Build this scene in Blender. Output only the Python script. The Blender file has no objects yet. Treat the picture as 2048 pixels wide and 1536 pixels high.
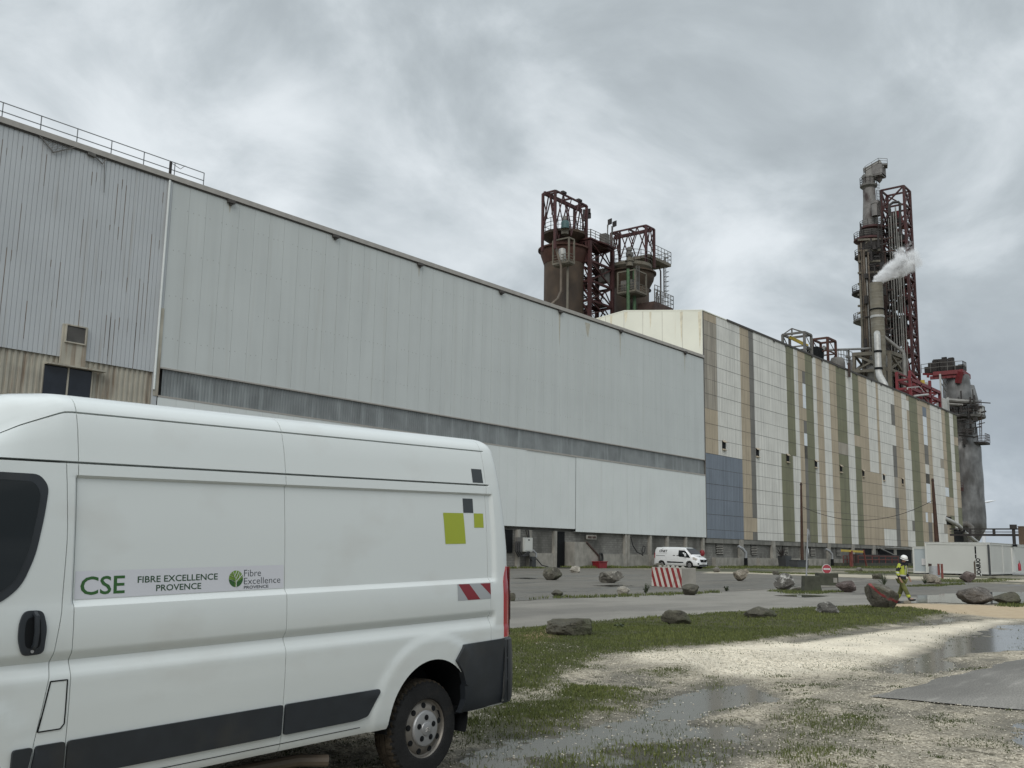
import bpy, bmesh, math, random
import numpy as np
from mathutils import Vector, Matrix, noise
SC = bpy.context.scene
COL = SC.collection
# ------------------------------------------------------------------ camera
F_PX, EYE = 1980.0, 1.62                       # focal length in pixels of a 2048 px wide frame, eye height
_u = np.array([2640.0-1024, -(1129.0-768), -F_PX]); _u /= np.linalg.norm(_u)       # wall direction seen by the camera
_z = np.array([1222.0-1024, 768+11000.0, -F_PX]); _z -= _z.dot(_u)*_u; _z /= np.linalg.norm(_z)
_y = np.cross(_z, _u)
ROT = np.array([_u, _y, _z])                   # camera axes -> world (X along the long wall, Y towards it, Z up)
cam_d = bpy.data.cameras.new('camera'); cam = bpy.data.objects.new('camera', cam_d); COL.objects.link(cam)
cam_d.sensor_width = 36.0; cam_d.lens = 36.0*F_PX/2048.0; cam_d.clip_start = 0.1; cam_d.clip_end = 9000
_m = Matrix([[*ROT[0], 0], [*ROT[1], 0], [*ROT[2], EYE], [0, 0, 0, 1]])
cam.matrix_world = _m
SC.camera = cam
# ------------------------------------------------------------------ sky (overcast) and soft sun
world = bpy.data.worlds.new('World'); SC.world = world; world.use_nodes = True
def build_world():
    nt = world.node_tree; N = nt.nodes; L = nt.links
    for n in list(N): N.remove(n)
    out = N.new('ShaderNodeOutputWorld'); bg = N.new('ShaderNodeBackground'); bg.inputs['Strength'].default_value = 0.1
    sky = N.new('ShaderNodeTexSky'); sky.sky_type = 'NISHITA'; sky.sun_disc = False
    sky.sun_elevation = math.radians(39); sky.sun_rotation = math.radians(246)
    tc = N.new('ShaderNodeTexCoord'); sep = N.new('ShaderNodeSeparateXYZ'); L.new(tc.outputs['Generated'], sep.inputs[0])
    def mth(op, a, b=None, cl=False):
        n = N.new('ShaderNodeMath'); n.operation = op; n.use_clamp = cl
        for i, v in enumerate((a, b)):
            if v is None: continue
            if isinstance(v, (int, float)): n.inputs[i].default_value = v
            else: L.new(v, n.inputs[i])
        return n.outputs[0]
    zz = mth('ADD', mth('MAXIMUM', sep.outputs[2], 0.0), 0.55)
    cb = N.new('ShaderNodeCombineXYZ'); L.new(mth('DIVIDE', sep.outputs[0], zz), cb.inputs[0]); L.new(mth('DIVIDE', sep.outputs[1], zz), cb.inputs[1])
    def nz(scale, det, rough, dist, off):
        mp = N.new('ShaderNodeMapping'); mp.inputs['Location'].default_value = off; L.new(cb.outputs[0], mp.inputs[0])
        n = N.new('ShaderNodeTexNoise'); n.inputs['Scale'].default_value = scale; n.inputs['Detail'].default_value = det
        n.inputs['Roughness'].default_value = rough; n.inputs['Distortion'].default_value = dist; L.new(mp.outputs[0], n.inputs['Vector']); return n.outputs[0]
    n1 = nz(SKY['s1'], 9, 0.56, 0.45, SKY['o1']); n2 = nz(SKY['s2'], 4, 0.5, 0.2, SKY['o2'])
    mixv = mth('ADD', mth('MULTIPLY', n1, 0.62), mth('MULTIPLY', n2, 0.38))
    for d, k, e in SKY['lobes']:                # broad brighter and darker banks of cloud
        dp = N.new('ShaderNodeVectorMath'); dp.operation = 'DOT_PRODUCT'; L.new(tc.outputs['Generated'], dp.inputs[0]); dp.inputs[1].default_value = d
        mr = N.new('ShaderNodeMapRange'); mr.interpolation_type = 'SMOOTHERSTEP'; L.new(dp.outputs['Value'], mr.inputs[0]); mr.inputs[1].default_value = e; mr.inputs[2].default_value = 1.0; mr.inputs[4].default_value = k
        mixv = mth('ADD', mixv, mr.outputs[0])
    ramp = N.new('ShaderNodeValToRGB'); L.new(mixv, ramp.inputs[0]); cr = ramp.color_ramp; cr.interpolation = 'B_SPLINE'
    for i, (p, c) in enumerate(SKY['ramp']):
        e = cr.elements[i] if i < 2 else cr.elements.new(p)
        e.position = p; e.color = (*c, 1)
    # lower sky: bluer and darker towards the horizon
    hz = N.new('ShaderNodeMapRange'); L.new(sep.outputs[2], hz.inputs[0]); hz.inputs[1].default_value = -0.02; hz.inputs[2].default_value = 0.30
    hz.interpolation_type = 'SMOOTHSTEP'
    mx = N.new('ShaderNodeMix'); mx.data_type = 'RGBA'; L.new(hz.outputs[0], mx.inputs[0])
    ml = N.new('ShaderNodeMix'); ml.data_type = 'RGBA'; ml.inputs[0].default_value = 0.45; L.new(ramp.outputs[0], ml.inputs[6]); ml.inputs[7].default_value = (*SKY['low'], 1)
    L.new(ml.outputs[2], mx.inputs[6]); L.new(ramp.outputs[0], mx.inputs[7])
    sc = N.new('ShaderNodeVectorMath'); sc.operation = 'SCALE'; L.new(mx.outputs[2], sc.inputs[0])
    zen = N.new('ShaderNodeMapRange'); zen.interpolation_type = 'SMOOTHSTEP'; L.new(sep.outputs[2], zen.inputs[0]); zen.inputs[1].default_value = .52; zen.inputs[2].default_value = 1.0; zen.inputs[3].default_value = 10.0; zen.inputs[4].default_value = 23.0   # overcast: brightest overhead
    L.new(zen.outputs[0], sc.inputs['Scale'])
    fin = N.new('ShaderNodeMix'); fin.data_type = 'RGBA'; fin.inputs[0].default_value = 0.97
    L.new(sky.outputs[0], fin.inputs[6]); L.new(sc.outputs[0], fin.inputs[7]); L.new(fin.outputs[2], bg.inputs['Color']); L.new(bg.outputs[0], out.inputs[0])
def _dir(px, py):
    v = ROT @ np.array([px-1024.0, -(py-768.0), -F_PX]); v /= np.linalg.norm(v); return tuple(float(a) for a in v)
SKY = dict(s1=4.2, s2=1.5, o1=(5.9, 2.9, 0.0), o2=(1.6, 3.2, 0.0), low=(0.30, 0.36, 0.45),
           ramp=[(0.36, (0.36, 0.40, 0.43)), (0.46, (0.44, 0.49, 0.52)), (0.535, (0.54, 0.595, 0.63)), (0.65, (0.80, 0.85, 0.885))],
           lobes=[(_dir(430, 270), .105, .990), (_dir(700, 300), .05, .99), (_dir(960, 380), .05, .990), (_dir(1480, 430), .02, .98), (_dir(60, 480), .06, .992), (_dir(150, 20), -.04, .985), (_dir(1900, 760), -.05, .975), (_dir(-3500, 400), .10, .6)])
build_world()
sun_d = bpy.data.lights.new('sun', 'SUN'); sun = bpy.data.objects.new('sun', sun_d); COL.objects.link(sun)
sun_d.energy = 1.45; sun_d.angle = math.radians(40); sun_d.color = (1.0, 0.97, 0.93)
sun.rotation_euler = Vector((-0.95, -0.42, 0.85)).to_track_quat('Z', 'Y').to_euler()
SC.view_settings.view_transform = 'Standard'; SC.view_settings.look = 'None'; SC.view_settings.gamma = 1.0
SC.view_settings.exposure = 0.06; SC.view_settings.use_curve_mapping = False
SC.render.engine = 'CYCLES'; SC.cycles.volume_bounces = 3; SC.cycles.max_bounces = 8
# ------------------------------------------------------------------ measuring helpers: photo pixel -> point of a real plane
O3 = np.array([0, 0, EYE])
def ray(px, py): return ROT @ np.array([px-1024.0, -(py-768.0), -F_PX])
def G(px, py, z=0.0):
    r = ray(px, py); return O3 + r*((z-EYE)/r[2])
def WY(px, py, Y):
    r = ray(px, py); return O3 + r*(Y/r[1])
def WX(px, py, X):
    r = ray(px, py); return O3 + r*(X/r[0])
def depth(p): return float(-(ROT.T @ (np.array(p)-O3))[2])
def mpp(p): return depth(p)/F_PX               # metres per photo pixel at a point
# ------------------------------------------------------------------ mesh builder
class MB:
    def __init__(s): s.v = []; s.f = []; s.mi = []
    def add(s, vs, fs, mi=0):
        o = len(s.v); s.v.extend([tuple(map(float, p)) for p in vs]); s.f.extend([tuple(i+o for i in f) for f in fs]); s.mi.extend([mi]*len(fs)); return s
    def box(s, a, b, mi=0):
        x0, y0, z0 = a; x1, y1, z1 = b
        return s.add([(x0,y0,z0),(x1,y0,z0),(x1,y1,z0),(x0,y1,z0),(x0,y0,z1),(x1,y0,z1),(x1,y1,z1),(x0,y1,z1)],
                     [(0,3,2,1),(4,5,6,7),(0,1,5,4),(1,2,6,5),(2,3,7,6),(3,0,4,7)], mi)
    def cbox(s, c, sz, mi=0): return s.box([c[i]-sz[i]/2 for i in range(3)], [c[i]+sz[i]/2 for i in range(3)], mi)
    def bar(s, p, q, w, h=None, mi=0):
        p, q = Vector(p), Vector(q); d = q-p
        if d.length < 1e-6: return s
        d.normalize(); up = Vector((0,0,1)) if abs(d.z) < .95 else Vector((1,0,0))
        a = d.cross(up).normalized(); b = a.cross(d).normalized(); w2 = w/2; h2 = (h or w)/2
        vs = [o + a*i*w2 + b*j*h2 for o in (p, q) for i, j in ((-1,-1),(1,-1),(1,1),(-1,1))]
        return s.add(vs, [(0,1,2,3),(7,6,5,4),(0,4,5,1),(1,5,6,2),(2,6,7,3),(3,7,4,0)], mi)
    def tube(s, pts, r, n=8, mi=0, cap=True):
        pts = [Vector(p) for p in pts]; rr = r if isinstance(r, (list, tuple)) else [r]*len(pts)
        rings = []; prev = None
        for i, p in enumerate(pts):
            d = (pts[min(i+1, len(pts)-1)] - pts[max(i-1, 0)]).normalized()
            if prev is None: a = d.cross(Vector((0,0,1)) if abs(d.z) < .95 else Vector((1,0,0))).normalized()
            else: a = (prev - d*prev.dot(d)).normalized()
            prev = a; b = d.cross(a)
            rings.append([p + (a*math.cos(t)+b*math.sin(t))*rr[i] for t in [2*math.pi*k/n for k in range(n)]])
        vs = [v for ring in rings for v in ring]; fs = []
        for i in range(len(pts)-1):
            for k in range(n): fs.append((i*n+k, i*n+(k+1)%n, (i+1)*n+(k+1)%n, (i+1)*n+k))
        if cap: fs += [tuple(range(n))[::-1], tuple((len(pts)-1)*n+k for k in range(n))]
        return s.add(vs, fs, mi)
    def lathe(s, prof, c=(0,0,0), n=24, mi=0, axis='z', a0=0.0, a1=2*math.pi):
        full = abs(a1-a0-2*math.pi) < 1e-6; m = n if full else n+1; vs = []; fs = []
        for (r, h) in prof:
            for k in range(m):
                t = a0+(a1-a0)*k/n; x, y = r*math.cos(t), r*math.sin(t)
                vs.append((c[0]+x, c[1]+y, c[2]+h) if axis == 'z' else (c[0]+x, c[1]+h, c[2]+y) if axis == 'y' else (c[0]+h, c[1]+x, c[2]+y))
        for i in range(len(prof)-1):
            for k in range(n): fs.append((i*m+k, i*m+(k+1)%m, (i+1)*m+(k+1)%m, (i+1)*m+k))
        return s.add(vs, fs, mi)
    def prism(s, poly, h0, h1, axis='z', mi=0):
        f = {'z': lambda p, h: (p[0], p[1], h), 'y': lambda p, h: (p[0], h, p[1]), 'x': lambda p, h: (h, p[0], p[1])}[axis]
        n = len(poly); vs = [f(p, h0) for p in poly] + [f(p, h1) for p in poly]
        return s.add(vs, [tuple(range(n))[::-1], tuple(range(n, 2*n))] + [(i, (i+1)%n, (i+1)%n+n, i+n) for i in range(n)], mi)
    def rail(s, pts, h=1.05, sp=1.6, w=.05, mids=1):
        pts = [Vector(p) for p in pts]
        for a, b in zip(pts[:-1], pts[1:]):
            for k in range(1, mids+2): s.bar(a+Vector((0,0,h*k/(mids+1))), b+Vector((0,0,h*k/(mids+1))), w)
            n = max(1, int(round((b-a).length/sp)))
            for k in range(n+1): q = a.lerp(b, k/n); s.bar(q, q+Vector((0,0,h)), w)
        return s
    def build(s, name, mat, parent=None, smooth=None, local=False, bevel=0.0):
        me = bpy.data.meshes.new(name); off = origin(parent) if (parent is not None and not local) else Vector((0,0,0))
        me.from_pydata([(p[0]-off.x, p[1]-off.y, p[2]-off.z) for p in s.v], [], s.f)
        mats = mat if isinstance(mat, (list, tuple)) else [mat]
        for m in mats: me.materials.append(m)
        if len(mats) > 1: me.polygons.foreach_set('material_index', s.mi)
        bm = bmesh.new(); bm.from_mesh(me); bmesh.ops.recalc_face_normals(bm, faces=bm.faces)
        if bevel:
            es = [e for e in bm.edges if len(e.link_faces) == 2 and e.calc_face_angle(0) > .6]
            bmesh.ops.bevel(bm, geom=es, offset=bevel, segments=2, profile=.5, affect='EDGES', clamp_overlap=True)
        bm.to_mesh(me); bm.free()
        if smooth is not None:
            me.polygons.foreach_set('use_smooth', [True]*len(me.polygons)); me.set_sharp_from_angle(angle=math.radians(smooth))
        o = bpy.data.objects.new(name, me); COL.objects.link(o)
        if parent is not None: o.parent = parent
        return o
def origin(o):
    v = Vector((0,0,0))
    while o is not None: v += Vector(o.location); o = o.parent
    return v
def tag(o, label, cat=None, group=None):
    o['label'] = label
    if cat: o['category'] = cat
    if group: o['group'] = group
    return o
def thing(name, label, cat, loc=(0,0,0), rot=(0,0,0), group=None):
    o = bpy.data.objects.new(name, None); COL.objects.link(o); o.location = [float(x) for x in loc]; o.rotation_euler = rot; o.empty_display_size = .3
    return tag(o, label, cat, group)
def struct(o, kind='structure'): o['kind'] = kind; return o
# ------------------------------------------------------------------ materials
def pmat(name, col, rough=.6, metal=0.0, var=.12, scale=1.5, bump=0.0, bscale=25, stain=None, stain_amt=.5, stretch=(1,1,1), sscale=1.0, coat=0.0, spec=.5, sthr=.55, detail=6, streak=None):
    m = bpy.data.materials.new(name); m.use_nodes = True; nt = m.node_tree; N = nt.nodes; L = nt.links; b = N['Principled BSDF']
    b.inputs['Roughness'].default_value = rough; b.inputs['Metallic'].default_value = metal; b.inputs['Specular IOR Level'].default_value = spec; b.inputs['Coat Weight'].default_value = coat
    tc = N.new('ShaderNodeTexCoord')
    def nz(sc, st=(1,1,1), det=detail):
        mp = N.new('ShaderNodeMapping'); mp.inputs['Scale'].default_value = st; L.new(tc.outputs['Object'], mp.inputs[0])
        n = N.new('ShaderNodeTexNoise'); n.inputs['Scale'].default_value = sc; n.inputs['Detail'].default_value = det; L.new(mp.outputs[0], n.inputs['Vector']); return n.outputs[0]
    def mix(f, a, c):
        x = N.new('ShaderNodeMix'); x.data_type = 'RGBA'; L.new(f, x.inputs[0])
        for i, v in ((6, a), (7, c)):
            if isinstance(v, tuple): x.inputs[i].default_value = (*v, 1)
            else: L.new(v, x.inputs[i])
        return x.outputs[2]
    c0 = tuple(min(1, x*(1-var)) for x in col); c1 = tuple(min(1, x*(1+var)) for x in col)
    mr = N.new('ShaderNodeMapRange'); L.new(nz(scale), mr.inputs[0]); mr.inputs[1].default_value = .3; mr.inputs[2].default_value = .7
    c = mix(mr.outputs[0], c0, c1)
    if stain:
        sr = N.new('ShaderNodeMapRange'); L.new(nz(sscale, stretch, 8), sr.inputs[0]); sr.inputs[1].default_value = sthr; sr.inputs[2].default_value = sthr+.2; sr.inputs[4].default_value = stain_amt
        c = mix(sr.outputs[0], c, tuple(stain))
    if streak:                                  # fine vertical weathering lines: (lines per metre, strength)
        f = N.new('ShaderNodeMapRange'); L.new(nz(1.0, (streak[0],streak[0],.05), 4), f.inputs[0]); f.inputs[1].default_value = .42; f.inputs[2].default_value = .66; f.inputs[4].default_value = streak[1]
        c = mix(f.outputs[0], c, tuple(x*.45 for x in col))
    L.new(c, b.inputs['Base Color'])
    if bump:
        bp = N.new('ShaderNodeBump'); bp.inputs['Strength'].default_value = bump; bp.inputs['Distance'].default_value = .02; L.new(nz(bscale), bp.inputs['Height']); L.new(bp.outputs[0], b.inputs['Normal'])
    return m
MT = {}
def M(k): return MT[k]
MT['hall_panel'] = pmat('hall_panel', (.53,.557,.54), .36, coat=.15, var=.035, scale=.25, stain=(.42,.42,.38), stain_amt=.35, stretch=(1.2,1.2,.06), sscale=1.3, sthr=.56, streak=(.9,.10))
MT['hall_low'] = pmat('hall_low', (.66,.69,.67), .36, coat=.15, var=.035, scale=.3, stain=(.45,.45,.42), stain_amt=.3, stretch=(1.2,1.2,.06), sscale=1.3, sthr=.57)
MT['hall_corr'] = pmat('hall_corr', (.47,.49,.50), .5, var=.05, scale=.3, stain=(.30,.27,.23), stain_amt=.5, stretch=(2.2,2.2,.10), sscale=1.2, sthr=.57)
MT['rust_corr'] = pmat('rust_corr', (.39,.365,.30), .65, var=.2, scale=.8, stain=(.15,.085,.045), stain_amt=.85, stretch=(2.6,2.6,.20), sscale=1.1, sthr=.51)
MT['joint'] = pmat('joint', (.30,.30,.29), .7)
MT['band'] = pmat('band', (.19,.205,.205), .3, var=.25, scale=.45, stain=(.34,.37,.37), stain_amt=.6, stretch=(1.3,1.3,.12), sscale=1.2, sthr=.52)
MT['fascia'] = pmat('fascia', (.36,.34,.31), .55, var=.1)
MT['fascia_dark'] = pmat('fascia_dark', (.06,.055,.05), .7)
MT['dark'] = pmat('dark', (.009,.010,.011), .7, var=.1, spec=.15)
MT['black_plastic'] = pmat('black_plastic', (.018,.022,.027), .45, var=.15, scale=8, stain=(.05,.045,.035), stain_amt=.35, sscale=3)
MT['glass_dark'] = pmat('glass_dark', (.008,.011,.012), .05, var=.05, spec=.35)
MT['window_dark'] = pmat('window_dark', (.018,.022,.03), .12, var=.2, spec=.4)
MT['galv'] = pmat('galv', (.33,.34,.35), .45, metal=.4, var=.15, scale=3)
MT['rail'] = pmat('rail', (.22,.23,.235), .5, metal=.3, var=.15)
MT['concrete'] = pmat('concrete', (.20,.195,.175), .9, var=.22, scale=.9, bump=.3, bscale=12, stain=(.07,.07,.06), stain_amt=.8, stretch=(.9,.9,.28), sscale=.7, sthr=.53)
MT['concrete_lt'] = pmat('concrete_lt', (.30,.285,.25), .9, var=.2, scale=1.5, bump=.3, bscale=12, stain=(.10,.10,.085), stain_amt=.7, stretch=(1,1,.4), sscale=.8, sthr=.52)
MT['concrete_moss'] = pmat('concrete_moss', (.062,.064,.046), .95, var=.35, scale=2.5, bump=.5, bscale=15, stain=(.035,.045,.02), stain_amt=.8, sscale=2.2)
MT['sheet_white'] = pmat('sheet_white', (.655,.65,.605), .6, streak=(2.6,.34), var=.09, scale=.35, stain=(.42,.40,.35), stain_amt=.5, stretch=(2.5,2.5,.10), sscale=1.2, sthr=.54)
MT['sheet_clean'] = pmat('sheet_clean', (.66,.70,.73), .55, var=.05)
MT['sheet_tan'] = pmat('sheet_tan', (.425,.36,.265), .65, streak=(2.6,.30), var=.10, scale=.35, stain=(.32,.265,.20), stain_amt=.5, stretch=(2.5,2.5,.10), sscale=1.2, sthr=.53)
MT['sheet_tan_dirty'] = pmat('sheet_tan_dirty', (.39,.355,.295), .65, streak=(3.2,.75), var=.12, scale=.35, stain=(.17,.155,.135), stain_amt=.7, stretch=(3,3,.08), sscale=1.3, sthr=.49)
MT['sheet_green'] = pmat('sheet_green', (.19,.19,.12), .65, streak=(2.6,.25), var=.10, scale=.35, stain=(.14,.135,.09), stain_amt=.5, stretch=(2.5,2.5,.10), sscale=1.2)
MT['sheet_blue'] = pmat('sheet_blue', (.175,.205,.245), .6, streak=(3.0,.35), var=.08, scale=.4, stain=(.23,.255,.28), stain_amt=.35, stretch=(3,3,.1), sscale=1.2)
MT['sheet_grey'] = pmat('sheet_grey', (.16,.155,.14), .65, var=.15, scale=.6, stain=(.26,.25,.22), stain_amt=.4, stretch=(3,3,.1), sscale=1.2)
MT['sheet_dark'] = pmat('sheet_dark', (.07,.065,.055), .7, var=.2)
MT['rust_run'] = pmat('rust_run', (.20,.16,.13), .8, var=.3)
MT['screw'] = pmat('screw', (.36,.37,.35), .6)
MT['rust_stain'] = pmat('rust_stain', (.44,.42,.35), .6, var=.12, scale=3)
MT['rust_stain_warm'] = pmat('rust_stain_warm', (.66,.61,.47), .6, var=.15, scale=2)
MT['gable'] = pmat('gable', (.74,.735,.63), .6, var=.05, scale=.3, stain=(.42,.27,.10), stain_amt=.6, stretch=(1.4,1.4,.07), sscale=1.2, sthr=.62)
MT['rust_tank'] = pmat('rust_tank', (.060,.040,.025), .8, var=.45, scale=.35, stain=(.020,.016,.013), stain_amt=.8, stretch=(.5,.5,.2), sscale=.6, sthr=.47)
MT['rust_red'] = pmat('rust_red', (.075,.032,.022), .8, var=.4, scale=.5, stain=(.035,.02,.015), stain_amt=.6, sscale=.5)
MT['steel_red'] = pmat('steel_red', (.058,.019,.018), .65, var=.3, scale=1, stain=(.032,.017,.013), stain_amt=.7, sscale=.8)
MT['steel_red_bright'] = pmat('steel_red_bright', (.155,.018,.022), .6, var=.25, scale=.8, stain=(.08,.02,.018), stain_amt=.5, sscale=.7)
MT['steel_brown'] = pmat('steel_brown', (.055,.033,.026), .75, var=.4, scale=.8)
MT['steel_grey'] = pmat('steel_grey', (.13,.125,.115), .7, var=.3, scale=.8, stain=(.06,.04,.03), stain_amt=.6, sscale=.7)
MT['steel_tan'] = pmat('steel_tan', (.15,.135,.105), .75, var=.3, scale=.8, stain=(.06,.04,.025), stain_amt=.6, sscale=.8)
MT['steel_dark'] = pmat('steel_dark', (.028,.024,.022), .75, var=.4, scale=.8)
MT['pipe_grey'] = pmat('pipe_grey', (.20,.195,.18), .5, metal=.2, var=.25, scale=.8, stain=(.12,.09,.07), stain_amt=.6, stretch=(1,1,.4), sscale=.9)
MT['pipe_tan'] = pmat('pipe_tan', (.105,.08,.056), .6, var=.35, scale=.6, stain=(.05,.035,.025), stain_amt=.6, stretch=(1,1,.2), sscale=.8)
MT['pipe_white'] = pmat('pipe_white', (.42,.42,.40), .5, metal=.2, var=.15, scale=.8, stain=(.22,.20,.17), stain_amt=.5, sscale=.6)
MT['pipe_green'] = pmat('pipe_green', (.055,.11,.05), .6, var=.3)
MT['stack_wrap'] = pmat('stack_wrap', (.155,.14,.105), .7, var=.25, scale=.6, stain=(.26,.25,.22), stain_amt=.5, stretch=(.15,.15,2.2), sscale=1.0, sthr=.5)
MT['column_worn'] = pmat('column_worn', (.20,.19,.18), .8, var=.2, scale=.7, stain=(.05,.035,.032), stain_amt=.95, sscale=.5, stretch=(1,1,.6), sthr=.47)
MT['column_dark'] = pmat('column_dark', (.032,.028,.025), .8, var=.4, scale=.5, stain=(.075,.066,.055), stain_amt=.5, stretch=(1.5,1.5,.2), sscale=.6)
MT['foil'] = pmat('foil', (.185,.185,.182), .42, metal=.35, var=.35, scale=.5, bump=1.0, bscale=.9, stain=(.055,.05,.045), stain_amt=.85, stretch=(1,1,.30), sscale=.40, sthr=.47)
MT['van_white'] = pmat('van_white', (.625,.655,.64), .32, var=.012, scale=1.2, coat=.6, stain=(.50,.49,.455), stain_amt=.40, stretch=(1,1,1.6), sscale=1.6, sthr=.54)
MT['van_white2'] = pmat('van_white2', (.72,.73,.73), .3, var=.02, coat=.6)
MT['tyre'] = pmat('tyre', (.014,.014,.014), .8, var=.3, scale=8, bump=.3, bscale=60, stain=(.07,.055,.04), stain_amt=.4, sscale=6, sthr=.56, spec=.3)
MT['tyre_mud'] = pmat('tyre_mud', (.055,.044,.032), .9, var=.4, scale=9, bump=.6, bscale=50, stain=(.02,.018,.016), stain_amt=.8, sscale=7, sthr=.5, spec=.2)
MT['rim'] = pmat('rim', (.22,.20,.175), .45, metal=.6, var=.25, scale=7, stain=(.09,.075,.06), stain_amt=.6, sscale=8)
MT['hub'] = pmat('hub', (.34,.34,.34), .4, metal=.5, var=.12, scale=12)
MT['red_lens'] = pmat('red_lens', (.34,.010,.016), .18, var=.1, scale=6, coat=.5)
MT['clear_lens'] = pmat('clear_lens', (.55,.52,.48), .15, var=.05, coat=.5)
MT['lime'] = pmat('lime', (.32,.37,.022), .4, var=.03)
MT['charcoal'] = pmat('charcoal', (.035,.042,.045), .45, var=.05)
MT['reflect_grey'] = pmat('reflect_grey', (.33,.345,.355), .35, var=.04)
MT['reflect_red'] = pmat('reflect_red', (.20,.012,.02), .35, var=.06)
MT['sticker'] = pmat('sticker', (.58,.585,.62), .45, var=.02)
MT['ink_green'] = pmat('ink_green', (.025,.10,.02), .5, var=.03)
MT['ink_dkgreen'] = pmat('ink_dkgreen', (.015,.055,.02), .5, var=.03)
MT['ink_leaf'] = pmat('ink_leaf', (.14,.25,.03), .5, var=.05)
MT['ink_dark'] = pmat('ink_dark', (.035,.045,.05), .5, var=.03)
MT['cabin'] = pmat('cabin', (.50,.505,.47), .55, var=.04, scale=.5)
MT['cabin_blue'] = pmat('cabin_blue', (.40,.44,.45), .55, var=.04, scale=.5)
MT['cabin_frame'] = pmat('cabin_frame', (.56,.565,.53), .55, var=.04)
MT['paint_white'] = pmat('paint_white', (.62,.58,.52), .7, var=.1, scale=3, stain=(.26,.22,.18), stain_amt=.85, sscale=2.6, sthr=.5)
MT['paint_red'] = pmat('paint_red', (.26,.028,.028), .7, var=.15, scale=3, stain=(.27,.17,.14), stain_amt=.7, sscale=2.4, sthr=.57)
MT['sign_red'] = pmat('sign_red', (.34,.045,.06), .5, var=.12, scale=8)
MT['sign_white'] = pmat('sign_white', (.60,.58,.57), .5, var=.08, scale=8)
MT['bin_red'] = pmat('bin_red', (.20,.012,.018), .5, var=.15)
MT['bin_grey'] = pmat('bin_grey', (.045,.048,.05), .6, var=.2)
MT['yellow'] = pmat('yellow', (.48,.36,.06), .6, var=.2)
MT['rail_red'] = pmat('rail_red', (.17,.05,.04), .7, var=.3)
MT['wood_pole'] = pmat('wood_pole', (.055,.028,.018), .85, var=.3, scale=2)
MT['brown_post'] = pmat('brown_post', (.11,.075,.05), .85, var=.25, scale=1)
MT['cable'] = pmat('cable', (.02,.02,.02), .7)
MT['turbine'] = pmat('turbine', (.70,.72,.75), .5, var=.02)
MT['hivis'] = pmat('hivis', (.36,.41,.05), .8, var=.22, scale=5)
MT['hivis_dirty'] = pmat('hivis_dirty', (.10,.105,.03), .9, var=.4, scale=4, stain=(.035,.037,.02), stain_amt=.7, sscale=5)
MT['navy'] = pmat('navy', (.010,.011,.018), .85, var=.25, scale=6)
MT['skin'] = pmat('skin', (.34,.20,.14), .55, var=.08, scale=10)
MT['helmet'] = pmat('helmet', (.72,.72,.70), .3, var=.03)
MT['boot'] = pmat('boot', (.015,.014,.014), .6, var=.2)
MT['reflex'] = pmat('reflex', (.45,.46,.45), .4, var=.08)
MT['weed'] = pmat('weed', (.05,.065,.03), .8, var=.3, scale=4)
MT['extinguisher'] = pmat('extinguisher', (.30,.015,.03), .4, var=.1)
# ================================================================== GROUND
RNG = np.random.default_rng(7)
def gp(L): return np.array([G(*p)[:2] for p in L])
def vnoise(x, y, seed=0):                      # smooth value noise, vectorised
    r = np.random.default_rng(seed); T = r.random((256, 256))
    xi = np.floor(x).astype(int); yi = np.floor(y).astype(int); fx = x-xi; fy = y-yi
    fx = fx*fx*(3-2*fx); fy = fy*fy*(3-2*fy); a = lambda i, j: T[(xi+i) % 256, (yi+j) % 256]
    return (a(0,0)*(1-fx)+a(1,0)*fx)*(1-fy)+(a(0,1)*(1-fx)+a(1,1)*fx)*fy
def fbm(x, y, s, o=4, seed=0):
    t = 0; w = 0
    for k in range(o): t = t+vnoise(x*s*2**k, y*s*2**k, seed+k)*.5**k; w += .5**k
    return t/w
def psdf(x, y, P):                             # signed distance to a polygon, positive inside
    d = np.full(x.shape, 1e9); ins = np.zeros(x.shape, bool); n = len(P)
    for i in range(n):
        ax, ay = P[i]; bx, by = P[(i+1) % n]; ex, ey = bx-ax, by-ay
        t = np.clip(((x-ax)*ex+(y-ay)*ey)/(ex*ex+ey*ey+1e-12), 0, 1)
        d = np.minimum(d, np.hypot(x-ax-t*ex, y-ay-t*ey))
        c = ((ay > y) != (by > y)); xs = ax+(y-ay)*(bx-ax)/np.where(abs(by-ay) < 1e-9, 1e-9, by-ay); ins ^= c & (x < xs)
    return np.where(ins, d, -d)
sst = lambda a, b, v: (lambda t: t*t*(3-2*t))(np.clip((v-a)/(b-a), 0, 1))
P_ROAD = np.array([(-45,13.3),(10,13.2),(22,13.45),(27,13.1),(30.5,12.8),(33.0,12.3),(37.7,11.4),(41.5,8.8),(46,5.5),(60,-4),(110,-42),(140,-30),(71,15),(75.5,26),(43,20.35),(38,20.5),(30,20.5),(-45,20.4)])
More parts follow.
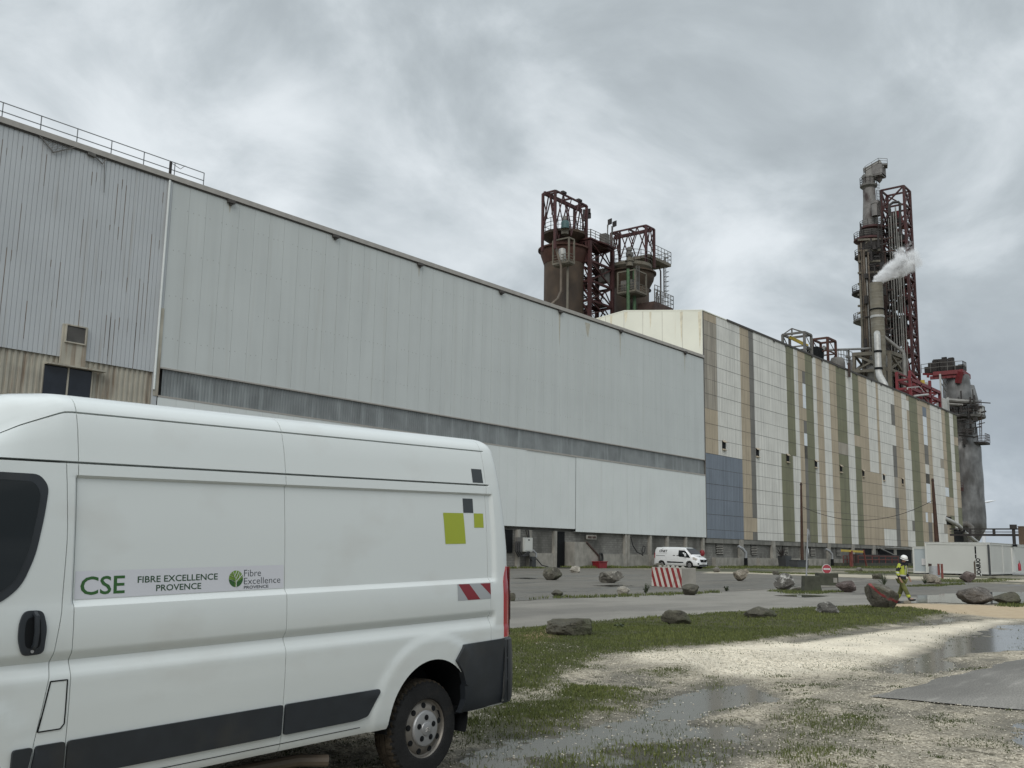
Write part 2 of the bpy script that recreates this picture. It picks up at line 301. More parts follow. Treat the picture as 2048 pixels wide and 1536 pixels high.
P_GRASS = [gp([(880,1272),(1020,1262),(1130,1247),(1310,1234),(1440,1226),(1600,1217),(1720,1213),(1830,1216),(1890,1226),(1830,1246),(1700,1260),(1560,1276),(1450,1286),(1320,1300),(1230,1312),(1130,1345),(1080,1380),(1000,1400),(860,1420)]),
           gp([(880,1470),(990,1415),(1090,1392),(1200,1378),(1262,1392),(1230,1425),(1130,1445),(1060,1462),(960,1480)]),
           gp([(1040,1536),(1080,1500),(1150,1508),(1140,1560),(1060,1580)]), gp([(1180,1520),(1230,1485),(1330,1492),(1340,1530),(1270,1570),(1190,1560)]),
           gp([(1400,1370),(1430,1358),(1450,1368),(1430,1378)]), gp([(1540,1435),(1610,1405),(1720,1445),(1700,1520),(1640,1580),(1560,1520)]),
           gp([(1310,1345),(1360,1330),(1400,1345),(1350,1362)]), gp([(1390,1495),(1440,1480),(1470,1500),(1420,1520)]), gp([(930,1536),(960,1495),(1000,1510),(1010,1560)])]
W_GRASS = [1.0, 1.0, .85, .8, .8, .48, .5, .55, .8]
P_PUD = [gp([(900,1500),(1010,1462),(1110,1452),(1240,1432),(1290,1398),(1400,1372),(1500,1362),(1560,1385),(1570,1400),(1440,1420),(1410,1440),(1560,1440),(1540,1500),(1430,1530),(1400,1620),(1000,1680),(840,1620)]),
         gp([(1735,1338),(1790,1318),(1850,1310),(1920,1322),(1945,1335),(1880,1346),(1780,1347)]),
         gp([(1815,1310),(1860,1296),(1890,1272),(1940,1262),(1985,1248),(2060,1243),(2300,1240),(2300,1305),(2050,1300),(1960,1304),(1890,1316)]),
         gp([(1800,1250),(1850,1240),(1905,1230),(1960,1238),(1900,1247),(1850,1252)]), gp([(1560,1282),(1650,1268),(1760,1256),(1830,1252),(1760,1262),(1660,1277),(1590,1288)]),
         gp([(2000,1448),(2100,1430),(2160,1500),(2060,1500),(2010,1478)]), gp([(1150,1362),(1250,1345),(1360,1352),(1300,1368),(1200,1378)])]
W_PUD = [1, 1, 1, .8, .75, .9, .62]
P_BRIGHT = gp([(1240,1308),(1420,1296),(1600,1284),(1800,1262),(1900,1250),(2000,1242),(2100,1250),(1960,1275),(1830,1300),(1730,1335),(1560,1352),(1440,1352),(1370,1335),(1270,1325)])
P_OCHRE = gp([(1640,1217),(1720,1211),(1800,1207),(1930,1210),(2060,1214),(2300,1222),(2300,1245),(2000,1236),(1900,1226),(1800,1216)])
P_PATCH = gp([(1750,1396),(1900,1356),(2048,1320),(2300,1262),(2500,1430),(2300,1450),(2048,1424),(1900,1411)])
P_DRY = gp([(1040,1275),(1090,1262),(1110,1275),(1060,1288)])
def masks(x, y):
    wob = (fbm(x, y, .9, 4, 3)-.5)*1.3; fine = (fbm(x, y, 5, 3, 11)-.5)
    g = np.zeros(x.shape)
    for P, w in zip(P_GRASS, W_GRASS): g = np.maximum(g, w*sst(-.35, .35, psdf(x, y, P)+wob*.55+fine*.7))
    pd = np.zeros(x.shape)
    for P, w in zip(P_PUD, W_PUD): pd = np.maximum(pd, w*sst(-.30, .30, psdf(x, y, P)+wob*.22))
    br = sst(-.5, .4, psdf(x, y, P_BRIGHT)+wob*.5+fine*.3); oc = sst(-.4, .3, psdf(x, y, P_OCHRE)+wob*.2)
    dr = sst(-.4, .3, psdf(x, y, P_DRY)+wob*.3)
    return g, pd, br, oc, dr
def height(x, y, g, pd, br):
    n1 = fbm(x, y, .8, 3, 21)-.5; n2 = fbm(x, y, 4, 3, 31)-.5; n3 = fbm(x, y, 16, 2, 41)-.5
    h = .010+n1*.022+n2*.022+n3*.016+g*.022*(1-.5*pd)-pd*.040+br*.008
    return h
WATER_Z = -.020
def polar():
    nr, na = 400, 760
    r = 4.2*np.exp(np.linspace(0, math.log(62/4.2), nr)); a = np.radians(38.5)+np.radians(np.linspace(-58, 42, na))
    R, A = np.meshgrid(r, a, indexing='ij'); return R*np.cos(A), R*np.sin(A), nr, na
X, Y, nr, na = polar()
g, pd, br, oc, dr = masks(X, Y); Z = height(X, Y, g, pd, br)
rd = np.maximum(psdf(X, Y, P_ROAD), psdf(X, Y, P_PATCH)); Z = np.where(rd > .12, -.08, np.minimum(Z, np.where(rd > -.25, .006+(fbm(X,Y,6,2,5)-.5)*.012, 1)))
Z = np.where(Y > 21, -.08, Z)
def gridmesh(name, X, Y, Z, mat, attrs):
    nr, na = X.shape; me = bpy.data.meshes.new(name); n = nr*na
    idx = np.arange(n).reshape(nr, na); q = np.stack([idx[:-1,:-1], idx[1:,:-1], idx[1:,1:], idx[:-1,1:]], -1).reshape(-1, 4)
    fastmesh(me, np.stack([X, Y, Z], -1).reshape(-1, 3), q)
    for k, v in attrs.items(): at = me.attributes.new(k, 'FLOAT', 'POINT'); at.data.foreach_set('value', v.reshape(-1).astype(np.float32))
    me.polygons.foreach_set('use_smooth', np.ones(len(q), bool)); me.materials.append(mat); me.update()
    o = bpy.data.objects.new(name, me); COL.objects.link(o); return o
def fastmesh(me, V, Fq):
    me.vertices.add(len(V)); me.vertices.foreach_set('co', np.ascontiguousarray(V, np.float32).reshape(-1))
    k = Fq.shape[1]; me.loops.add(len(Fq)*k); me.loops.foreach_set('vertex_index', np.ascontiguousarray(Fq, np.int32).reshape(-1))
    me.polygons.add(len(Fq)); me.polygons.foreach_set('loop_start', np.arange(0, len(Fq)*k, k, dtype=np.int32))
    me.polygons.foreach_set('loop_total', np.full(len(Fq), k, np.int32)); me.update(calc_edges=True)
def nodes(m):
    nt = m.node_tree; return nt.nodes, nt.links, nt.nodes['Principled BSDF']
class NT:                                       # small node helper
    def __init__(s, name): s.m = bpy.data.materials.new(name); s.m.use_nodes = True; s.N, s.L, s.b = nodes(s.m); s.tc = s.N.new('ShaderNodeTexCoord').outputs['Object']
    def noise(s, sc, det=5, rough=.5, st=None, out=0):
        n = s.N.new('ShaderNodeTexNoise'); n.inputs['Scale'].default_value = sc; n.inputs['Detail'].default_value = det; n.inputs['Roughness'].default_value = rough
        v = s.tc
        if st: mp = s.N.new('ShaderNodeMapping'); mp.inputs['Scale'].default_value = st; s.L.new(s.tc, mp.inputs[0]); v = mp.outputs[0]
        s.L.new(v, n.inputs['Vector']); return n.outputs[out]
    def vor(s, sc, out='Color', feat='F1'):
        n = s.N.new('ShaderNodeTexVoronoi'); n.feature = feat; n.inputs['Scale'].default_value = sc; s.L.new(s.tc, n.inputs['Vector']); return n.outputs[out]
    def attr(s, k): n = s.N.new('ShaderNodeAttribute'); n.attribute_name = k; return n.outputs['Fac']
    def rng(s, v, a, b, c=0., d=1.):
        n = s.N.new('ShaderNodeMapRange'); s.L.new(v, n.inputs[0])
        for i, x in enumerate((a, b, c, d)): n.inputs[i+1].default_value = x
        return n.outputs[0]
    def mth(s, op, a, b):
        n = s.N.new('ShaderNodeMath'); n.operation = op
        for i, v in enumerate((a, b)):
            if isinstance(v, (int, float)): n.inputs[i].default_value = v
            else: s.L.new(v, n.inputs[i])
        return n.outputs[0]
    def mix(s, f, a, c, mode='MIX'):
        x = s.N.new('ShaderNodeMix'); x.data_type = 'RGBA'; x.blend_type = mode
        if isinstance(f, (int, float)): x.inputs[0].default_value = f
        else: s.L.new(f, x.inputs[0])
        for i, v in ((6, a), (7, c)):
            if isinstance(v, tuple): x.inputs[i].default_value = (*v, 1)
            else: s.L.new(v, x.inputs[i])
        return x.outputs[2]
    def bump(s, h, st=.5, d=.02):
        n = s.N.new('ShaderNodeBump'); n.inputs['Strength'].default_value = st; n.inputs['Distance'].default_value = d; s.L.new(h, n.inputs['Height']); s.L.new(n.outputs[0], s.b.inputs['Normal'])
    def col(s, c): s.L.new(c, s.b.inputs['Base Color'])
    def rough(s, r):
        if isinstance(r, (int, float)): s.b.inputs['Roughness'].default_value = r
        else: s.L.new(r, s.b.inputs['Roughness'])
def ground_mat():
    t = NT('gravel_ground'); t.b.inputs['Specular IOR Level'].default_value = .08; g = t.attr('grass'); p = t.attr('puddle'); b = t.attr('bright'); o = t.attr('ochre'); d = t.attr('dry')
    v = t.vor(46.); sep = t.N.new('ShaderNodeSeparateColor'); t.L.new(v, sep.inputs[0])
    st_dirty = t.mix(sep.outputs[0], (.235,.205,.155), (.66,.585,.46)); st_dirty = t.mix(t.rng(t.noise(1.3, 5), .40, .64, .05, .70), st_dirty, (.13,.122,.098))
    st_bright = t.mix(sep.outputs[1], (.56,.48,.36), (.84,.77,.63)); st_bright = t.mix(t.rng(t.noise(.7, 5), .42, .7, 0, .5), st_bright, (.36,.33,.27))
    spk = t.rng(t.noise(6, 6, .68, (1,1,1)), .50, .60, 0, .78); st_dirty = t.mix(t.mth('MULTIPLY', spk, t.rng(t.noise(.9, 3), .35, .6)), st_dirty, t.mix(t.noise(20, 2), (.022,.022,.012), (.070,.062,.038))); wetb = t.rng(t.noise(.55, 6, .6, (.6, 2.2, 1)), .50, .58, 0, .55); st_dirty = t.mix(wetb, st_dirty, (.15,.138,.112))
    c = t.mix(b, st_dirty, st_bright)
    c = t.mix(o, c, t.mix(t.noise(3, 5), (.34,.25,.16), (.52,.43,.30)))
    soil = t.mix(t.noise(9, 5), (.032,.036,.014), (.075,.074,.036)); c = t.mix(t.mth('MULTIPLY', g, .92), c, soil)
    c = t.mix(d, c, (.20,.15,.085)); c = t.mix(t.mth('MULTIPLY', p, .75), c, (.055,.052,.042))
    t.col(c); t.rough(t.rng(p, 0, 1, .8, .45)); t.bump(t.vor(46., 'Distance'), .7, .010); return t.m
def asphalt_mat(name, c0, c1, wet=0.35, tint=None, ws=.12):
    t = NT(name); a = t.mix(t.rng(t.noise(48, 4, .7), .36, .66), c0, c1); a = t.mix(t.rng(t.noise(.35, 6, .6, (1, 2.2, 1)), .40, .7, 0, .45), a, tuple(x*.6 for x in c0)); t.b.inputs['Specular IOR Level'].default_value = .14
    a = t.mix(t.rng(t.noise(4, 5, .6, (.25, 1.5, 1)), .55, .75, 0, .35), a, tint or tuple(x*1.5 for x in c1))
    w = t.rng(t.noise(ws, 5, .55, (.55, 1.6, 1)), .5, .62, 0, 1.)
    t.col(t.mix(t.mth('MULTIPLY', w, .45), a, tuple(x*.45 for x in c0))); t.rough(t.mth('SUBTRACT', .75, t.mth('MULTIPLY', w, wet))); t.bump(t.noise(120, 2), .35, .006); return t.m
MT['gravel'] = ground_mat()
MT['lot'] = asphalt_mat('lot_asphalt', (.132,.124,.108), (.195,.182,.158), .38, (.26,.24,.20))
MT['road'] = asphalt_mat('road_asphalt', (.20,.188,.165), (.285,.268,.235), .12, (.32,.295,.245))
MT['patch'] = asphalt_mat('patch_asphalt', (.12,.114,.102), (.36,.34,.305), .03)
def earth():
    t = NT('verge_earth'); a = t.mix(t.rng(t.noise(.10, 6, .6, (.45, 1.4, 1)), .44, .56), (.045,.055,.022), (.34,.30,.23)); t.col(t.mix(t.rng(t.noise(2.2, 5), .35, .65), a, (.07,.066,.04))); t.rough(.9); t.bump(t.noise(14, 4), .5, .05); return t.m
MT['verge'] = earth()
MT['verge_pale'] = pmat('verge_pale', (.38,.34,.26), .9, var=.25, scale=1.2, bump=.4, stain=(.12,.105,.07), stain_amt=.7, sscale=.35, sthr=.55, stretch=(.4,1.4,1))
def water_mat():
    t = NT('puddle_water'); t.b.inputs['Base Color'].default_value = (.125,.12,.105,1); t.rough(.13); t.b.inputs['IOR'].default_value = 1.33; t.bump(t.noise(9, 3, .5), .05, .01)
    tr = t.N.new('ShaderNodeBsdfTransparent'); ms = t.N.new('ShaderNodeMixShader'); fr = t.N.new('ShaderNodeFresnel'); fr.inputs[0].default_value = 1.33
    t.L.new(t.rng(fr.outputs[0], 0, .35, .72, 1.0), ms.inputs[0]); t.L.new(tr.outputs[0], ms.inputs[1]); t.L.new(t.b.outputs[0], ms.inputs[2]); t.L.new(ms.outputs[0], t.N['Material Output'].inputs[0]); return t.m
MT['water'] = water_mat()
gr = struct(gridmesh('ground', X, Y, Z, M('gravel'), dict(grass=g, puddle=pd, bright=br*(1-g), ochre=oc, dry=dr)))
def rough_poly(P, step=.4, amp=.06, seed=3):   # a broken, uneven edge
    Q = []
    for i in range(len(P)):
        a, c = np.array(P[i], float), np.array(P[(i+1) % len(P)], float); n = max(1, min(220, int(np.hypot(*(c-a))/step)))
        for t in np.arange(n)/n: Q.append(a*(1-t)+c*t)
    Q = np.array(Q); o = np.stack([fbm(Q[:,0], Q[:,1], 1.4, 4, seed)-.5, fbm(Q[:,0], Q[:,1], 1.4, 4, seed+9)-.5], -1); return Q+o*2*amp*2
def sheet(name, poly, z, mat):
    b = MB(); b.add([(p[0], p[1], z) for p in poly], [tuple(range(len(poly)))]); return struct(b.build(name, mat))
b = MB(); b.box((-3500,-3500,-.45), (3500,3500,-.12)); struct(b.build('terrain', M('verge')))
sheet('road', rough_poly(P_ROAD, .5, .16), .012, M('road'))
LOT = [(-45,20.4),(30,20.5),(38,20.45),(43,20.3),(75.5,26),(78.5,33),(84,44),(86.5,52),(88,55.4),(78,57.2),(-45,57.2)]
sheet('parking_lot', LOT, .016, M('lot'))
WETLOT = [(44.8,19.9),(42.9,16.2),(43.5,13.0),(40.8,10.6),(43.5,8.2),(60,-3),(70,-9),(78,9),(71.6,15.2),(74.5,25.4),(60,23)]
sheet('yard', WETLOT, .016, M('lot'))
sheet('path', rough_poly(P_PATCH, .15, .055, 17), .020, M('patch'))
sheet('verge', [(-45,57.2),(78,57.2),(88,55.4),(86.5,52),(84,44),(78.5,33),(75.5,26),(71.3,15),(100,-35),(300,-60),(300,59.6),(-45,59.6)], .004, M('verge'))
sheet('gravel_verge', gp([(1400,1147),(1480,1147.5),(1600,1151.5),(1700,1155),(1830,1160),(1900,1160),(2100,1166),(2100,1161),(1830,1153),(1600,1146.5),(1420,1144)]), .019, M('verge_pale'))
struct(sheet('puddle', [(4,-6),(32,-4),(33.4,9.5),(30,11.8),(4,12.4)], WATER_Z, M('water')))
def blob_sheet(name, poly, z, mat, seed):
    P = np.array(poly); Q = []
    for i in range(len(P)):
        for t in np.linspace(0, 1, 8, endpoint=False): Q.append(P[i]*(1-t)+P[(i+1) % len(P)]*t)
    Q = np.array(Q); c = Q.mean(0); k = 1+.22*(fbm(Q[:,0], Q[:,1], .8, 4, seed)-.5)*2; sheet(name, c+(Q-c)*k[:,None], z, mat)
MT['film'] = pmat('film', (.045,.045,.043), .05, var=.1, spec=.6)
blob_sheet('puddle', gp([(1780,1207),(1850,1192),(1940,1186),(2060,1184),(2200,1186),(2100,1208),(1920,1207)]), .022, M('film'), 5)
blob_sheet('puddle', gp([(1545,1192),(1600,1190),(1660,1193),(1610,1196)]), .022, M('film'), 6)
blob_sheet('puddle', gp([(1180,1172),(1240,1170),(1270,1173),(1220,1175)]), .022, M('film'), 8)
blob_sheet('puddle', gp([(1020,1157),(1050,1156),(1100,1158),(1060,1159)]), .022, M('film'), 9)
MT['crack'] = pmat('crack', (.030,.029,.027), .6, var=.2)
def crack(px0, px1, w, seed):
    a, c = G(*px0)[:2], G(*px1)[:2]; r = random.Random(seed); n = 26; L, R = [], []; d = (c-a)/np.hypot(*(c-a)); nn = np.array([-d[1], d[0]]); o = 0
    for k in range(n+1):
        o += r.uniform(-.12, .12); q = a+(c-a)*k/n+nn*o; h = w*(.35+.65*r.random())*min(1, 4*k/n+.1, 4*(n-k)/n+.1); L.append(q+nn*h); R.append(q-nn*h)
    sheet('crack', L+R[::-1], .0215, M('crack'))
for k, (p, q, w) in enumerate((((1022,1168),(1110,1166),.07),((1130,1178),(1330,1173),.05),((1270,1180),(1400,1178),.06),((1400,1168),(1540,1164),.06),((1690,1190),(1790,1184),.08),((1760,1196),(1860,1190),.07),((1030,1186),(1230,1182),.05),((1690,1166),(1840,1163),.09))): crack(p, q, w, k)
# ------------------------------------------------------------------ loose stones and grass (stuff)
def scatter_pts(n, rmax, fun, rmin=5.5, amin=-27, amax=21, pw=1.0):
    r = rmin+(rmax-rmin)*RNG.random(n)**pw; a = np.radians(38.5+amin+(amax-amin)*RNG.random(n)); x, y = r*np.cos(a), r*np.sin(a)
    k = fun(x, y) > RNG.random(n); return x[k], y[k]
def not_paved(x, y): return (psdf(x, y, P_ROAD) < -.02) & (psdf(x, y, P_PATCH) < .0)
def stones():
    def f(x, y):
        g, pd, br, oc, dr = masks(x, y); return (1-g*.8)*(1-.6*pd)*not_paved(x, y)*(.55+.45*br)
    x, y = scatter_pts(90000, 18, f, pw=.75); n = len(x); g, pd, br, oc, dr = masks(x, y); z = height(x, y, g, pd, br)
    s = .005+.011*RNG.random(n)**2.5; V = np.array([(1,0,0),(0,1,0),(-1,0,0),(0,-1,0),(0,0,1),(0,0,-.6)], float); F = np.array([(0,1,4),(1,2,4),(2,3,4),(3,0,4),(1,0,5),(2,1,5),(3,2,5),(0,3,5)])
    jit = 1+.6*(RNG.random((n,6,3))-.5); A = RNG.random(n)*6.28; c, sn = np.cos(A)[:,None], np.sin(A)[:,None]
    P = V[None]*jit*s[:,None,None]*np.array([1.25,.9,.65]); P = np.stack([P[...,0]*c-P[...,1]*sn, P[...,0]*sn+P[...,1]*c, P[...,2]], -1)+np.stack([x, y, z+s*.25], -1)[:,None]
    me = bpy.data.meshes.new('loose_stones'); fastmesh(me, P.reshape(-1,3), (F[None]+6*np.arange(n)[:,None,None]).reshape(-1,3))
    at = me.attributes.new('tint', 'FLOAT', 'POINT'); at.data.foreach_set('value', np.repeat(np.clip(RNG.random(n)*.7+.3*br, 0, 1), 6).astype(np.float32))
    t = NT('stone'); t.col(t.mix(t.attr('tint'), (.30,.27,.215), (.66,.61,.50))); t.rough(.75); me.materials.append(t.m); o = bpy.data.objects.new('loose_stones', me); COL.objects.link(o)
    tag(o, 'loose pale gravel stones strewn over the wet ground', 'gravel'); struct(o, 'stuff')
stones()
MT['grass'] = (lambda t: (t.col(t.mix(t.attr('tint'), (.036,.052,.012), (.175,.195,.048))), t.rough(.75), t.m)[2])(NT('grass_blade'))
def blades(name, x, y, z, hgt, wid, tint, label):
    n = len(x); A = RNG.random(n)*6.28; lean = .55*RNG.random(n); la = RNG.random(n)*6.28
    dx, dy = np.cos(A)*wid, np.sin(A)*wid; lx, ly = np.cos(la)*lean*hgt, np.sin(la)*lean*hgt
    base = np.stack([x, y, z-.005], -1)
    P = np.stack([base+np.stack([dx, dy, 0*x], -1), base-np.stack([dx, dy, 0*x], -1), base+np.stack([-.6*dx+.4*lx, -.6*dy+.4*ly, .6*hgt], -1), base+np.stack([lx, ly, hgt*(1-.35*lean)], -1)], 1)
    me = bpy.data.meshes.new(name); F = np.array([(0,1,2),(0,2,3)]); fastmesh(me, P.reshape(-1,3), (F[None]+4*np.arange(n)[:,None,None]).reshape(-1,3))
    at = me.attributes.new('tint', 'FLOAT', 'POINT'); at.data.foreach_set('value', np.repeat(tint, 4).astype(np.float32)); me.materials.append(M('grass'))
    o = bpy.data.objects.new(name, me); COL.objects.link(o); tag(o, label, 'grass'); struct(o, 'stuff')
def r_of(x, y): return np.hypot(x, y)
def grass():
    def f(x, y):
        g, pd, br, oc, dr = masks(x, y); return np.clip(g**1.3*(1-.5*dr)*(1-.55*pd)+(.03+.55*(1-pd))*(1-br)*(1-oc)*(fbm(x, y, 2.6, 3, 57) > .60)*(r_of(x, y) < 17)+.10*(br > .3)*(fbm(x, y, 2.4, 3, 58) > .64)+.012*(1-oc)+.14*pd*(1-g)*(fbm(x, y, 2.2, 3, 77) > .55), 0, 1)*not_paved(x, y)*(.35+.65*(fbm(x, y, 2.5, 3, 51) > .42))
    xs, ys = [], []
    for (n, r0, r1) in ((240000, 5.5, 13), (260000, 13, 23), (150000, 23, 37)):
        x, y = scatter_pts(n, r1, f, rmin=r0, amax=24); xs.append(x); ys.append(y)
    x, y = np.concatenate(xs), np.concatenate(ys); n = len(x); g, pd, br, oc, dr = masks(x, y); z = height(x, y, g, pd, br); r = np.hypot(x, y)
    patch = fbm(x, y, .7, 3, 61); h = (.014+.030*RNG.random(n))*(.5+.95*patch)*(.6+.5*g)*(1+r/60); w = .0022+.00028*r
    blades('grass', x, y, z, h, w, np.clip((.10+.95*patch*RNG.random(n)+.15*(fbm(x, y, .35, 2, 71)))*(.25+.75*np.clip(g*1.6, 0, 1)), 0, 1), 'short wet green grass on the verge and between the puddles')
grass()
def wall_grass():
    n = 26000; x = RNG.uniform(70, 215, n); y = 59.1-RNG.random(n)**1.4*np.where(x > 90, np.clip((x-86)*.35, 1.2, 9), 1.3); k = fbm(x, y, .35, 3, 81) > .42
    x, y = x[k], y[k]; n = len(x); blades('wall_grass', x, y, np.full(n, .004), .12+.35*RNG.random(n)*(fbm(x, y, .6, 2, 83)), np.full(n, .03), RNG.random(n)*.8, 'rough green grass growing along the foot of the long wall')
    xs, ys = [], []
    for P in ([(1690,1142),(1800,1143),(1840,1147),(1700,1148)], [(1865,1157),(1930,1160),(2000,1158),(2040,1160),(1990,1165),(1880,1166)], [(1545,1182),(1600,1184),(1690,1184),(1660,1188),(1560,1188)], [(1060,1200),(1100,1196),(1250,1192),(1400,1186),(1440,1184),(1400,1189),(1200,1197)], [(1990,1212),(2060,1206),(2060,1216),(2010,1216)], [(1810,1174),(1870,1170),(1930,1168),(1880,1174)], [(1500,1144),(1640,1148),(1640,1150),(1500,1146)]):
        P = gp(P); lo, hi = P.min(0), P.max(0); m = int(min(9000, 260*np.prod(hi-lo))); x = RNG.uniform(lo[0], hi[0], m); y = RNG.uniform(lo[1], hi[1], m)
        k = (psdf(x, y, P)+(fbm(x, y, 1.5, 3, 91)-.5)*1.5 > 0) & (fbm(x, y, 3, 2, 93) > .4); xs.append(x[k]); ys.append(y[k])
    x, y = np.concatenate(xs), np.concatenate(ys); n = len(x); blades('edge_grass', x, y, np.full(n, .012), .05+.10*RNG.random(n), np.full(n, .014), RNG.random(n)*.7, 'sparse low grass along the edges of the asphalt and around the cabins')
wall_grass()
# ================================================================== WHITE PANEL VAN (foreground)
VAN_W = 1.02                                   # half width
def interp(x, tab):
    if x <= tab[0][0]: return tab[0][1]
    for (a, u), (b, w) in zip(tab[:-1], tab[1:]):
        if x <= b: return u+(w-u)*(x-a)/(b-a)
    return tab[-1][1]
D_BASE = [(.40,.05),(.43,.034),(.50,.022),(.69,.010),(.85,.002),(1.0,.0),(1.018,.003),(1.078,.034),(1.09,.036),(1.132,.008),(1.15,.004),(1.25,.004),(1.34,.009),(1.36,.011),(1.393,.015),(1.6,.022),(1.8,.032),(2.0,.048),(2.1,.060),(2.13,.064),(2.2,.076),(2.3,.094),(2.39,.120),(2.42,.132),(2.45,.150),(2.475,.176),(2.495,.215),(2.51,.27),(2.52,.36),(2.53,.60),(2.54,1.02)]
def zprof_ext(l): return interp(l, [(-4.66,.86),(-4.55,1.02),(-4.4,1.13),(-4.1,1.36),(-3.75,1.86),(-3.6,2.10),(-3.45,2.31),(-3.35,2.41),(-3.25,2.47),(-3.15,2.51),(-3.05,2.53),(-2.9,2.54)])
def zside(l): return interp(l, [(-3.6,2.09),(-3.45,2.17),(-3.35,2.245),(-3.24,2.327),(-3.15,2.395),(-3.06,2.45),(-2.95,2.515),(-2.9,2.54)])
def lrear(z): return .862-.115*max(0, z-1.62)-.10*max(0, (z-2.40)/.14)**1.8
def plan(l, L=.82):
    R = .13; x = l-(L-R); d = 0
    if x > 0: d = R-math.sqrt(max(0, R*R-min(x, R)**2))
    if l < -4.0: d += .42*((-4.0-l)/.66)**2.2
    return d
def sm(a, b, x): t = min(1, max(0, (x-a)/(b-a))); return t*t*(3-2*t)
ARCH = (-.10, .40, .43); AXF = -3.55
def vsurf(l, z):
    d = interp(z, D_BASE); rub = sm(.62, .57, l)
    if 1.0 < z < 1.15: d = d*rub+.004*(1-rub)
    if l > -3.4:
        rec = sm(-2.868, -2.845, l)*sm(.63, .60, l)
        if 1.3 < z < 2.2: d += .022*rec*sm(1.355, 1.393, z)*(1-sm(2.040, 2.056, z))
    for ax in (ARCH[0], AXF):
        r = math.hypot(l-ax, z-ARCH[1])
        if z < 1.06 and .40 < r < .66: d -= .014*sm(.612, .585, r)
    return d+plan(l)
def door_seam(z): return interp(z, [(.4,-3.06),(.5,-3.045),(.685,-3.017),(1.08,-2.952),(1.33,-2.915),(1.73,-2.90),(2.12,-2.915),(2.6,-2.915)])
def zmap(l, z):
    zt = zprof_ext(l)
    if l < -2.9 and zt < 2.54:
        if zt > 2.16:
            if z <= 2.13: return z
            t = sm(2.42, 2.53, z); q = zside(l)*(1-t)+zt*t; return 2.13+(z-2.13)*(q-2.13)/.41
        k = (zt-.40)/(2.54-.40); z = z if z < .9 and zt > 1 else .40+(z-.40)*k if zt < 1 else .9+(z-.9)*(zt-.9)/1.64
    return z
def vbody(x, z):                               # depth of the finished body at a real position along the van
    L = lrear(z); return vsurf(x if x < .56 else .56+(x-.56)*.26/(L-.56), z)
def van_local(l, z, off=0.0): return (l, vbody(l, z)-off, z)
def make_van_body():
    zs = sorted(set([z for z, _ in D_BASE]+[.46,.55,.60,.65,.72,.75,.78,.81,.88,.91,.94,.97,1.03,1.045,1.06,1.11,1.3,1.37,1.38,1.45,1.5,1.7,1.9,1.95,2.03,2.04,2.048,2.056,2.08,2.116,2.124,2.132,2.16,2.25,2.35,2.394,2.40,2.406,2.485,2.503,2.515]))
    G_ROWS = {2.124: .034, 2.40: .018}
    cols = [-4.66,-4.6,-4.5,-4.4,-4.25,-4.1,-3.95,-3.85,-3.75,-3.65,-3.6,-3.55,-3.5,-3.45,-3.4,-3.35,-3.3,-3.25,-3.2,-3.15,-3.11]
    cols = [(c, None) for c in cols]+[(o, 'door') for o in (-.03,-.003,0,.003)]+[(o, 'slide') for o in (-.02,-.012,-.003,0,.003,.02)]
    c = -2.79
    while c < -1.48: cols.append((c, None)); c += .11
    cols += [(o, 'mid') for o in (-.015,-.003,0,.003,.015)]
    c = -1.40
    while c < -.80: cols.append((c, None)); c += .10
    c = -.78
    while c < .53: cols.append((c, None)); c += .035
    cols += [(o, 'rear') for o in (-.015,-.003,0,.003,.014)]
    cols += [(.585,None),(.60,None),(.61,None),(.62,None),(.63,None),(.65,None),(.67,None),(.69,None),(.71,None),(.73,None),(.75,None),(.77,None),(.79,None),(.805,None),(.815,None),(.82,None)]
    base = {'slide': lambda z: -2.848, 'mid': lambda z: -1.452, 'rear': lambda z: .556, 'door': lambda z: door_seam(z) if z < 2.14 else -2.915}
    V = []; nc = len(cols); nz_ = len(zs)
    P = np.zeros((nc, 2*nz_-1, 3))
    for i, (o, k) in enumerate(cols):
        for j, z in enumerate(zs):
            l = o if k is None else base[k](z)+o; groove = 0.0
            if k and o == 0 and not (k == 'door' and z > 2.12): groove = .022
            d = vsurf(l, z)+groove
            if z in G_ROWS and -4.0 < l < .60: d += G_ROWS[z]*(1.8 if (l < -2.93 and z < 2.2) else 1)
            zz = zmap(l, z); ll = l
            if l > .4: L = lrear(z); ll = l if l < .56 else .56+(l-.56)*(L-.56)/.26
            d = min(d, VAN_W-.02) if j < nz_-1 else VAN_W
            P[i, j] = (ll, d, zz); P[i, 2*nz_-2-j] = (ll, 2*VAN_W-d, zz)
    m = 2*nz_-1; vs = P.reshape(-1, 3).tolist(); fs = []
    for i in range(nc-1):
        for j in range(m): fs.append((i*m+j, (i+1)*m+j, (i+1)*m+(j+1) % m, i*m+(j+1) % m))
    fs += [tuple(range(m)), tuple((nc-1)*m+j for j in range(m))[::-1]]
    b = MB(); b.add(vs, fs); return b
def bool_cut(o, cutters):
    for c in cutters:
        md = o.modifiers.new('cut', 'BOOLEAN'); md.operation = 'DIFFERENCE'; md.solver = 'EXACT'; md.object = c
    dg = bpy.context.evaluated_depsgraph_get(); dg.update(); me = bpy.data.meshes.new_from_object(o.evaluated_get(dg)); old = o.data
    o.modifiers.clear(); o.data = me; bpy.data.meshes.remove(old)
    for c in cutters: bpy.data.objects.remove(c)
VAN = thing('panel_van', 'large white panel van filling the lower left foreground, green lettering sticker on its side', 'van', (5.6, 5.12, 0), (0, -math.atan(65/2581.0), 0))
body = make_van_body().build('body', M('van_white'), VAN, None, local=True)
cut = []
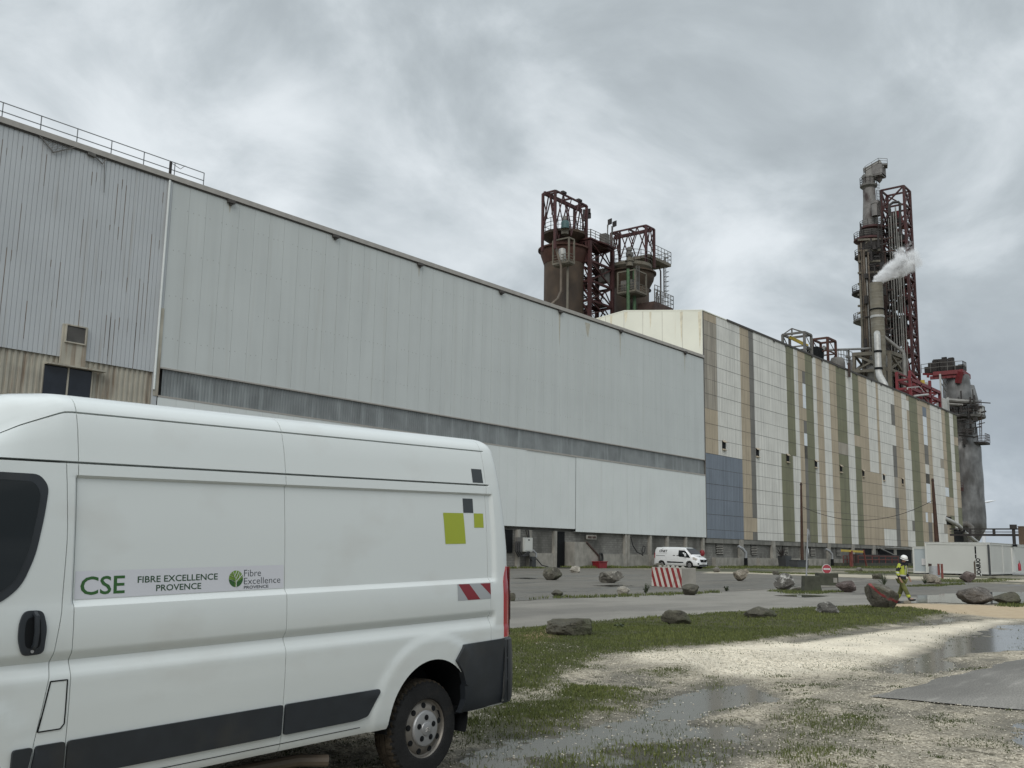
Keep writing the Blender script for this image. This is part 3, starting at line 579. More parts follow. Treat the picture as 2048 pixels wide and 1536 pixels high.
for ax in (ARCH[0], AXF):
    c = MB(); c.tube([(ax, -.3, ARCH[1]), (ax, .40, ARCH[1])], ARCH[2], 64); cut.append(c.build('cutter', M('dark'), VAN, None, local=True))
    c = MB(); c.tube([(ax, 2*VAN_W-.40, ARCH[1]), (ax, 2*VAN_W+.3, ARCH[1])], ARCH[2], 64); cut.append(c.build('cutter', M('dark'), VAN, None, local=True))
bool_cut(body, cut)
body.data.materials.clear(); body.data.materials.append(M('van_white')); body.data.materials.append(M('dark'))
for p in body.data.polygons:
    c = p.center; inw = any(math.hypot(c.x-ax, c.z-ARCH[1]) < ARCH[2]-.002 or (abs(math.hypot(c.x-ax, c.z-ARCH[1])-ARCH[2]) < .004 and abs(p.normal.y) < .3) for ax in (ARCH[0], AXF)); p.material_index = 1 if inw and c.z > .2 else 0
body.data.polygons.foreach_set('use_smooth', [True]*len(body.data.polygons)); body.data.set_sharp_from_angle(angle=math.radians(28))
def vpart(name, b, mat, parent=None, smooth=30): return b.build(name, mat, parent or VAN, smooth, local=True)
def decal(name, poly, off, mat, parent=None, cuts=(), b=None, thick=None):
    bm = bmesh.new(); f = bm.faces.new([bm.verts.new((p[0], 0, p[1])) for p in poly])
    zc = [z for z, _ in D_BASE]+[.55,.6,.65,.75,1.03,1.045,1.06,1.11,1.375,1.45,1.5,1.55,1.7,1.9,2.04,2.048,2.056]; zlo, zhi = min(p[1] for p in poly), max(p[1] for p in poly); llo, lhi = min(p[0] for p in poly), max(p[0] for p in poly)
    for z in zc:
        if zlo < z < zhi: bmesh.ops.bisect_plane(bm, geom=bm.verts[:]+bm.edges[:]+bm.faces[:], plane_co=(0,0,z), plane_no=(0,0,1))
    ll = [llo+(lhi-llo)*k/8 for k in range(1, 8)] if lhi > .55 else [llo+(lhi-llo)*k/4 for k in range(1, 4)]
    for l in list(ll)+[x for x in (.65,.69,.73,.76,.785,.80) if llo < x < lhi]: bmesh.ops.bisect_plane(bm, geom=bm.verts[:]+bm.edges[:]+bm.faces[:], plane_co=(l,0,0), plane_no=(1,0,0))
    if thick:
        r = bmesh.ops.extrude_face_region(bm, geom=bm.faces[:]); tv = set(v for v in r['geom'] if isinstance(v, bmesh.types.BMVert))
    for v in bm.verts: v.co.y = vbody(v.co.x, v.co.z)-off
    if thick:
        for v in tv: v.co.y += thick
    bmesh.ops.triangulate(bm, faces=[f for f in bm.faces if len(f.verts) > 4])
    bb = b or MB(); bm.verts.index_update(); bb.add([v.co[:] for v in bm.verts], [[v.index for v in f.verts] for f in bm.faces]); bm.free()
    return bb if b is not None else vpart(name, bb, mat, parent)
def rounded(P, r, n=5):
    out = []; k = len(P)
    for i in range(k):
        p, a, c = Vector(P[i]), Vector(P[i-1]), Vector(P[(i+1) % k]); u, w = (a-p), (c-p); rr = min(r, u.length*.45, w.length*.45); s, e = p+u.normalized()*rr, p+w.normalized()*rr
        for t in np.linspace(0, 1, n): out.append(tuple(s*(1-t)**2+p*2*t*(1-t)+e*t*t))
    return out
# front door window, glass and frame
WIN = rounded([(-3.95,1.80),(-3.93,1.46),(-3.50,1.36),(-3.24,1.395),(-3.13,1.48),(-3.065,1.64),(-3.025,1.86),(-3.01,1.99),(-3.06,2.052),(-3.30,2.055),(-3.62,2.03)], .06)
wf = decal('window_frame', WIN, .004, M('black_plastic'), thick=.012)
cw = Vector((sum(p[0] for p in WIN)/len(WIN), sum(p[1] for p in WIN)/len(WIN)))
GL = [(-3.90,1.78),(-3.88,1.50),(-3.50,1.41),(-3.26,1.44),(-3.165,1.51),(-3.105,1.66),(-3.067,1.86),(-3.055,1.955),(-3.09,2.012),(-3.30,2.018),(-3.60,1.995)]
decal('window', rounded(GL, .05), .009, M('glass_dark'))
# door handle
hb = rounded([(-3.135,1.30),(-3.112,1.358),(-3.018,1.356),(-2.994,1.27),(-3.004,1.138),(-3.112,1.134),(-3.138,1.22)], .03)
hd = decal('door_handle', hb, .012, M('black_plastic'), thick=.014)
decal('recess', rounded([(-3.10,1.325),(-3.03,1.325),(-3.022,1.2),(-3.03,1.17),(-3.10,1.17),(-3.11,1.25)], .03), .0125, M('dark'), hd)
b = MB(); b.tube([van_local(-3.058,1.345,.008), van_local(-3.058,1.33,.03), van_local(-3.057,1.25,.036), van_local(-3.06,1.185,.03), van_local(-3.06,1.175,.012)], .013, 8); vpart('grip', b, M('black_plastic'), hd)
b = MB(); q = van_local(-3.066,1.155,.013); b.tube([q, (q[0], q[1]-.006, q[2])], .008, 10); vpart('lock', b, M('hub'), hd)
# fuel flap
b = MB(); FL = [(-2.955,.995),(-2.866,.995),(-2.866,.775),(-2.885,.752),(-3.002,.752)]
decal('', FL, .0015, None, b=b); vpart('fuel_flap', b, M('van_white'))
b = MB(); PF = FL+[FL[0]]
for p, q in zip(PF[:-1], PF[1:]):
    for k in range(6): b.bar(van_local(p[0]+(q[0]-p[0])*k/6, p[1]+(q[1]-p[1])*k/6, .001), van_local(p[0]+(q[0]-p[0])*(k+1)/6, p[1]+(q[1]-p[1])*(k+1)/6, .001), .006)
vpart('flap_gap', b, M('dark'))
# lower black side mouldings
def moulding(P): return decal('side_moulding', rounded(P, .018, 4), .016, M('black_plastic'), thick=.022)
moulding([(-2.842,.500),(-1.462,.500),(-1.462,.686),(-2.842,.686)])
moulding([(-1.442,.500),(-.83,.500),(-.735,.515),(-.675,.60),(-.635,.665),(-.64,.684),(-1.442,.686)])
moulding([(-3.04,.500),(-2.856,.500),(-2.856,.686),(-3.012,.686)]); moulding([(-3.13,.500),(-3.06,.500),(-3.03,.686),(-3.13,.686)])
b = MB()
for l in np.linspace(-3.1, -.62, 16)[:-2]: b.bar(van_local(l, .447, .0005), van_local(l+.166, .447, .0005), .004)
vpart('sill_joint', b, M('dark'))
b = MB(); b.box((-4.5,.10,.385), (.30,1.94,.44)); vpart('underbody', b, M('dark'))
b = MB(); b.tube([(-2.6,.45,.25),(-1.6,.36,.25),(-1.15,.22,.27),(-.98,.12,.255)], [.035,.035,.04,.04], 10); vpart('exhaust_pipe', b, M('pipe_tan'))
for ax in (ARCH[0], AXF):
    for y0, y1 in ((.035,.42), (2*VAN_W-.42, 2*VAN_W-.035)):
        b = MB(); b.lathe([(ARCH[2]-.004, y0), (ARCH[2]-.004, y1)], (ax, 0, ARCH[1]), 40, axis='y', a0=-.35, a1=math.pi+.1); yy = y1 if y0 < 1 else y0; b.lathe([(.001, yy), (ARCH[2], yy)], (ax, 0, ARCH[1]), 40, axis='y', a0=-.1, a1=math.pi+.1); vpart('arch_liner', b, M('dark'))
# rear bumper: side panel and wrap round the corner
BP = [(.128,.80),(.216,.908),(.66,.916),(.66,.42),(.205,.405),(.262,.50),(.31,.62),(.285,.72)]
b = MB(); decal('', [(.228,.405),(.70,.42),(.70,.916),(.216,.908),(.128,.80),(.200,.712),(.240,.62),(.256,.50)], .022, None, b=b, thick=.05)
path = [(.695,-.022),(.76,-.018),(.815,.0),(.862,.045),(.890,.11),(.904,.2),(.908,VAN_W)]; path = path+[(x, 2*VAN_W-y) for x, y in path[::-1]]
vs = []; fs = []
prof = [(-.05,.425),(-.015,.42),(0,.46),(.006,.62),(.004,.80),(-.004,.905),(-.02,.918),(-.09,.92)]
for i, (x, y) in enumerate(path):
    a, c = path[max(0, i-1)], path[min(len(path)-1, i+1)]; t = Vector((c[0]-a[0], c[1]-a[1])).normalized(); n = Vector((t.y, -t.x))
    for o, z in prof: vs.append((x+n.x*o, y+n.y*o, z))
m = len(prof)
for i in range(len(path)-1):
    for j in range(m-1): fs.append((i*m+j, i*m+j+1, (i+1)*m+j+1, (i+1)*m+j))
b.add(vs, fs); bump = vpart('rear_bumper', b, M('black_plastic'))
b = MB()
for z0, z1 in ((.44,.60),(.61,.76),(.77,.905)): b.bar((.730,-.0265,z0), (.730,-.0265,z1), .004)
vpart('bumper_joint', b, M('dark'), bump)
# tail lights
def taillight(flip):
    L = [(.716,.925),(.716,1.36),(.732,1.41),(.764,1.475),(.815,1.475),(.820,1.30),(.820,.925)]
    b = MB(); decal('', L, .006, None, b=b, thick=.02)
    w = [(.80,1.47),(.835,1.47),(.838,.925),(.80,.925)]; pth = [(.825,.030),(.855,.062),(.870,.11),(.872,.20)]
    vs = [(x, y, z) for x, y in pth for z in (.925, 1.2, 1.47)]; b.add(vs, [(i*3+j, i*3+j+1, (i+1)*3+j+1, (i+1)*3+j) for i in range(3) for j in range(2)])
    c = MB(); vs = [(x+.004, y-.003, z) for x, y in pth for z in (1.05,1.09,1.24,1.28)]; c.add(vs, [(i*4+j, i*4+j+1, (i+1)*4+j+1, (i+1)*4+j) for i in range(3) for j in range(3)])
    if flip:
        for q in (b, c): q.v = [(x, 2*VAN_W-y, z) for x, y, z in q.v]
    tl = vpart('tail_light', b, M('red_lens')); vpart('reversing_lens', c, M('clear_lens'), tl)
taillight(False); taillight(True)
b = MB(); b.bar((.866,VAN_W,.95),(.866,VAN_W,1.6),.012); vpart('rear_door_gap', b, M('dark'))
b = MB(); b.prism([(-3.62,.20),(-3.62,1.84),(-4.03,1.76),(-4.03,.28)], 0, .012); b.v = [(x, y, zprof_ext(x)+.004+h) for x, y, h in b.v]; vpart('windscreen', b, M('glass_dark'))
b = MB(); b.cbox((-3.95,-.12,1.60),(.16,.20,.36)); vpart('wing_mirror', b, M('black_plastic'), smooth=40)
for s in (0, 1):
    b = MB(); yy = .16 if not s else 2*VAN_W-.16; b.prism(rounded([(-4.42,.95),(-4.25,1.18),(-4.05,1.24),(-4.15,.95)], .03), yy-.10, yy+.06, 'y'); vpart('headlight', b, M('clear_lens'))
# wheels
def make_wheel(ax, side):
    y0 = .065 if side == 0 else 2*VAN_W-.065; sg = 1 if side == 0 else -1; W = .215; zc = .335
    b = MB(); R = .345; prof = [(.205,.012),(.212,.0),(.235,-.004),(.262,.0),(.29,.001),(.318,.008),(.332,.022),(.341,.036)]
    tread = [(.345,.045),(.345,.072),(.327,.074),(.327,.084),(.345,.084),(.345,.128),(.327,.130),(.327,.140),(.345,.140),(.345,.170)]
    prof = prof+tread+[(.341,W-.036),(.332,W-.022),(.318,W-.008),(.27,W),(.212,W),(.19,W-.02)]
    n = 120; b.lathe([(r, h*sg) for r, h in prof], (0,0,0), n, axis='y')
    # tread blocks: cut every second rib slice a little at the shoulder
    vs = []
    for i, (x, y, z) in enumerate(b.v):
        k = i % n; r = math.hypot(x, z); ay = y*sg
        if r > .330 and k % 3 == 0 and (ay < .072 or ay > W-.072): f = (r-.013)/r; x, z = x*f, z*f
        vs.append((x+ax, y+y0, z+zc))
    b.v = vs; rr_ = [math.hypot(b.v[f[0]][0]-ax, b.v[f[0]][2]-zc) for f in b.f]; b.mi = [1 if q > .326 else 0 for q in rr_]; w = vpart('wheel', b, [M('tyre'), M('tyre_mud')], smooth=25)
    b = MB(); b.lathe([(.222,-.002*sg),(.226,.006*sg),(.214,.012*sg),(.203,.02*sg),(.197,.035*sg),(.186,.038*sg),(.178,.030*sg),(.150,.022*sg),(.128,.018*sg),(.110,.022*sg),(.104,.030*sg),(.02,.03*sg)], (ax, y0, zc), 48, axis='y'); rim = vpart('rim', b, M('rim'), w, 40)
    for k in range(9):
        b = MB(); t = 2*math.pi*(k+.3)/9; cx, cz = ax+.160*math.cos(t), zc+.160*math.sin(t); b.lathe([(.0001,.0205*sg),(.020,.0205*sg),(.0225,.028*sg)], (cx, y0, cz), 12, axis='y'); vpart('rim_hole', b, M('dark'), rim)
    b = MB(); b.lathe([(.129,.022*sg),(.127,.010*sg),(.120,.002*sg),(.103,-.001*sg),(.052,-.004*sg),(.048,-.010*sg),(.040,-.013*sg),(.0001,-.014*sg)], (ax, y0, zc), 40, axis='y'); hub = vpart('hub_cap', b, M('hub'), w, 30)
    for k in range(5):
        b = MB(); t = 2*math.pi*(k+.25)/5; cx, cz = ax+.078*math.cos(t), zc+.078*math.sin(t); b.lathe([(.0001,-.0050*sg),(.020,-.0050*sg),(.022,.002*sg)], (cx, y0, cz), 14, axis='y'); b.lathe([(.0001,-.012*sg),(.008,-.012*sg),(.009,-.003*sg)], (cx, y0, cz), 6, axis='y'); vpart('wheel_bolt', b, M('dark'), hub, 30)
    b = MB()
    for dz in (.010,-.006): b.bar((ax-.020,y0-.0150*sg,zc+dz-.012),(ax,y0-.0150*sg,zc+dz),.005,.002); b.bar((ax+.020,y0-.0150*sg,zc+dz-.012),(ax,y0-.0150*sg,zc+dz),.005,.002)
    vpart('chevron_emblem', b, M('clear_lens'), hub)
for ax in (ARCH[0], AXF): make_wheel(ax, 0); make_wheel(ax, 1)
# stickers and lettering
decal('lime_sticker', [(.020,1.661),(.020+.001,1.898),(.262,1.898),(.290,1.661)][0:0] or [(.066,1.661),(.050,1.897),(.283,1.897),(.300,1.661)], .0015, M('lime'))
decal('lime_sticker', [(.405,1.785),(.408,1.897),(.520,1.897),(.520,1.785)], .0015, M('lime'))
decal('grey_sticker', [(.285,1.900),(.283,2.012),(.402,2.012),(.403,1.900)], .0015, M('charcoal'))
decal('grey_sticker', [(.398,2.140),(.398,2.250),(.522,2.250),(.526,2.140)], .0015, M('charcoal'))
rf = decal('warning_sticker', [(.165,1.235),(.165,1.358),(.553,1.353),(.553,1.232)], .0015, M('reflect_grey'))
decal('red_stripe', [(.282,1.2345),(.175,1.357),(.300,1.355),(.425,1.234)], .0022, M('reflect_red'), rf)
decal('red_stripe', [(.553,1.262),(.430,1.3535),(.552,1.3525)], .0022, M('reflect_red'), rf)
stk = decal('side_sticker', [(-2.838,1.398),(-2.838,1.545),(-1.462,1.545),(-1.462,1.400)], .0012, M('sticker'))
def text_mb(s, x0, x1, z0, z1, mapf, bold=0.0, upright=True):
    cu = bpy.data.curves.new('t', 'FONT'); cu.body = s; cu.offset = bold; cu.resolution_u = 3; cu.fill_mode = 'FRONT' if hasattr(cu, 'fill_mode') else 'FULL'
    try: cu.dimensions = '2D'; cu.fill_mode = 'BOTH'
    except Exception: pass
    o = bpy.data.objects.new('t', cu); COL.objects.link(o); dg = bpy.context.evaluated_depsgraph_get(); dg.update(); me = o.evaluated_get(dg).to_mesh()
    V = [(v.co.x, v.co.y) for v in me.vertices]; F = [tuple(p.vertices) for p in me.polygons]; o.evaluated_get(dg).to_mesh_clear(); bpy.data.objects.remove(o); bpy.data.curves.remove(cu)
    ax0, ax1 = min(v[0] for v in V), max(v[0] for v in V); ay0, ay1 = min(v[1] for v in V), max(v[1] for v in V)
    b = MB(); b.add([mapf(x0+(x-ax0)/(ax1-ax0)*(x1-x0), z0+(y-ay0)/(ay1-ay0)*(z1-z0)) for x, y in V], F); return b
vm = lambda l, z: van_local(l, z, .0022)
vpart('lettering', text_mb('CSE', -2.808, -2.552, 1.418, 1.516, vm, .012), M('ink_green'), stk)
vpart('lettering', text_mb('FIBRE EXCELLENCE', -2.476, -1.953, 1.4705, 1.507, vm, .012), M('ink_dkgreen'), stk)
vpart('lettering', text_mb('PROVENCE', -2.360, -2.066, 1.4205, 1.456, vm, .012), M('ink_dkgreen'), stk)
vpart('lettering', text_mb('Fibre', -1.764, -1.638, 1.481, 1.521, vm, -.008), M('ink_dark'), stk)
vpart('lettering', text_mb('Excellence', -1.764, -1.488, 1.434, 1.473, vm, -.008), M('ink_dark'), stk)
vpart('lettering', text_mb('PROVENCE', -1.764, -1.580, 1.407, 1.425, vm, .012), M('ink_dark'), stk)
def emblem():
    cx, cz, rx, rz = -1.823, 1.4705, .0510, .0495; E = lambda t, k=1.0: (cx+rx*k*math.cos(t), cz+rz*k*math.sin(t))
    decal('emblem', [E(2*math.pi*k/40) for k in range(40)], .0020, M('ink_leaf'), stk)
    for a0, a1, tip in ((math.pi*1.02, math.pi*1.46, (-.009,-.006)), (math.pi*1.54, math.pi*2.02, (.006,-.002))):
        decal('emblem_leaf', [E(a0+(a1-a0)*k/14) for k in range(15)]+[(cx+tip[0], cz+tip[1]-.02), (cx+tip[0]*1.2, cz+tip[1])], .0024, M('ink_green'), stk)
    b = MB(); T = lambda x, z: van_local(cx+x*rx, cz+z*rz, .0032)
    for (p, q, w) in (((.02,-1.0),(.0,-.2),.010),((.0,-.25),(-.42,.86),.008),((.04,-.35),(.86,.50),.006),((-.02,-.45),(-.92,-.02),.006),((-.2,.3),(.12,.98),.004),((.02,.0),(.42,.88),.004),((-.1,.1),(-.85,.42),.004),((.45,.1),(.55,.75),.003),((-.3,.55),(-.75,.6),.003),((.5,.12),(.93,.2),.003)):
        P, Q = Vector(T(*p)), Vector(T(*q)); b.bar(P, Q, w, .0008)
    vpart('emblem_vein', b, M('sticker'), stk)
emblem()
# ================================================================== LONG WHITE HALL
YW = 59.5
def Wp(px, py, Y=YW): p = WY(px, py, Y); return float(p[0]), float(p[2])
def ribwall(b, x0, x1, z0, z1, y, prof, pitch, mi=0, flip=1):     # vertical ribs as real geometry
    pts = []; x = x0
    while x < x1-1e-6:
        for u, d in prof:
            xx = x+u*pitch
            if xx <= x1+1e-6: pts.append((xx, y+d))
        x += pitch
    pts.append((x1, y)); n = len(pts); vs = [(p, q, z0) for p, q in pts]+[(p, q, z1) for p, q in pts]
    b.add(vs, [(i, i+1, n+i+1, n+i) for i in range(n-1)], mi); return b
PAN = [(0,0),(.80,0),(.84,.035),(.95,.035),(.99,0)]
TRAP = [(0,0),(.42,0),(.52,.07),(.90,.07),(.99,0)]
FLAT = [(0,0),(.985,0),(.988,.02),(.997,.02),(.999,0)]
HALL = thing('hall', 'long flat roofed hall clad in pale grey sheets, dark grey strip across it', 'building', (60, YW, 0))
b = MB(); ribwall(b, -25, 35.55, 12.98, 26.55, YW, PAN, .30); r_ = random.Random(8)
for k in range(150):                           # rust runs down the ribs, starting at fixings
    x = -25+.30*int(r_.uniform(70, 201))+.268; z = r_.choice((25.3, 22.1, 19.0, 16.2))+r_.uniform(-.25, .25); ln = min(z-13.0, r_.uniform(.3, 1.0) if r_.random() < .6 else r_.uniform(1.5, 5.0)); w = r_.uniform(.012, .03); b.add([(x-w,YW-.004,z),(x+w,YW-.004,z),(x+w*.5,YW-.004,z-ln),(x-w*.5,YW-.004,z-ln)], [(0,3,2,1)], 1)
b.build('corrugated_wall', [M('hall_corr'), M('rust_run')], HALL)
b = MB(); ribwall(b, -25, 35.9, 3.6, 13.02, YW+.10, TRAP, .36); b.build('rusty_wall', M('rust_corr'), HALL)
b = MB(); ribwall(b, 35.95, 112.72, 13.36, 26.55, YW-.02, FLAT, 1.38); r_ = random.Random(9)
for zf_ in (24.6, 21.6, 18.4, 15.4):           # rows of screw heads
    for k in range(165):
        if r_.random() < .75: x = 36.3+k*.462+r_.uniform(-.05,.05); z = zf_+r_.uniform(-.06,.06); b.add([(x-.035,YW-.024,z-.035),(x+.035,YW-.024,z-.035),(x+.035,YW-.024,z+.035),(x-.035,YW-.024,z+.035)], [(0,1,2,3)], 1)
b.build('upper_panel_wall', [M('hall_panel'), M('screw')], HALL)
b = MB(); ribwall(b, 36.0, 84.4, 3.95, 11.40, YW-.03, FLAT, 1.43); ribwall(b, 84.42, 112.72, 3.68, 11.38, YW-.06, FLAT, 1.43); b.box((36.0,YW-.02,3.93),(84.4,YW+.3,3.95)); b.box((84.42,YW-.05,3.66),(112.72,YW+.3,3.68)); b.build('lower_panel_wall', M('hall_low'), HALL)
b = MB(); ribwall(b, 36.3, 112.72, 11.38, 13.36, YW+.10, [(0,0),(.5,0),(.6,.03),(.9,.03)], .25); b.build('glazed_strip', M('band'), HALL)
b = MB(); b.box((36.0,YW-.06,13.30),(112.72,YW+.1,13.40)); b.box((36.0,YW-.05,11.36),(76.0,YW+.1,11.48)); b.box((76.02,YW-.10,11.36),(112.72,YW+.1,11.52)); b.build('strip_sill', M('fascia'), HALL)
b = MB(); b.box((35.56,YW-.05,3.6),(35.92,YW+.05,26.5)); b.build('corner_flashing', M('hall_corr'), HALL)
b = MB(); b.box((35.62,YW-.09,11.4),(35.98,YW-.052,17.4)); b.build('rusty_flashing', M('rust_corr'), HALL)
b = MB(); b.box((-25,YW-.16,26.50),(112.8,YW+.10,26.86)); b.build('roof_fascia', M('fascia'), HALL); b = MB(); b.box((-25,YW-.09,26.40),(112.72,YW+.05,26.498)); b.build('eaves_joint', M('fascia_dark'), HALL)
b = MB(); b.box((-25,YW+.101,26.45),(112.8,78,26.80)); b.build('roof', M('fascia'), HALL)
b = MB(); b.box((-25,YW+.6,0),(112.7,78,26.44)); b.build('building_core', M('concrete'), HALL)
for px, py in ((460,404),(669,473),(838,529),(1001,584),(1119,623),(1240,662),(1369,705)):
    x, z = Wp(px, py); b = MB(); b.box((x-.28,YW-.30,z-.14),(x+.28,YW-.03,z+.10)); b.prism([(x-.15,z-.14),(x+.15,z-.14),(x+.05,z-.32),(x-.05,z-.32)], YW-.22, YW-.06, 'y'); b.build('roof_drain', M('fascia_dark'), HALL)
b = MB(); b.tube([(35.62,YW-.13,26.4),(35.62,YW-.13,11.8)], .075, 8); b.build('downpipe', M('hall_low'), HALL)
b = MB(); xe = WY(408, 352, YW+.35)[0]; b.rail([(-25,YW+.35,26.82),(xe,YW+.35,26.82)], 1.15, 2.35, .05); b.build('roof_railing', M('rail'), HALL)
# torn netting under the eaves
b = MB(); A = Vector((*[0]*3,))
def wpt(px, py, Y): p = WY(px, py, Y); return Vector(p)
tri = [wpt(78,270,YW-.12), wpt(107,305,YW-.12), wpt(152,294,YW-.12)]
for k in range(9):
    t = k/8; b.bar(tri[0].lerp(tri[2], t), tri[0].lerp(tri[1], min(1, t*1.6)) if t < .62 else tri[1].lerp(tri[2], (t-.62)/.38), .02); b.bar(tri[0].lerp(tri[1], t), tri[0].lerp(tri[2], t), .018)
b.bar(tri[0], tri[1], .06); b.bar(tri[1], tri[2], .06); b.build('torn_netting', M('steel_grey'), HALL); b = MB(); b.bar(wpt(176,306,YW-.12), wpt(190,312,YW-.12), .22); b.tube([wpt(188,311,YW-.12), wpt(205,328,YW-.12), wpt(212,318,YW-.12)], .04, 6); b.bar(wpt(209,325,YW-.1), wpt(208,385,YW-.1), .03)
b.build('broken_bracket', M('steel_grey'), HALL)
b = MB(); q = wpt(340,348,YW); b.bar(q, q+Vector((0,0,.9)), .14); b.tube([q+Vector((.1,0,.8)), q+Vector((.9,.2,.7)), q+Vector((1.3,.3,1.1))], .02, 5); b.build('roof_bracket', M('steel_dark'), HALL)
# window with rusty surround and louvre above it
x0, z1 = Wp(90,728); x1, _ = Wp(184,740); z0 = Wp(130,800)[1]
b = MB(); b.box((x0,YW-.02,z0),(x1,YW+.02,z1)); w = b.build('window', M('window_dark'), HALL)
xm = Wp(134,770)[0]; b = MB(); b.box((xm-.05,YW-.06,z0),(xm+.05,YW-.021,z1)); b.box((x0-.1,YW-.10,z0-.14),(x1+.15,YW+.03,z0-.001)); b.box((x0-.05,YW-.45,z1+.001),(x1+.75,YW+.03,z1+.10)); b.box((x1+.001,YW-.05,z0),(x1+.10,YW+.03,z1)); b.build('window_frame', M('rust_corr'), w)
lx0, lz1 = Wp(129,648); lx1, _ = Wp(171,655); lz0 = Wp(145,688)[1]
b = MB(); ribwall(b, lx0-.1, lx1+.1, z1+.1, lz0, YW-.16, TRAP, .34); b.box((lx0-.12,YW-.15,z1+.1),(lx1+.12,YW+.05,lz1)); b.build('louvre_box', M('rust_corr'), HALL)
b = MB(); n = 15
for k in range(n):
    z = lz0+.08+(lz1-lz0-.16)*k/n; b.add([(lx0+.08,YW-.22,z),(lx1-.08,YW-.22,z),(lx1-.08,YW-.152,z+.09),(lx0+.08,YW-.152,z+.09)], [(0,1,2,3)])
lv = b.build('louvre', M('steel_grey'), HALL)
b = MB()
for a in ((lx0,lz0,lx1,lz0+.08),(lx0,lz1-.08,lx1,lz1),(lx0,lz0+.081,lx0+.08,lz1-.081),(lx1-.08,lz0+.081,lx1,lz1-.081)): b.box((a[0],YW-.26,a[1]),(a[2],YW-.151,a[3]))
b.build('louvre_frame', M('rust_corr'), lv)
for px, py, ln, w in ((1119,628,3.4,.16),(1175,646,1.6,.5),(1240,665,3.0,.14),(1369,708,2.6,.12),(838,533,1.0,.10),(460,408,.7,.12)):
    x, z = Wp(px, py); b = MB(); b.prism([(x-w,z),(x+w,z),(x+w*.5,z-ln*.6),(x+w*.2,z-ln),(x-w*.3,z-ln*.8)], YW-.026, YW-.022, 'y'); b.build('rust_stain', M('rust_stain'), HALL)
# block-work base
def block_mat():
    t = NT('block_wall'); sp = t.N.new('ShaderNodeSeparateXYZ'); t.L.new(t.tc, sp.inputs[0]); cb = t.N.new('ShaderNodeCombineXYZ'); t.L.new(sp.outputs[0], cb.inputs[0]); t.L.new(sp.outputs[2], cb.inputs[1])
    br = t.N.new('ShaderNodeTexBrick'); t.L.new(cb.outputs[0], br.inputs['Vector']); br.inputs['Scale'].default_value = 1.0; br.inputs['Brick Width'].default_value = .55; br.inputs['Row Height'].default_value = .235; br.inputs['Mortar Size'].default_value = .016; br.inputs['Mortar Smooth'].default_value = .4
    for i, c in enumerate(((.17,.165,.15,1),(.225,.22,.20,1),(.10,.098,.088,1))): br.inputs[i+1].default_value = c
    s = t.rng(t.noise(.45, 6, .6, (1,1,.45)), .44, .66); t.col(t.mix(t.mth('MULTIPLY', s, .75), br.outputs[0], (.062,.06,.052))); t.rough(.92); t.bump(br.outputs['Fac'], -.4, .02); return t.m
MT['block'] = block_mat()
b = MB(); b.box((-25,YW+.35,0),(112.7,YW+.599,3.66)); b.build('block_wall', M('block'), HALL)
for a, c in ((-25,73.0),(76.9,81.2),(87.45,112.7)): b = MB(); b.box((a,YW+.10,0),(c,YW+.349,1.44)); b.build('plinth', M('concrete_lt'), HALL)
for x in (49.5,58,66,74.95,76.75,80.9,94.05,94.6,99.3,103.2,107.6,112.0): b = MB(); b.box((x,YW+.02,0),(x+.42,YW+.349,3.64)); b.build('column', M('concrete_lt'), HALL)
b = MB(); b.box((81.32,YW+.30,0),(83.0,YW+.348,3.62)); b.build('dark_recess', M('dark'), HALL)
b = MB(); b.box((70.0,YW+.2,1.45),(74.4,YW+.347,3.6)); b.build('dark_recess', M('dark'), HALL)
b = MB(); b.box((83.05,YW-.9,0),(85.2,YW+.30,2.62)); b.prism([(85.21,0),(87.4,0),(87.4,1.2),(85.21,2.5)], YW-.9, YW+.30, 'y'); st = b.build('stair_wall', M('concrete_lt'), HALL)
b = MB(); b.bar((85.1,YW-.92,2.62),(87.42,YW-.92,1.22),.20,.16); b.bar((87.42,YW-.92,1.25),(87.42,YW-.92,.05),.12); b.build('stair_edge', M('steel_brown'), st)
b = MB(); b.box((86.45,YW-.10,2.95),(88.2,YW+.01,3.38)); sg = b.build('wall_sign', M('concrete_lt'), HALL)
b = MB(); b.box((86.58,YW-.13,3.06),(87.28,YW-.101,3.27)); b.box((87.42,YW-.13,3.06),(88.05,YW-.101,3.27)); b.build('wall_sign_text', M('steel_brown'), sg)
# ================================================================== STRIPED BUILDING
SB0, SB1, SBZ0, SBZ1 = 112.9, 229.8, 3.62, 32.78
SIL = thing('striped_building', 'tall building striped in white, tan and olive green sheets, blue patch at its corner', 'building', ((SB0+SB1)/2, YW, 0))
zx = lambda x, y: float(WY(1380+x/3.0712, 600+y/3.0712, YW)[0])
SK = ['sheet_white','sheet_tan','sheet_green','sheet_grey','sheet_blue','sheet_clean','sheet_tan_dirty','dark']
Wc, Tc, Gc, Kc, Bc, Cc, Dc, Xc = range(8)
colsd = [(82,95,Dc),(160,130,Wc),(303,165,Tc),(357,195,Kc),(386,240,Wc),(515,540,Wc),(541,280,Wc),(586,290,Gc),(611,295,Gc),(633,300,Wc),(658,320,Tc),(684,330,Tc),(703,345,Gc),(748,350,Wc),(770,360,Tc),(808,380,Wc),(851,390,Tc),(893,410,Gc),(952,425,Wc),(993,440,Gc),(1030,460,Tc),(1083,480,Wc),(1137,495,Tc),(1151,500,Wc),(1227,530,Wc),(1250,540,Tc),(1295,560,Wc),(1325,575,Wc),(1341,590,Gc),(1391,610,Tc),(1411,620,Tc),(1424,625,Cc),(1448,640,Tc),(1472,650,Wc),(1520,665,Wc),(1541,675,Tc),(1563,690,Gc),(1590,700,Wc),(1613,715,Gc)]
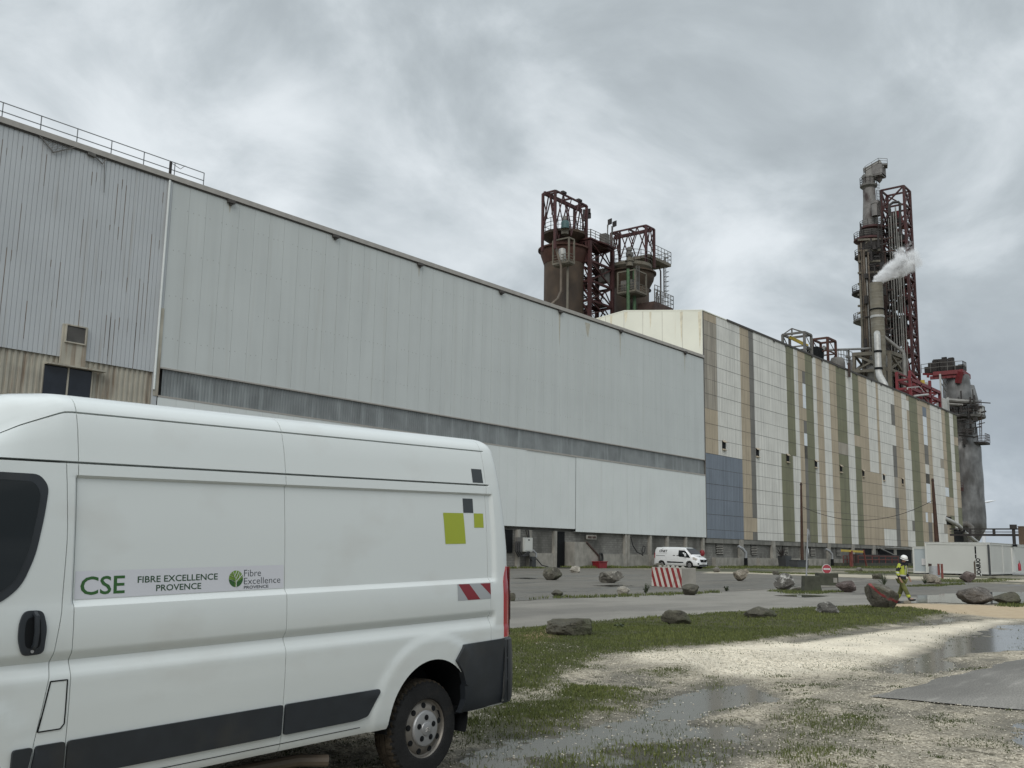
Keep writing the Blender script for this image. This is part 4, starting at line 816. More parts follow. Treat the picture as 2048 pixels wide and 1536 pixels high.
cx = [zx(x, y) for x, y, _ in colsd]+[SB1]; cx[0] = SB0; cm = [c for _, _, c in colsd]
NR = 16; rz = [SBZ1]+[29.73-1.926*(k-2) for k in range(1, NR)]+[SBZ0]
OVR = {82: lambda r: Bc if r >= 10 else Tc if r >= 7 or r == 0 else Dc, 160: lambda r: Bc if r >= 10 else Wc, 357: lambda r: Tc if r == 14 else Kc, 541: lambda r: Gc if r >= 9 else Wc,
 611: lambda r: Gc if r < 9 else Wc, 684: lambda r: {2:Kc,3:Cc,4:Cc,6:Kc,7:Cc,8:Xk}.get(r, Tc if r < 9 else Kc), 893: lambda r: Dc if r == 7 else Gc, 993: lambda r: Tc if r == 6 else Gc, 1083: lambda r: Tc if r >= 9 else Wc,
 1151: lambda r: Tc if r in (12,13) else Wc, 1227: lambda r: {2:Kc,3:Kc,6:Kc,7:Kc,8:Kc,9:Dc,10:Dc}.get(r, Kc if r >= 11 else Wc), 1325: lambda r: {0:Tc,2:Tc,3:Tc,4:Tc,5:Tc,13:Kc}.get(r, Wc),
 1411: lambda r: {8:Tc,11:Tc,12:Cc}.get(r, Tc), 1424: lambda r: {0:Tc,1:Bc,5:Kc,6:Kc,7:Wc,8:Xk,9:Cc,10:Cc,11:Tc,12:Tc}.get(r, Kc if r > 12 else Cc), 1448: lambda r: Wc if r == 12 else Tc,
 1520: lambda r: Dc if r in (6,13) else Wc, 1541: lambda r: {9:Cc,10:Tc}.get(r, Tc), 1563: lambda r: Tc if r in (10,11,14) else Gc, 1613: lambda r: Tc if r in (3,7,8,9,10) else Gc}
Xk = 8; SK.append('sheet_dark')
def cellmat(i, r):
    f = OVR.get(colsd[i][0]); return f(r) if f else cm[i]
b = MB()
for i, c in enumerate(cm):
    for r in range(NR):
        n = max(1, int(round((cx[i+1]-cx[i])/.42))); p = (cx[i+1]-cx[i])/n; ribwall(b, cx[i], cx[i+1], rz[r+1], rz[r]-.035, YW-.012*(r % 2), [(0,0),(.62,0),(.72,.03),(.90,.03)], p, cellmat(i, r))
b.build('cladding', [M(k) for k in SK], SIL)
b = MB()
for r in range(1, NR): b.box((SB0,YW+.001,rz[r]-.05),(SB1,YW+.035,rz[r]+.01))
b.build('cladding_joint', M('fascia_dark'), SIL)
b = MB(); PR = [(YW+.05,3.0),(YW+.05,32.75),(71.4,34.35),(76.2,33.85),(76.2,0),(YW+.6,0),(YW+.6,3.0)]; b.prism(PR, 112.85, SB1-.05, 'x'); b.build('building_core', M('concrete'), SIL)
b = MB(); b.prism([(YW-.02,26.85),(YW-.02,32.80),(71.4,34.40),(76.2,33.9),(76.2,26.85)], 112.76, 112.84, 'x'); b.build('gable_wall', M('gable'), SIL)
for k, y in enumerate((62.5,65.5,68.5,71.5,74.5)): b = MB(); b.bar((112.75,y,26.9),(112.75,y,interp(y,[(59.5,32.7),(71.4,34.3),(76,33.85)])),.03); b.build('gable_seam', M('fascia'), SIL)
for y, ln, w in ((59.9,5.0,.28),(62.6,4.2,.22),(67.3,2.4,.16),(71.2,1.6,.3),(73.6,3.0,.2)):
    zt_ = interp(y,[(59.5,32.7),(71.4,34.3),(76,33.85)])-.05; b = MB(); b.prism([(y-w,zt_),(y+w,zt_),(y+w*.3,zt_-ln),(y-w*.4,zt_-ln*.7)], 112.752, 112.757, 'x'); b.build('rust_stain', M('rust_stain_warm'), SIL)
b = MB(); b.box((112.74,YW-.06,3.62),(112.90,YW+.04,32.80)); b.build('corner_flashing', M('steel_grey'), SIL)
b = MB(); b.bar((112.80,YW-.03,32.84),(112.80,71.4,34.44),.14); b.bar((112.8,71.4,34.44),(112.8,76.2,33.94),.14); b.box((112.85,YW-.05,32.78),(119.5,YW+.2,32.90)); b.build('verge_trim', M('gable'), SIL)
b = MB(); b.box((119.6,YW-.10,32.70),(SB1+.1,YW+.3,32.98)); b.build('roof_edge', M('fascia_dark'), SIL)
for k in range(14):
    x = 133+k*6.9+random.Random(k).uniform(-2,2); b = MB(); b.box((x,YW-.16,32.45),(x+.35,YW-.02,32.72)); b.build('gutter_outlet', M('fascia_dark'), SIL)
for x, y in ((207,890),(413,935),(599,970),(772,1005),(926,1035),(1063,1063),(1190,1088),(1305,1112)):
    X0 = zx(x, y); Zc = float(WY(1380+x/3.0712, 600+y/3.0712, YW)[2]); b = MB(); b.box((X0-.48,YW-.05,Zc-.55),(X0+.48,YW-.02,Zc+.55)); vo = b.build('vent_opening', M('dark'), SIL)
    b = MB(); b.prism([(YW-.06,Zc-.72),(YW-.24,Zc-.72),(YW-.24,Zc-.64),(YW-.06,Zc-.52)], X0-.50, X0+.50, 'x'); b.prism([(YW-.06,Zc+.60),(YW-.34,Zc+.32),(YW-.30,Zc+.28),(YW-.06,Zc+.54)], X0-.50, X0+.50, 'x'); b.build('vent_hood', M('sheet_tan'), vo)
b = MB(); b.box((217.6,YW-.06,8.5),(221.2,YW-.02,10.2)); b.build('pipe_opening', M('dark'), SIL)
b = MB(); b.box((222.5,YW-.05,3.62),(229.6,YW-.02,7.6)); b.build('corner_opening', M('dark'), SIL)
b = MB(); b.box((112.9,YW+.30,0),(SB1,YW+.599,3.60)); b.build('block_wall', M('block'), SIL)
for a, c in ((114.8,126.5),(127.6,133.6),(136,152),(153.6,158)): b = MB(); b.box((a,YW-.25,0),(c,YW+.299,1.2)); b.build('plinth', M('concrete_lt'), SIL)
for x in (122.07,132.1,142.4,152.6,163,173,184,195,206,217,228): b = MB(); b.box((x,YW-.05,0),(x+1.1,YW+.298,3.58)); b.build('column', M('concrete_lt'), SIL)
for x0, x1 in ((115.85,117.7),(125.95,127.8),(136.2,138.0),(146.2,148.1),(156.6,158.5)):
    b = MB(); b.box((x0,YW+.26,1.62),(x1,YW+.299,3.15)); lv = b.build('louvre', M('dark'), SIL); b = MB()
    for k in range(7): z = 1.68+k*.21; b.add([(x0,YW+.14,z),(x1,YW+.14,z),(x1,YW+.25,z+.10),(x0,YW+.25,z+.10)], [(0,1,2,3)])
    b.build('louvre_slat', M('concrete_lt'), lv)
b = MB(); b.box((168.8,YW+.15,0),(172.6,YW+.297,3.58)); b.build('loading_opening', M('dark'), SIL); b = MB(); b.box((176.3,YW+.15,0),(194,YW+.297,3.3)); b.build('loading_opening', M('dark'), SIL)
b = MB(); b.tube([(175,YW-.3,3.2),(183,YW-.4,1.9)], .14, 8); b.tube([(178,YW-.3,3.3),(192,YW-.3,3.25)], .12, 8); b.build('base_pipe', M('pipe_grey'), SIL)
# pale pipe slanting out of the striped wall
OP = thing('slanting_pipe', 'pale bent pipe slanting down out of the far end of the striped wall', 'pipe', (224,58.6,6))
b = MB(); b.tube([(216.9,59.7,9.75),(220.5,59.0,9.05),(223.4,58.7,8.45),(224.3,58.6,8.1),(225.2,58.5,7.45),(230.5,58.4,6.3),(236.5,58.3,5.0)], .42, 12); b.build('pipe', M('pipe_white'), OP, 40)
b = MB(); b.tube([(224.9,58.53,7.65),(225.35,58.5,7.35)], .60, 12); b.build('flange', M('dark'), OP, 40)
# ================================================================== RUSTY TANKS, GANTRIES AND STAIR TOWER
z1 = lambda x, y: (1040+x/5.12, 340+y/5.12)
Y0 = 84.0
def V3(p): return Vector([float(a) for a in p])
def pY(q, Y): return V3(WY(*q, Y))
def pX(q, X): return V3(WX(*q, X))
c715 = pY(z1(715,700), Y0); c945 = pY(z1(945,690), Y0); SX0, SX1 = c715.x, c945.x
Y1 = pX(z1(557,760), SX0).y; ZB = 24.0
def zat(px, py, X=None, Y=None): return (WX(px, py, X) if X is not None else WY(px, py, Y))[2]
ST = thing('stair_tower', 'dark red steel stair tower standing between the two rusty tanks', 'stair tower', ((SX0+SX1)/2, (Y0+Y1)/2, ZB))
lev = [zat(*z1(715, y), Y=Y0) for y in (720, 925, 1130, 1330, 1480)]; zt = lev[0]
b = MB(); cor = [(SX0,Y0),(SX1,Y0),(SX1,Y1),(SX0,Y1)]
for i, (x, y) in enumerate(cor): b.bar((x,y,ZB),(x,y,zt+(0 if i != 1 else .6)), .50)
for z in lev[:4]:
    for i in range(4): b.bar((*cor[i],z),(*cor[(i+1) % 4],z),.34)
L2 = lev+[lev[-1]-6, lev[-1]-12]
for a, c in zip(L2[:-1], L2[1:]):
    for i in (0, 1, 2, 3):
        p, q = cor[i], cor[(i+1) % 4]; m = ((p[0]+q[0])/2, (p[1]+q[1])/2)
        if i % 2 == 0: b.bar((*p,a),(*q,c),.18); b.bar((*q,a),(*p,c),.18)
        else: b.bar((*m,a),(*p,c),.16); b.bar((*m,a),(*q,c),.16)
b.build('frame', M('steel_red'), ST)
stepz = np.linspace(lev[0]+.4, lev[-1]-7, 9); b = MB(); c2 = MB()
for k, (a, c) in enumerate(zip(stepz[:-1], stepz[1:])):
    xa, xb = (SX0+1.0, SX1-1.0) if k % 2 else (SX1-1.0, SX0+1.0); ya = Y0+1.6 if k % 2 else Y0+3.4
    for dy in (-.6,.6): b.bar((xa,ya+dy,a),(xb,ya+dy,c),.10,.42); c2.bar((xa,ya+dy,a+1.05),(xb,ya+dy,c+1.05),.07); c2.bar((xa,ya+dy,a+.55),(xb,ya+dy,c+.55),.05)
    for t in np.linspace(.05,.95,12): p = Vector((xa,ya,a)).lerp(Vector((xb,ya,c)), t); b.cbox(p, (.30,1.2,.05))
    b.cbox((xb,Y0+2.5,c-.05),(1.6,3.6,.14))
b.build('stair_flight', M('steel_red'), ST); c2.build('stair_rail', M('steel_brown'), ST)
b = MB(); zc = zat(*z1(905,1080), Y=Y0); b.cbox((SX1-1.2,Y0+.8,zc),(1.3,1.3,2.2)); b.build('cabinet', M('steel_grey'), ST); b = MB(); zc2 = zat(*z1(905,720), Y=Y0); b.cbox((SX1-.9,Y0+.9,zc2),(1.2,1.2,2.4)); b.build('cabinet', M('steel_grey'), ST)
b = MB(); zp = lev[0]+.4; b.box((SX0-.4,Y0-.4,zp-.25),(SX1+.4,Y1,zp-.02)); b.prism([(Y0-2.2,zp-1.1),(Y0-.4,zp-.25),(Y0-.4,zp-.02),(Y0-2.2,zp-.9)], SX0+2, SX0+5, 'x'); b.build('top_platform', M('steel_red'), ST)
b = MB(); b.rail([(SX0-.3,Y0-.3,zp),(SX1+.3,Y0-.3,zp),(SX1+.3,Y1,zp)], 1.3, 1.3, .07, 2); b.rail([(SX0-2,Y1+1,zp+.9),(SX0+2.5,Y0+1.5,zp+1.0)], 1.3, 1.2, .07, 2); b.build('railing', M('steel_grey'), ST)
def flood(q, Y, parent, aim=1):
    p = pY(q, Y); b = MB(); b.cbox(p, (.75,.35,.95)); b.v = [(x, y, z+(x-p.x)*.55*aim) for x, y, z in b.v]; b.bar(p+Vector((-.3,.1,-.3)), p+Vector((-.5,.15,-2.2)), .10); b.build('floodlight', M('steel_dark'), parent)
for q in ((920,530),(968,552)): flood(z1(*q), Y0+1, ST)
b = MB(); p = pY(z1(897,560), Y0+1); b.bar(p, p-Vector((0,0,3.0)), .14); p = pY(z1(940,575), Y0+1); b.bar(p, p-Vector((0,0,2.4)), .12); b.build('lamp_mast', M('steel_grey'), ST)
# ---- tanks
def tank(name, label, qc, qtop, r_px, fl_px, Yc, zflt, zflb, zrim, extra_r=0):
    s0 = mpp(WY(*qc, Yc)); c = pY(qc, Yc); r = r_px*s0; fr = fl_px*s0; th = thing(name, label, 'tank', (c.x, Yc, ZB))
    z_a, z_b = zflt-fr*0, zflb; b = MB(); b.lathe([(r,ZB),(r,z_b),(r*.98,z_b+.1)], (c.x,Yc,0), 48); b.build('shell', M('rust_tank'), th, 40)
    b = MB(); b.lathe([(r+.03,z_b),(fr*.97,z_b+1.4),(fr,z_b+1.9),(fr,z_a),(fr+.35,z_a+.02),(fr+.35,z_a+.25),(fr*.8,z_a+.5),(r*.75,z_a+1.1),(r*.3,z_a+1.6),(.01,z_a+1.7)], (c.x,Yc,0), 48); b.build('collar', M('rust_red' if not extra_r else 'rust_tank'), th, 40)
    return th, c, r, fr, z_a
T1Y = (Y1+Y0)/2+2.6
zf = lambda y, q, Y: zat(*z1(q, y), Y=Y)
TK1, c1, r1, fr1, za1 = tank('storage_tank', 'taller rusty brown cylinder tank with wide collar, left of the red stair tower', z1(450,1100), None, 40, 48, T1Y, zf(838,450,T1Y), zf(975,450,T1Y), 0)
T2Y = Y0-.6
TK2, c2_, r2, fr2, za2 = tank('storage_tank', 'lower rusty tank with hanging grey cabin and green pipes, right of the stair tower', z1(1138,1200), None, 35.5, 46, T2Y, zf(1078,1138,T2Y), zf(1225,1138,T2Y), 0, 1)
yn = T1Y-fr1-.3
b = MB()
p0, p1_ = pY(z1(420,985), yn), pY(z1(420,1240), yn); p2 = pY(z1(310,1385), yn); s = mpp(p0)
b.tube([p0+Vector((0,1,3)), p0, p1_, (p1_+p2)/2+Vector((.5,0,0)), p2, p2+(p2-p1_)*.5], 2.5*s, 10); b.build('pipe', M('pipe_tan'), TK1, 40); b = MB(); q0 = pY(z1(488,985), yn); b.tube([q0+Vector((0,1,3)), q0, Vector((q0.x,q0.y,ZB))], 2.5*s, 10)
b.build('pipe', M('steel_tan'), TK1, 40)
def basket(parent, ql, qc, qr, ytop, ybl, ybc, ybr, Y, mat='steel_tan'):
    C = pY(qc, Y); Lx = pX(ql, C.x); Rr = pY(qr, Y); zb = C.z; b = MB(); A = Vector((C.x,Lx.y,zb)); B = Vector((C.x,Y,zb)); D = Vector((Rr.x,Y,zb)); E = Vector((Rr.x,Lx.y,zb))
    b.add([A-Vector((0,0,.3)),B-Vector((0,0,.3)),D-Vector((0,0,.3)),E-Vector((0,0,.3)),A,B,D,E], [(0,1,2,3),(4,5,6,7),(0,1,5,4),(1,2,6,5),(2,3,7,6),(3,0,4,7)]); h = ytop-zb
    for P in (A,B,D): b.bar(P, P+Vector((0,0,h)), .22)
    for P, Q in ((A,B),(B,D)): b.bar(P+Vector((0,0,h)), Q+Vector((0,0,h)), .2); b.bar(P, Q, .3)
    b.build('hanging_platform', M(mat), parent)
    b = MB(); b.rail([A,B,D], 1.3, 1.0, .07, 2); b.build('platform_railing', M(mat), parent); return A, B, D, h
Yb = T1Y-fr1-1.3
A,B_,D_,h_ = basket(TK1, z1(338,990), z1(500,935), z1(552,975), zf(690,500,Yb), 0,0,0, Yb)
b = MB(); pm = A.lerp(B_, .45)+Vector((.5,0,0)); b.lathe([(.01,2.5),(.5,2.3),(.56,1.9),(.56,.8),(.4,.2),(.2,0)], (pm.x,pm.y,pm.z), 20); b.build('valve_pot', M('pipe_white'), TK1, 40)
zt1 = zf(665,450,T1Y); b = MB(); b.lathe([(.01,zt1),(fr1*.95,zt1),(fr1*.95,zt1-.4),(fr1*.5,zt1-1.6),(.01,zt1-2)], (c1.x,T1Y,0), 24); b.build('top_deck', M('rust_tank'), TK1)
b = MB(); n = 18; ring = [(c1.x+fr1*.95*math.cos(2*math.pi*k/n), T1Y+fr1*.95*math.sin(2*math.pi*k/n), zt1) for k in range(n+1)]; b.rail(ring, 1.9, 2, .07, 2); b.build('deck_railing', M('steel_grey'), TK1)
def agitator(parent, q0, q1, Y, mats):
    p, t = pY(q0, Y), pY(q1, Y); H = t.z-p.z; b = MB(); b.lathe([(.55,0),(.55,.22*H),(.72,.24*H),(.72,.30*H),(.4,.34*H),(.4,.5*H)], (p.x,Y,p.z), 16); b.build('motor_base', M(mats[0]), parent, 40)
    b = MB(); b.lathe([(.5,.5*H),(.6,.55*H),(.6,.70*H),(.3,.74*H),(.28,.78*H),(.42,.80*H),(.42,.96*H),(.25,H),(.01,H)], (p.x,Y,p.z), 16); b.cbox((p.x-.5,Y-.3,p.z+.65*H),(.4,.4,.5)); b.build('motor', M(mats[1]), parent, 40)
agitator(TK1, z1(460,660), z1(467,480), Yb+2, ('steel_tan','pipe_grey'))
b = MB(); p = pY(z1(462,600), Yb+1.6); b.lathe([(.62,0),(.62,1.0),(.45,1.2),(.01,1.3)], (p.x,p.y,p.z), 16); b.build('vessel', pmat('teal_paint',(.045,.10,.10),.6,var=.2), TK1, 40)
Y2b = T2Y-fr2-1.0
A,B_,D_,h_ = basket(TK2, z1(1003,1275), z1(1180,1232), z1(1292,1275), zf(1020,1180,Y2b), 0,0,0, Y2b)
b = MB(); zc = zf(1065,1080,Y2b); zd = zf(1170,1080,Y2b); b.box((A.x+.2,B_.y+.7,zd),(A.x+.35,A.y-.4,zc)); b.box((A.x+.36,B_.y+.7,zd),(A.x+2.2,A.y-.4,zc)); b.build('wind_screen', M('steel_grey'), TK2)
b = MB()
for q in (1108,1172): p = pY(z1(q,1290), T2Y-r2-.6); b.tube([(p.x,p.y,zf(1130,q,T2Y)),(p.x,p.y,ZB)], .95*19*mpp(p)/5.12, 12)
b.build('green_pipe', M('pipe_green'), TK2, 40)
b = MB()
for q in (1190,1220): p = pY(z1(q,1060), Y2b-.1); b.bar((p.x,p.y,zf(985,q,Y2b)),(p.x,p.y,zf(1230,q,Y2b)),.09)
for k in range(22): z = zf(985,1200,Y2b)+(zf(1230,1200,Y2b)-zf(985,1200,Y2b))*k/21; b.bar((pY(z1(1190,1060),Y2b).x,Y2b-.1,z),(pY(z1(1220,1060),Y2b).x,Y2b-.1,z),.06)
b.build('ladder', M('steel_grey'), TK2)
zt2 = zf(985,1138,T2Y); b = MB(); b.lathe([(.01,zt2),(fr2*.9,zt2),(fr2*.9,zt2-.5),(fr2*.6,zt2-1.8),(.01,zt2-2.4)], (c2_.x,T2Y,0), 24); pr = pY(z1(1440,965), T2Y-1); b.box((c2_.x+fr2*.4,T2Y-2.5,pr.z-.5),(pr.x+.9,T2Y+.8,pr.z)); b.build('top_deck', M('steel_tan'), TK2)
b = MB(); ring = [(c2_.x+fr2*.9*math.cos(2*math.pi*k/n), T2Y+fr2*.9*math.sin(2*math.pi*k/n), zt2) for k in range(n+1)]; b.rail(ring, 1.9, 2, .07, 2); b.rail([(c2_.x+fr2*.6,T2Y-2.5,pr.z),(pr.x+.9,T2Y-2.5,pr.z),(pr.x+.9,T2Y+.8,pr.z)], 2.0, 1.0, .07, 2); b.build('deck_railing', M('steel_grey'), TK2)
agitator(TK2, z1(1122,985), z1(1122,790), T2Y-2.5, ('steel_tan','steel_grey'))
b = MB(); p = pY(z1(1440,1040), T2Y-1); s = mpp(p); e = pY(z1(1345,1050), T2Y-1); b.tube([e, e+Vector((.6,0,1.0)), p+Vector((-.5,0,.7)), p, (p.x,p.y,p.z-2), (p.x,p.y,ZB)], 1.6*s, 8); p = pY(z1(1470,920), T2Y-1.2); b.tube([p,(p.x,p.y,ZB)], .9*s, 6); b.build('side_pipe', M('steel_brown'), TK2, 40)
b = MB(); pa, pb = pY(z1(1475,900), T2Y-1), pY(z1(1492,900), T2Y-1); zl = zf(1290,1480,T2Y-1)
for P in (pa,pb): b.bar(P,(P.x,P.y,zl),.07)
for k in range(26): z = pa.z+(zl-pa.z)*k/25; b.bar((pa.x,pa.y,z),(pb.x,pb.y,z),.06)
for k in range(9): z = pa.z+(zl-pa.z)*k/8; b.bar((pa.x,pa.y,z),(pa.x+.2,pa.y-.8,z),.06); b.bar((pa.x+.2,pa.y-.8,z),(pb.x,pb.y,z),.06)
b.build('caged_ladder', M('steel_grey'), TK2)
b = MB(); b.lathe([(.35,0),(.35,1.2)], (c2_.x+fr2,T2Y-.5,za2-1.6), 10, axis='x'); b.build('nozzle', M('steel_dark'), TK2)
RP = thing('roof_platform', 'low railed steel platform on the roof beside the lower rusty tank', 'platform', (pY(z1(1410,1430),78).x,78,33.9))
p = pY(z1(1320,1430), 78); q = pY(z1(1515,1440), 78); b = MB(); b.box((p.x,77,34.2),(q.x,80,q.z+.2)); b.build('deck', M('steel_brown'), RP); b = MB(); zz = q.z+.2; b.rail([(p.x,77,zz),(q.x,77,zz),(q.x,80,zz)], 2.0, .9, .07, 2); b.rail([(p.x+.6,77.3,zz+1.2),(p.x+2.5,77.3,zz+1.2)], 1.6, .8, .08, 1)
for k in range(4): b.bar((p.x+.8+k*.55,77.4,zz),(p.x+.8+k*.55,77.4,zz+1.3+.5*(k % 2)),.16)
b.build('railing', M('steel_grey'), RP)
# ---- gantries
def gantry(name, label, x0, x1, y0, y1, ztop, zbot, mono, mat, nX, nY, group='red steel hoist gantries above the tanks'):
    th = thing(name, label, 'gantry', ((x0+x1)/2,(y0+y1)/2,zbot), group=group); b = MB(); C = [(x0,y0),(x1,y0),(x1,y1),(x0,y1)]
    for x, y in C: b.bar((x,y,zbot),(x,y,ztop),.34)
    for i in range(4): b.bar((*C[i],ztop),(*C[(i+1) % 4],ztop),.25)
    def panel(p, q, n):
        P, Q = Vector((*p,0)), Vector((*q,0))
        for k in range(n):
            a, c = P.lerp(Q, k/n), P.lerp(Q, (k+1)/n); m = (a+c)/2; H = ztop-zbot
            b.bar((m.x,m.y,ztop),(a.x,a.y,ztop-H*.66),.15); b.bar((m.x,m.y,ztop),(c.x,c.y,ztop-H*.66),.15); b.bar((a.x,a.y,ztop-.2),(a.x+(m.x-a.x)*.55,a.y+(m.y-a.y)*.55,ztop-H*.40),.12)
    for i, nn in ((0,nX),(1,nY),(2,nX),(3,nY)): panel(C[i], C[(i+1) % 4], nn)
    b.build('frame', M(mat), th); b = MB()
    if mono == 'x': b.bar((x0-1.2,(y0+y1)/2,ztop-.5),(x1+.3,(y0+y1)/2,ztop-.5),.30,.55)
    else: b.bar(((x0+x1)/2,y0-.3,ztop-.5),((x0+x1)/2,y1+.3,ztop-.5),.30,.55)
    for t in (.1,.5,.9):
        if mono == 'x': x = x0+(x1-x0)*t; b.bar((x,y0,ztop),(x,y1,ztop),.25)
        else: y = y0+(y1-y0)*t; b.bar((x0,y,ztop),(x1,y,ztop),.25)
    b.build('hoist_beam', M(mat), th); return th
P1 = pY(z1(236,243), Y1); P4 = pY(z1(558,395), Y1); Y2 = pX(z1(362,212), P1.x).y
GA1 = gantry('hoist_gantry', 'tall dark red steel gantry above the taller rusty tank on the left', P1.x, P4.x, Y1, Y2, P1.z, zf(840,236,Y1), 'x', 'steel_red', 2, 1)
for q in ((700,425),(665,445),(705,470),(662,490)): flood(z1(*q), Y1+.4, GA1, .6 if q[0] > 690 else -.6)
for q in ((447,232),(607,312)): p = pX(z1(*q), P1.x); p = pY(z1(*q), Y2); b = MB(); b.cbox(p,(.9,.5,.35)); b.bar(p,p-Vector((0,0,1)),.1); b.build('lamp', M('steel_dark'), GA1)
YA = T2Y-2.9; A = pY(z1(1290,566), YA); B = pY(z1(1372,600), YA); YB = pX(z1(935,655), A.x).y
GA2 = gantry('hoist_gantry', 'lower dark red steel gantry above the tank with green pipes', A.x, B.x, YA, YB, A.z, zf(985,1330,YA), 'y', 'steel_red', 1, 2)
# ================================================================== TALL PROCESS COLUMN GROUP
t2 = lambda x, y: (1640+x/5.9077, 300+y/5.9077)
u2 = lambda x, y: (1640+x/5.0196, 540+y/5.0196)
YT = 84.0
TC = pY((1748,600), YT); SP = mpp(TC); FW = Vector((TC.x,TC.y,0)).normalized(); RT = Vector((FW.y,-FW.x,0))
AX_ = pY((1745,560), YT)
H0 = math.hypot(AX_[0], AX_[1])
def at(px, py, fwd=0.0):                      # point seen at a photo pixel, at the column's distance plus fwd metres
    r = ray(px, py); return V3(O3+r*((H0+fwd)/math.hypot(r[0], r[1])))
def zT(py, fwd=0.0): return at(1748, py, fwd).z
AX = Vector((AX_[0], AX_[1], 0))
def axis_px(py):
    p = np.array([AX.x, AX.y, zT(py)]); c = ROT.T @ (p-O3); return 1024+F_PX*c[0]/-c[2]
PC = thing('process_column', 'very tall soot dark process column with ring platforms and a crane head on top', 'tower', (AX.x,AX.y,0))
b = MB(); z = zT
b.lathe([(27*SP,20),(27*SP,z(690)),(25*SP,z(640)),(25*SP,z(520)),(22*SP,z(490)),(22*SP,z(462))], (AX.x,AX.y,0), 32); b.build('lower_shell', M('column_dark'), PC, 40)
hx = at(1740,420); b = MB(); b.lathe([(16*SP,z(470)),(14.5*SP,z(430)),(12.5*SP,z(400)),(11.8*SP,z(352)),(.1,z(352))], (hx.x,hx.y,0), 28); b.build('upper_shell', M('column_worn'), PC, 40)
def ringdeck(py, cpx, rpx, name='ring_platform', mat='steel_dark', a0=0, a1=2*math.pi, rh=1.6):
    c = at(cpx, py); r = rpx*SP; zz = zT(py); b = MB(); b.lathe([(r*.35,zz-2.0),(r*.8,zz-.9),(r,zz-.5),(r,zz),(r*.4,zz+.02)], (c.x,c.y,0), 14, a0=a0, a1=a1); d = b.build(name, M(mat), PC)
    b = MB(); n = 12; b.rail([(c.x+r*.97*math.cos(a0+(a1-a0)*k/n), c.y+r*.97*math.sin(a0+(a1-a0)*k/n), zz) for k in range(n+1)], rh, 1.5, .09, 2); b.build('ring_railing', M('steel_grey'), d)
ringdeck(369, 1737, 17, mat='steel_grey', rh=1.9); ringdeck(455, 1744, 24, mat='steel_red'); ringdeck(478, 1738, 30, mat='steel_red'); ringdeck(512, 1738, 28, mat='steel_dark'); ringdeck(584, 1741, 36, mat='steel_dark'); ringdeck(640, 1743, 35, mat='steel_grey')
# crane head
b = MB(); A0, A1 = at(1727,351), at(1764,327); zz = A0.z
b.lathe([(13*SP,zT(356)),(13*SP,zT(350)),(10*SP,zT(348))], (hx.x,hx.y,0), 20); u = (A1-A0); b.bar(at(1731,347), at(1764,329), 2.2, 2.3); b.build('crane_arm', M('pipe_grey'), PC)
b = MB(); c = at(1757,343); b.box((c.x-1.6,c.y-1.4,zT(355)),(c.x+1.6,c.y+1.4,zT(334))); b.prism([(c.x-1.7,zT(352)),(c.x+1.7,zT(352)),(c.x+1.2,zT(357)),(c.x-1.2,zT(357))], c.y-1.4, c.y+1.4, 'y'); c = at(1759,360); b.lathe([(.9,zT(356)),(.7,zT(362)),(.02,zT(368))], (c.x,c.y,0), 8); b.build('hoist_hood', M('column_worn'), PC)
b = MB(); b.rail([at(1727,351,-1.2), at(1731,346,-1.2), at(1757,330,-1.2), at(1775,331,-1.2), at(1775,331,1.2), at(1757,330,1.2)], 1.9, 1.6, .08, 2); b.build('arm_railing', M('steel_grey'), PC)
b = MB(); c = at(1766,331); b.bar(at(1757,332), at(1775,332), 2.6, .4); b.build('arm_platform', M('steel_grey'), PC)
b = MB(); p = at(1752,425,-3); b.lathe([(.01,zT(410)),(9*SP,zT(411)),(9.5*SP,zT(416)),(8.5*SP,zT(417)),(8*SP,zT(440))], (p.x,p.y,0), 16); b.build('hooded_vessel', M('column_worn'), PC, 40)
for dpx, top, fw, w, m in ((1717,490,-5.5,2.0,'pipe_tan'),(1722,486,-6,1.6,'pipe_tan'),(1727,500,-6.5,2.4,'pipe_tan'),(1732,515,-6.8,1.5,'pipe_grey'),(1736,505,-6.8,1.8,'pipe_tan'),(1720,560,-6.4,2.2,'steel_tan'),(1741,560,-6.9,2.0,'steel_dark')):
    b = MB(); q = at(dpx, top, fw); b.tube([q+Vector((0,0,0)), (q.x,q.y,30)], w*SP, 8); b.build('riser_pipe', M(m), PC, 40)
b = MB()
for k in range(7):
    py = 480+k*22; b.bar(at(1716,py,-6), at(1760,py-2,-4), .5)
b.tube([at(1731,487,-5), at(1736,482,-5), at(1760,478,-5)], 1.2*SP, 8); b.tube([at(1716,628,-6), at(1724,622,-6), at(1740,618,-6)], 1.6*SP, 8); b.build('pipe_bridge', M('steel_tan'), PC)
# ladder cage
b = MB(); la, lb = at(1753,380,-4), at(1760,380,-4)
for P in (la, lb): b.bar(P, (P.x,P.y,zT(560)), .12)
for k in range(60): zz = zT(380)+(zT(560)-zT(380))*k/59; b.bar((la.x,la.y,zz),(lb.x,lb.y,zz),.10)
b.build('ladder', M('steel_dark'), PC)
b = MB(); r_ = random.Random(12)
for k in range(70):                            # brackets, valves and short pipes crowding the shaft
    py = r_.uniform(465, 712); px = axis_px(py)+r_.uniform(-27, 24); q = at(px, py, r_.uniform(-7.2, -5)); t = r_.random()
    if t < .45: b.bar(q, q+RT*r_.uniform(.8, 3.0)+Vector((0,0,r_.uniform(-.2,.2))), r_.uniform(.15,.4))
    elif t < .75: b.bar(q, q+Vector((0,0,r_.uniform(1.5,6.0))), r_.uniform(.18,.45))
    else: b.cbox(q, (r_.uniform(.6,1.6), .8, r_.uniform(.6,2.2)))
b.build('shaft_fittings', M('steel_dark'), PC)
b = MB()
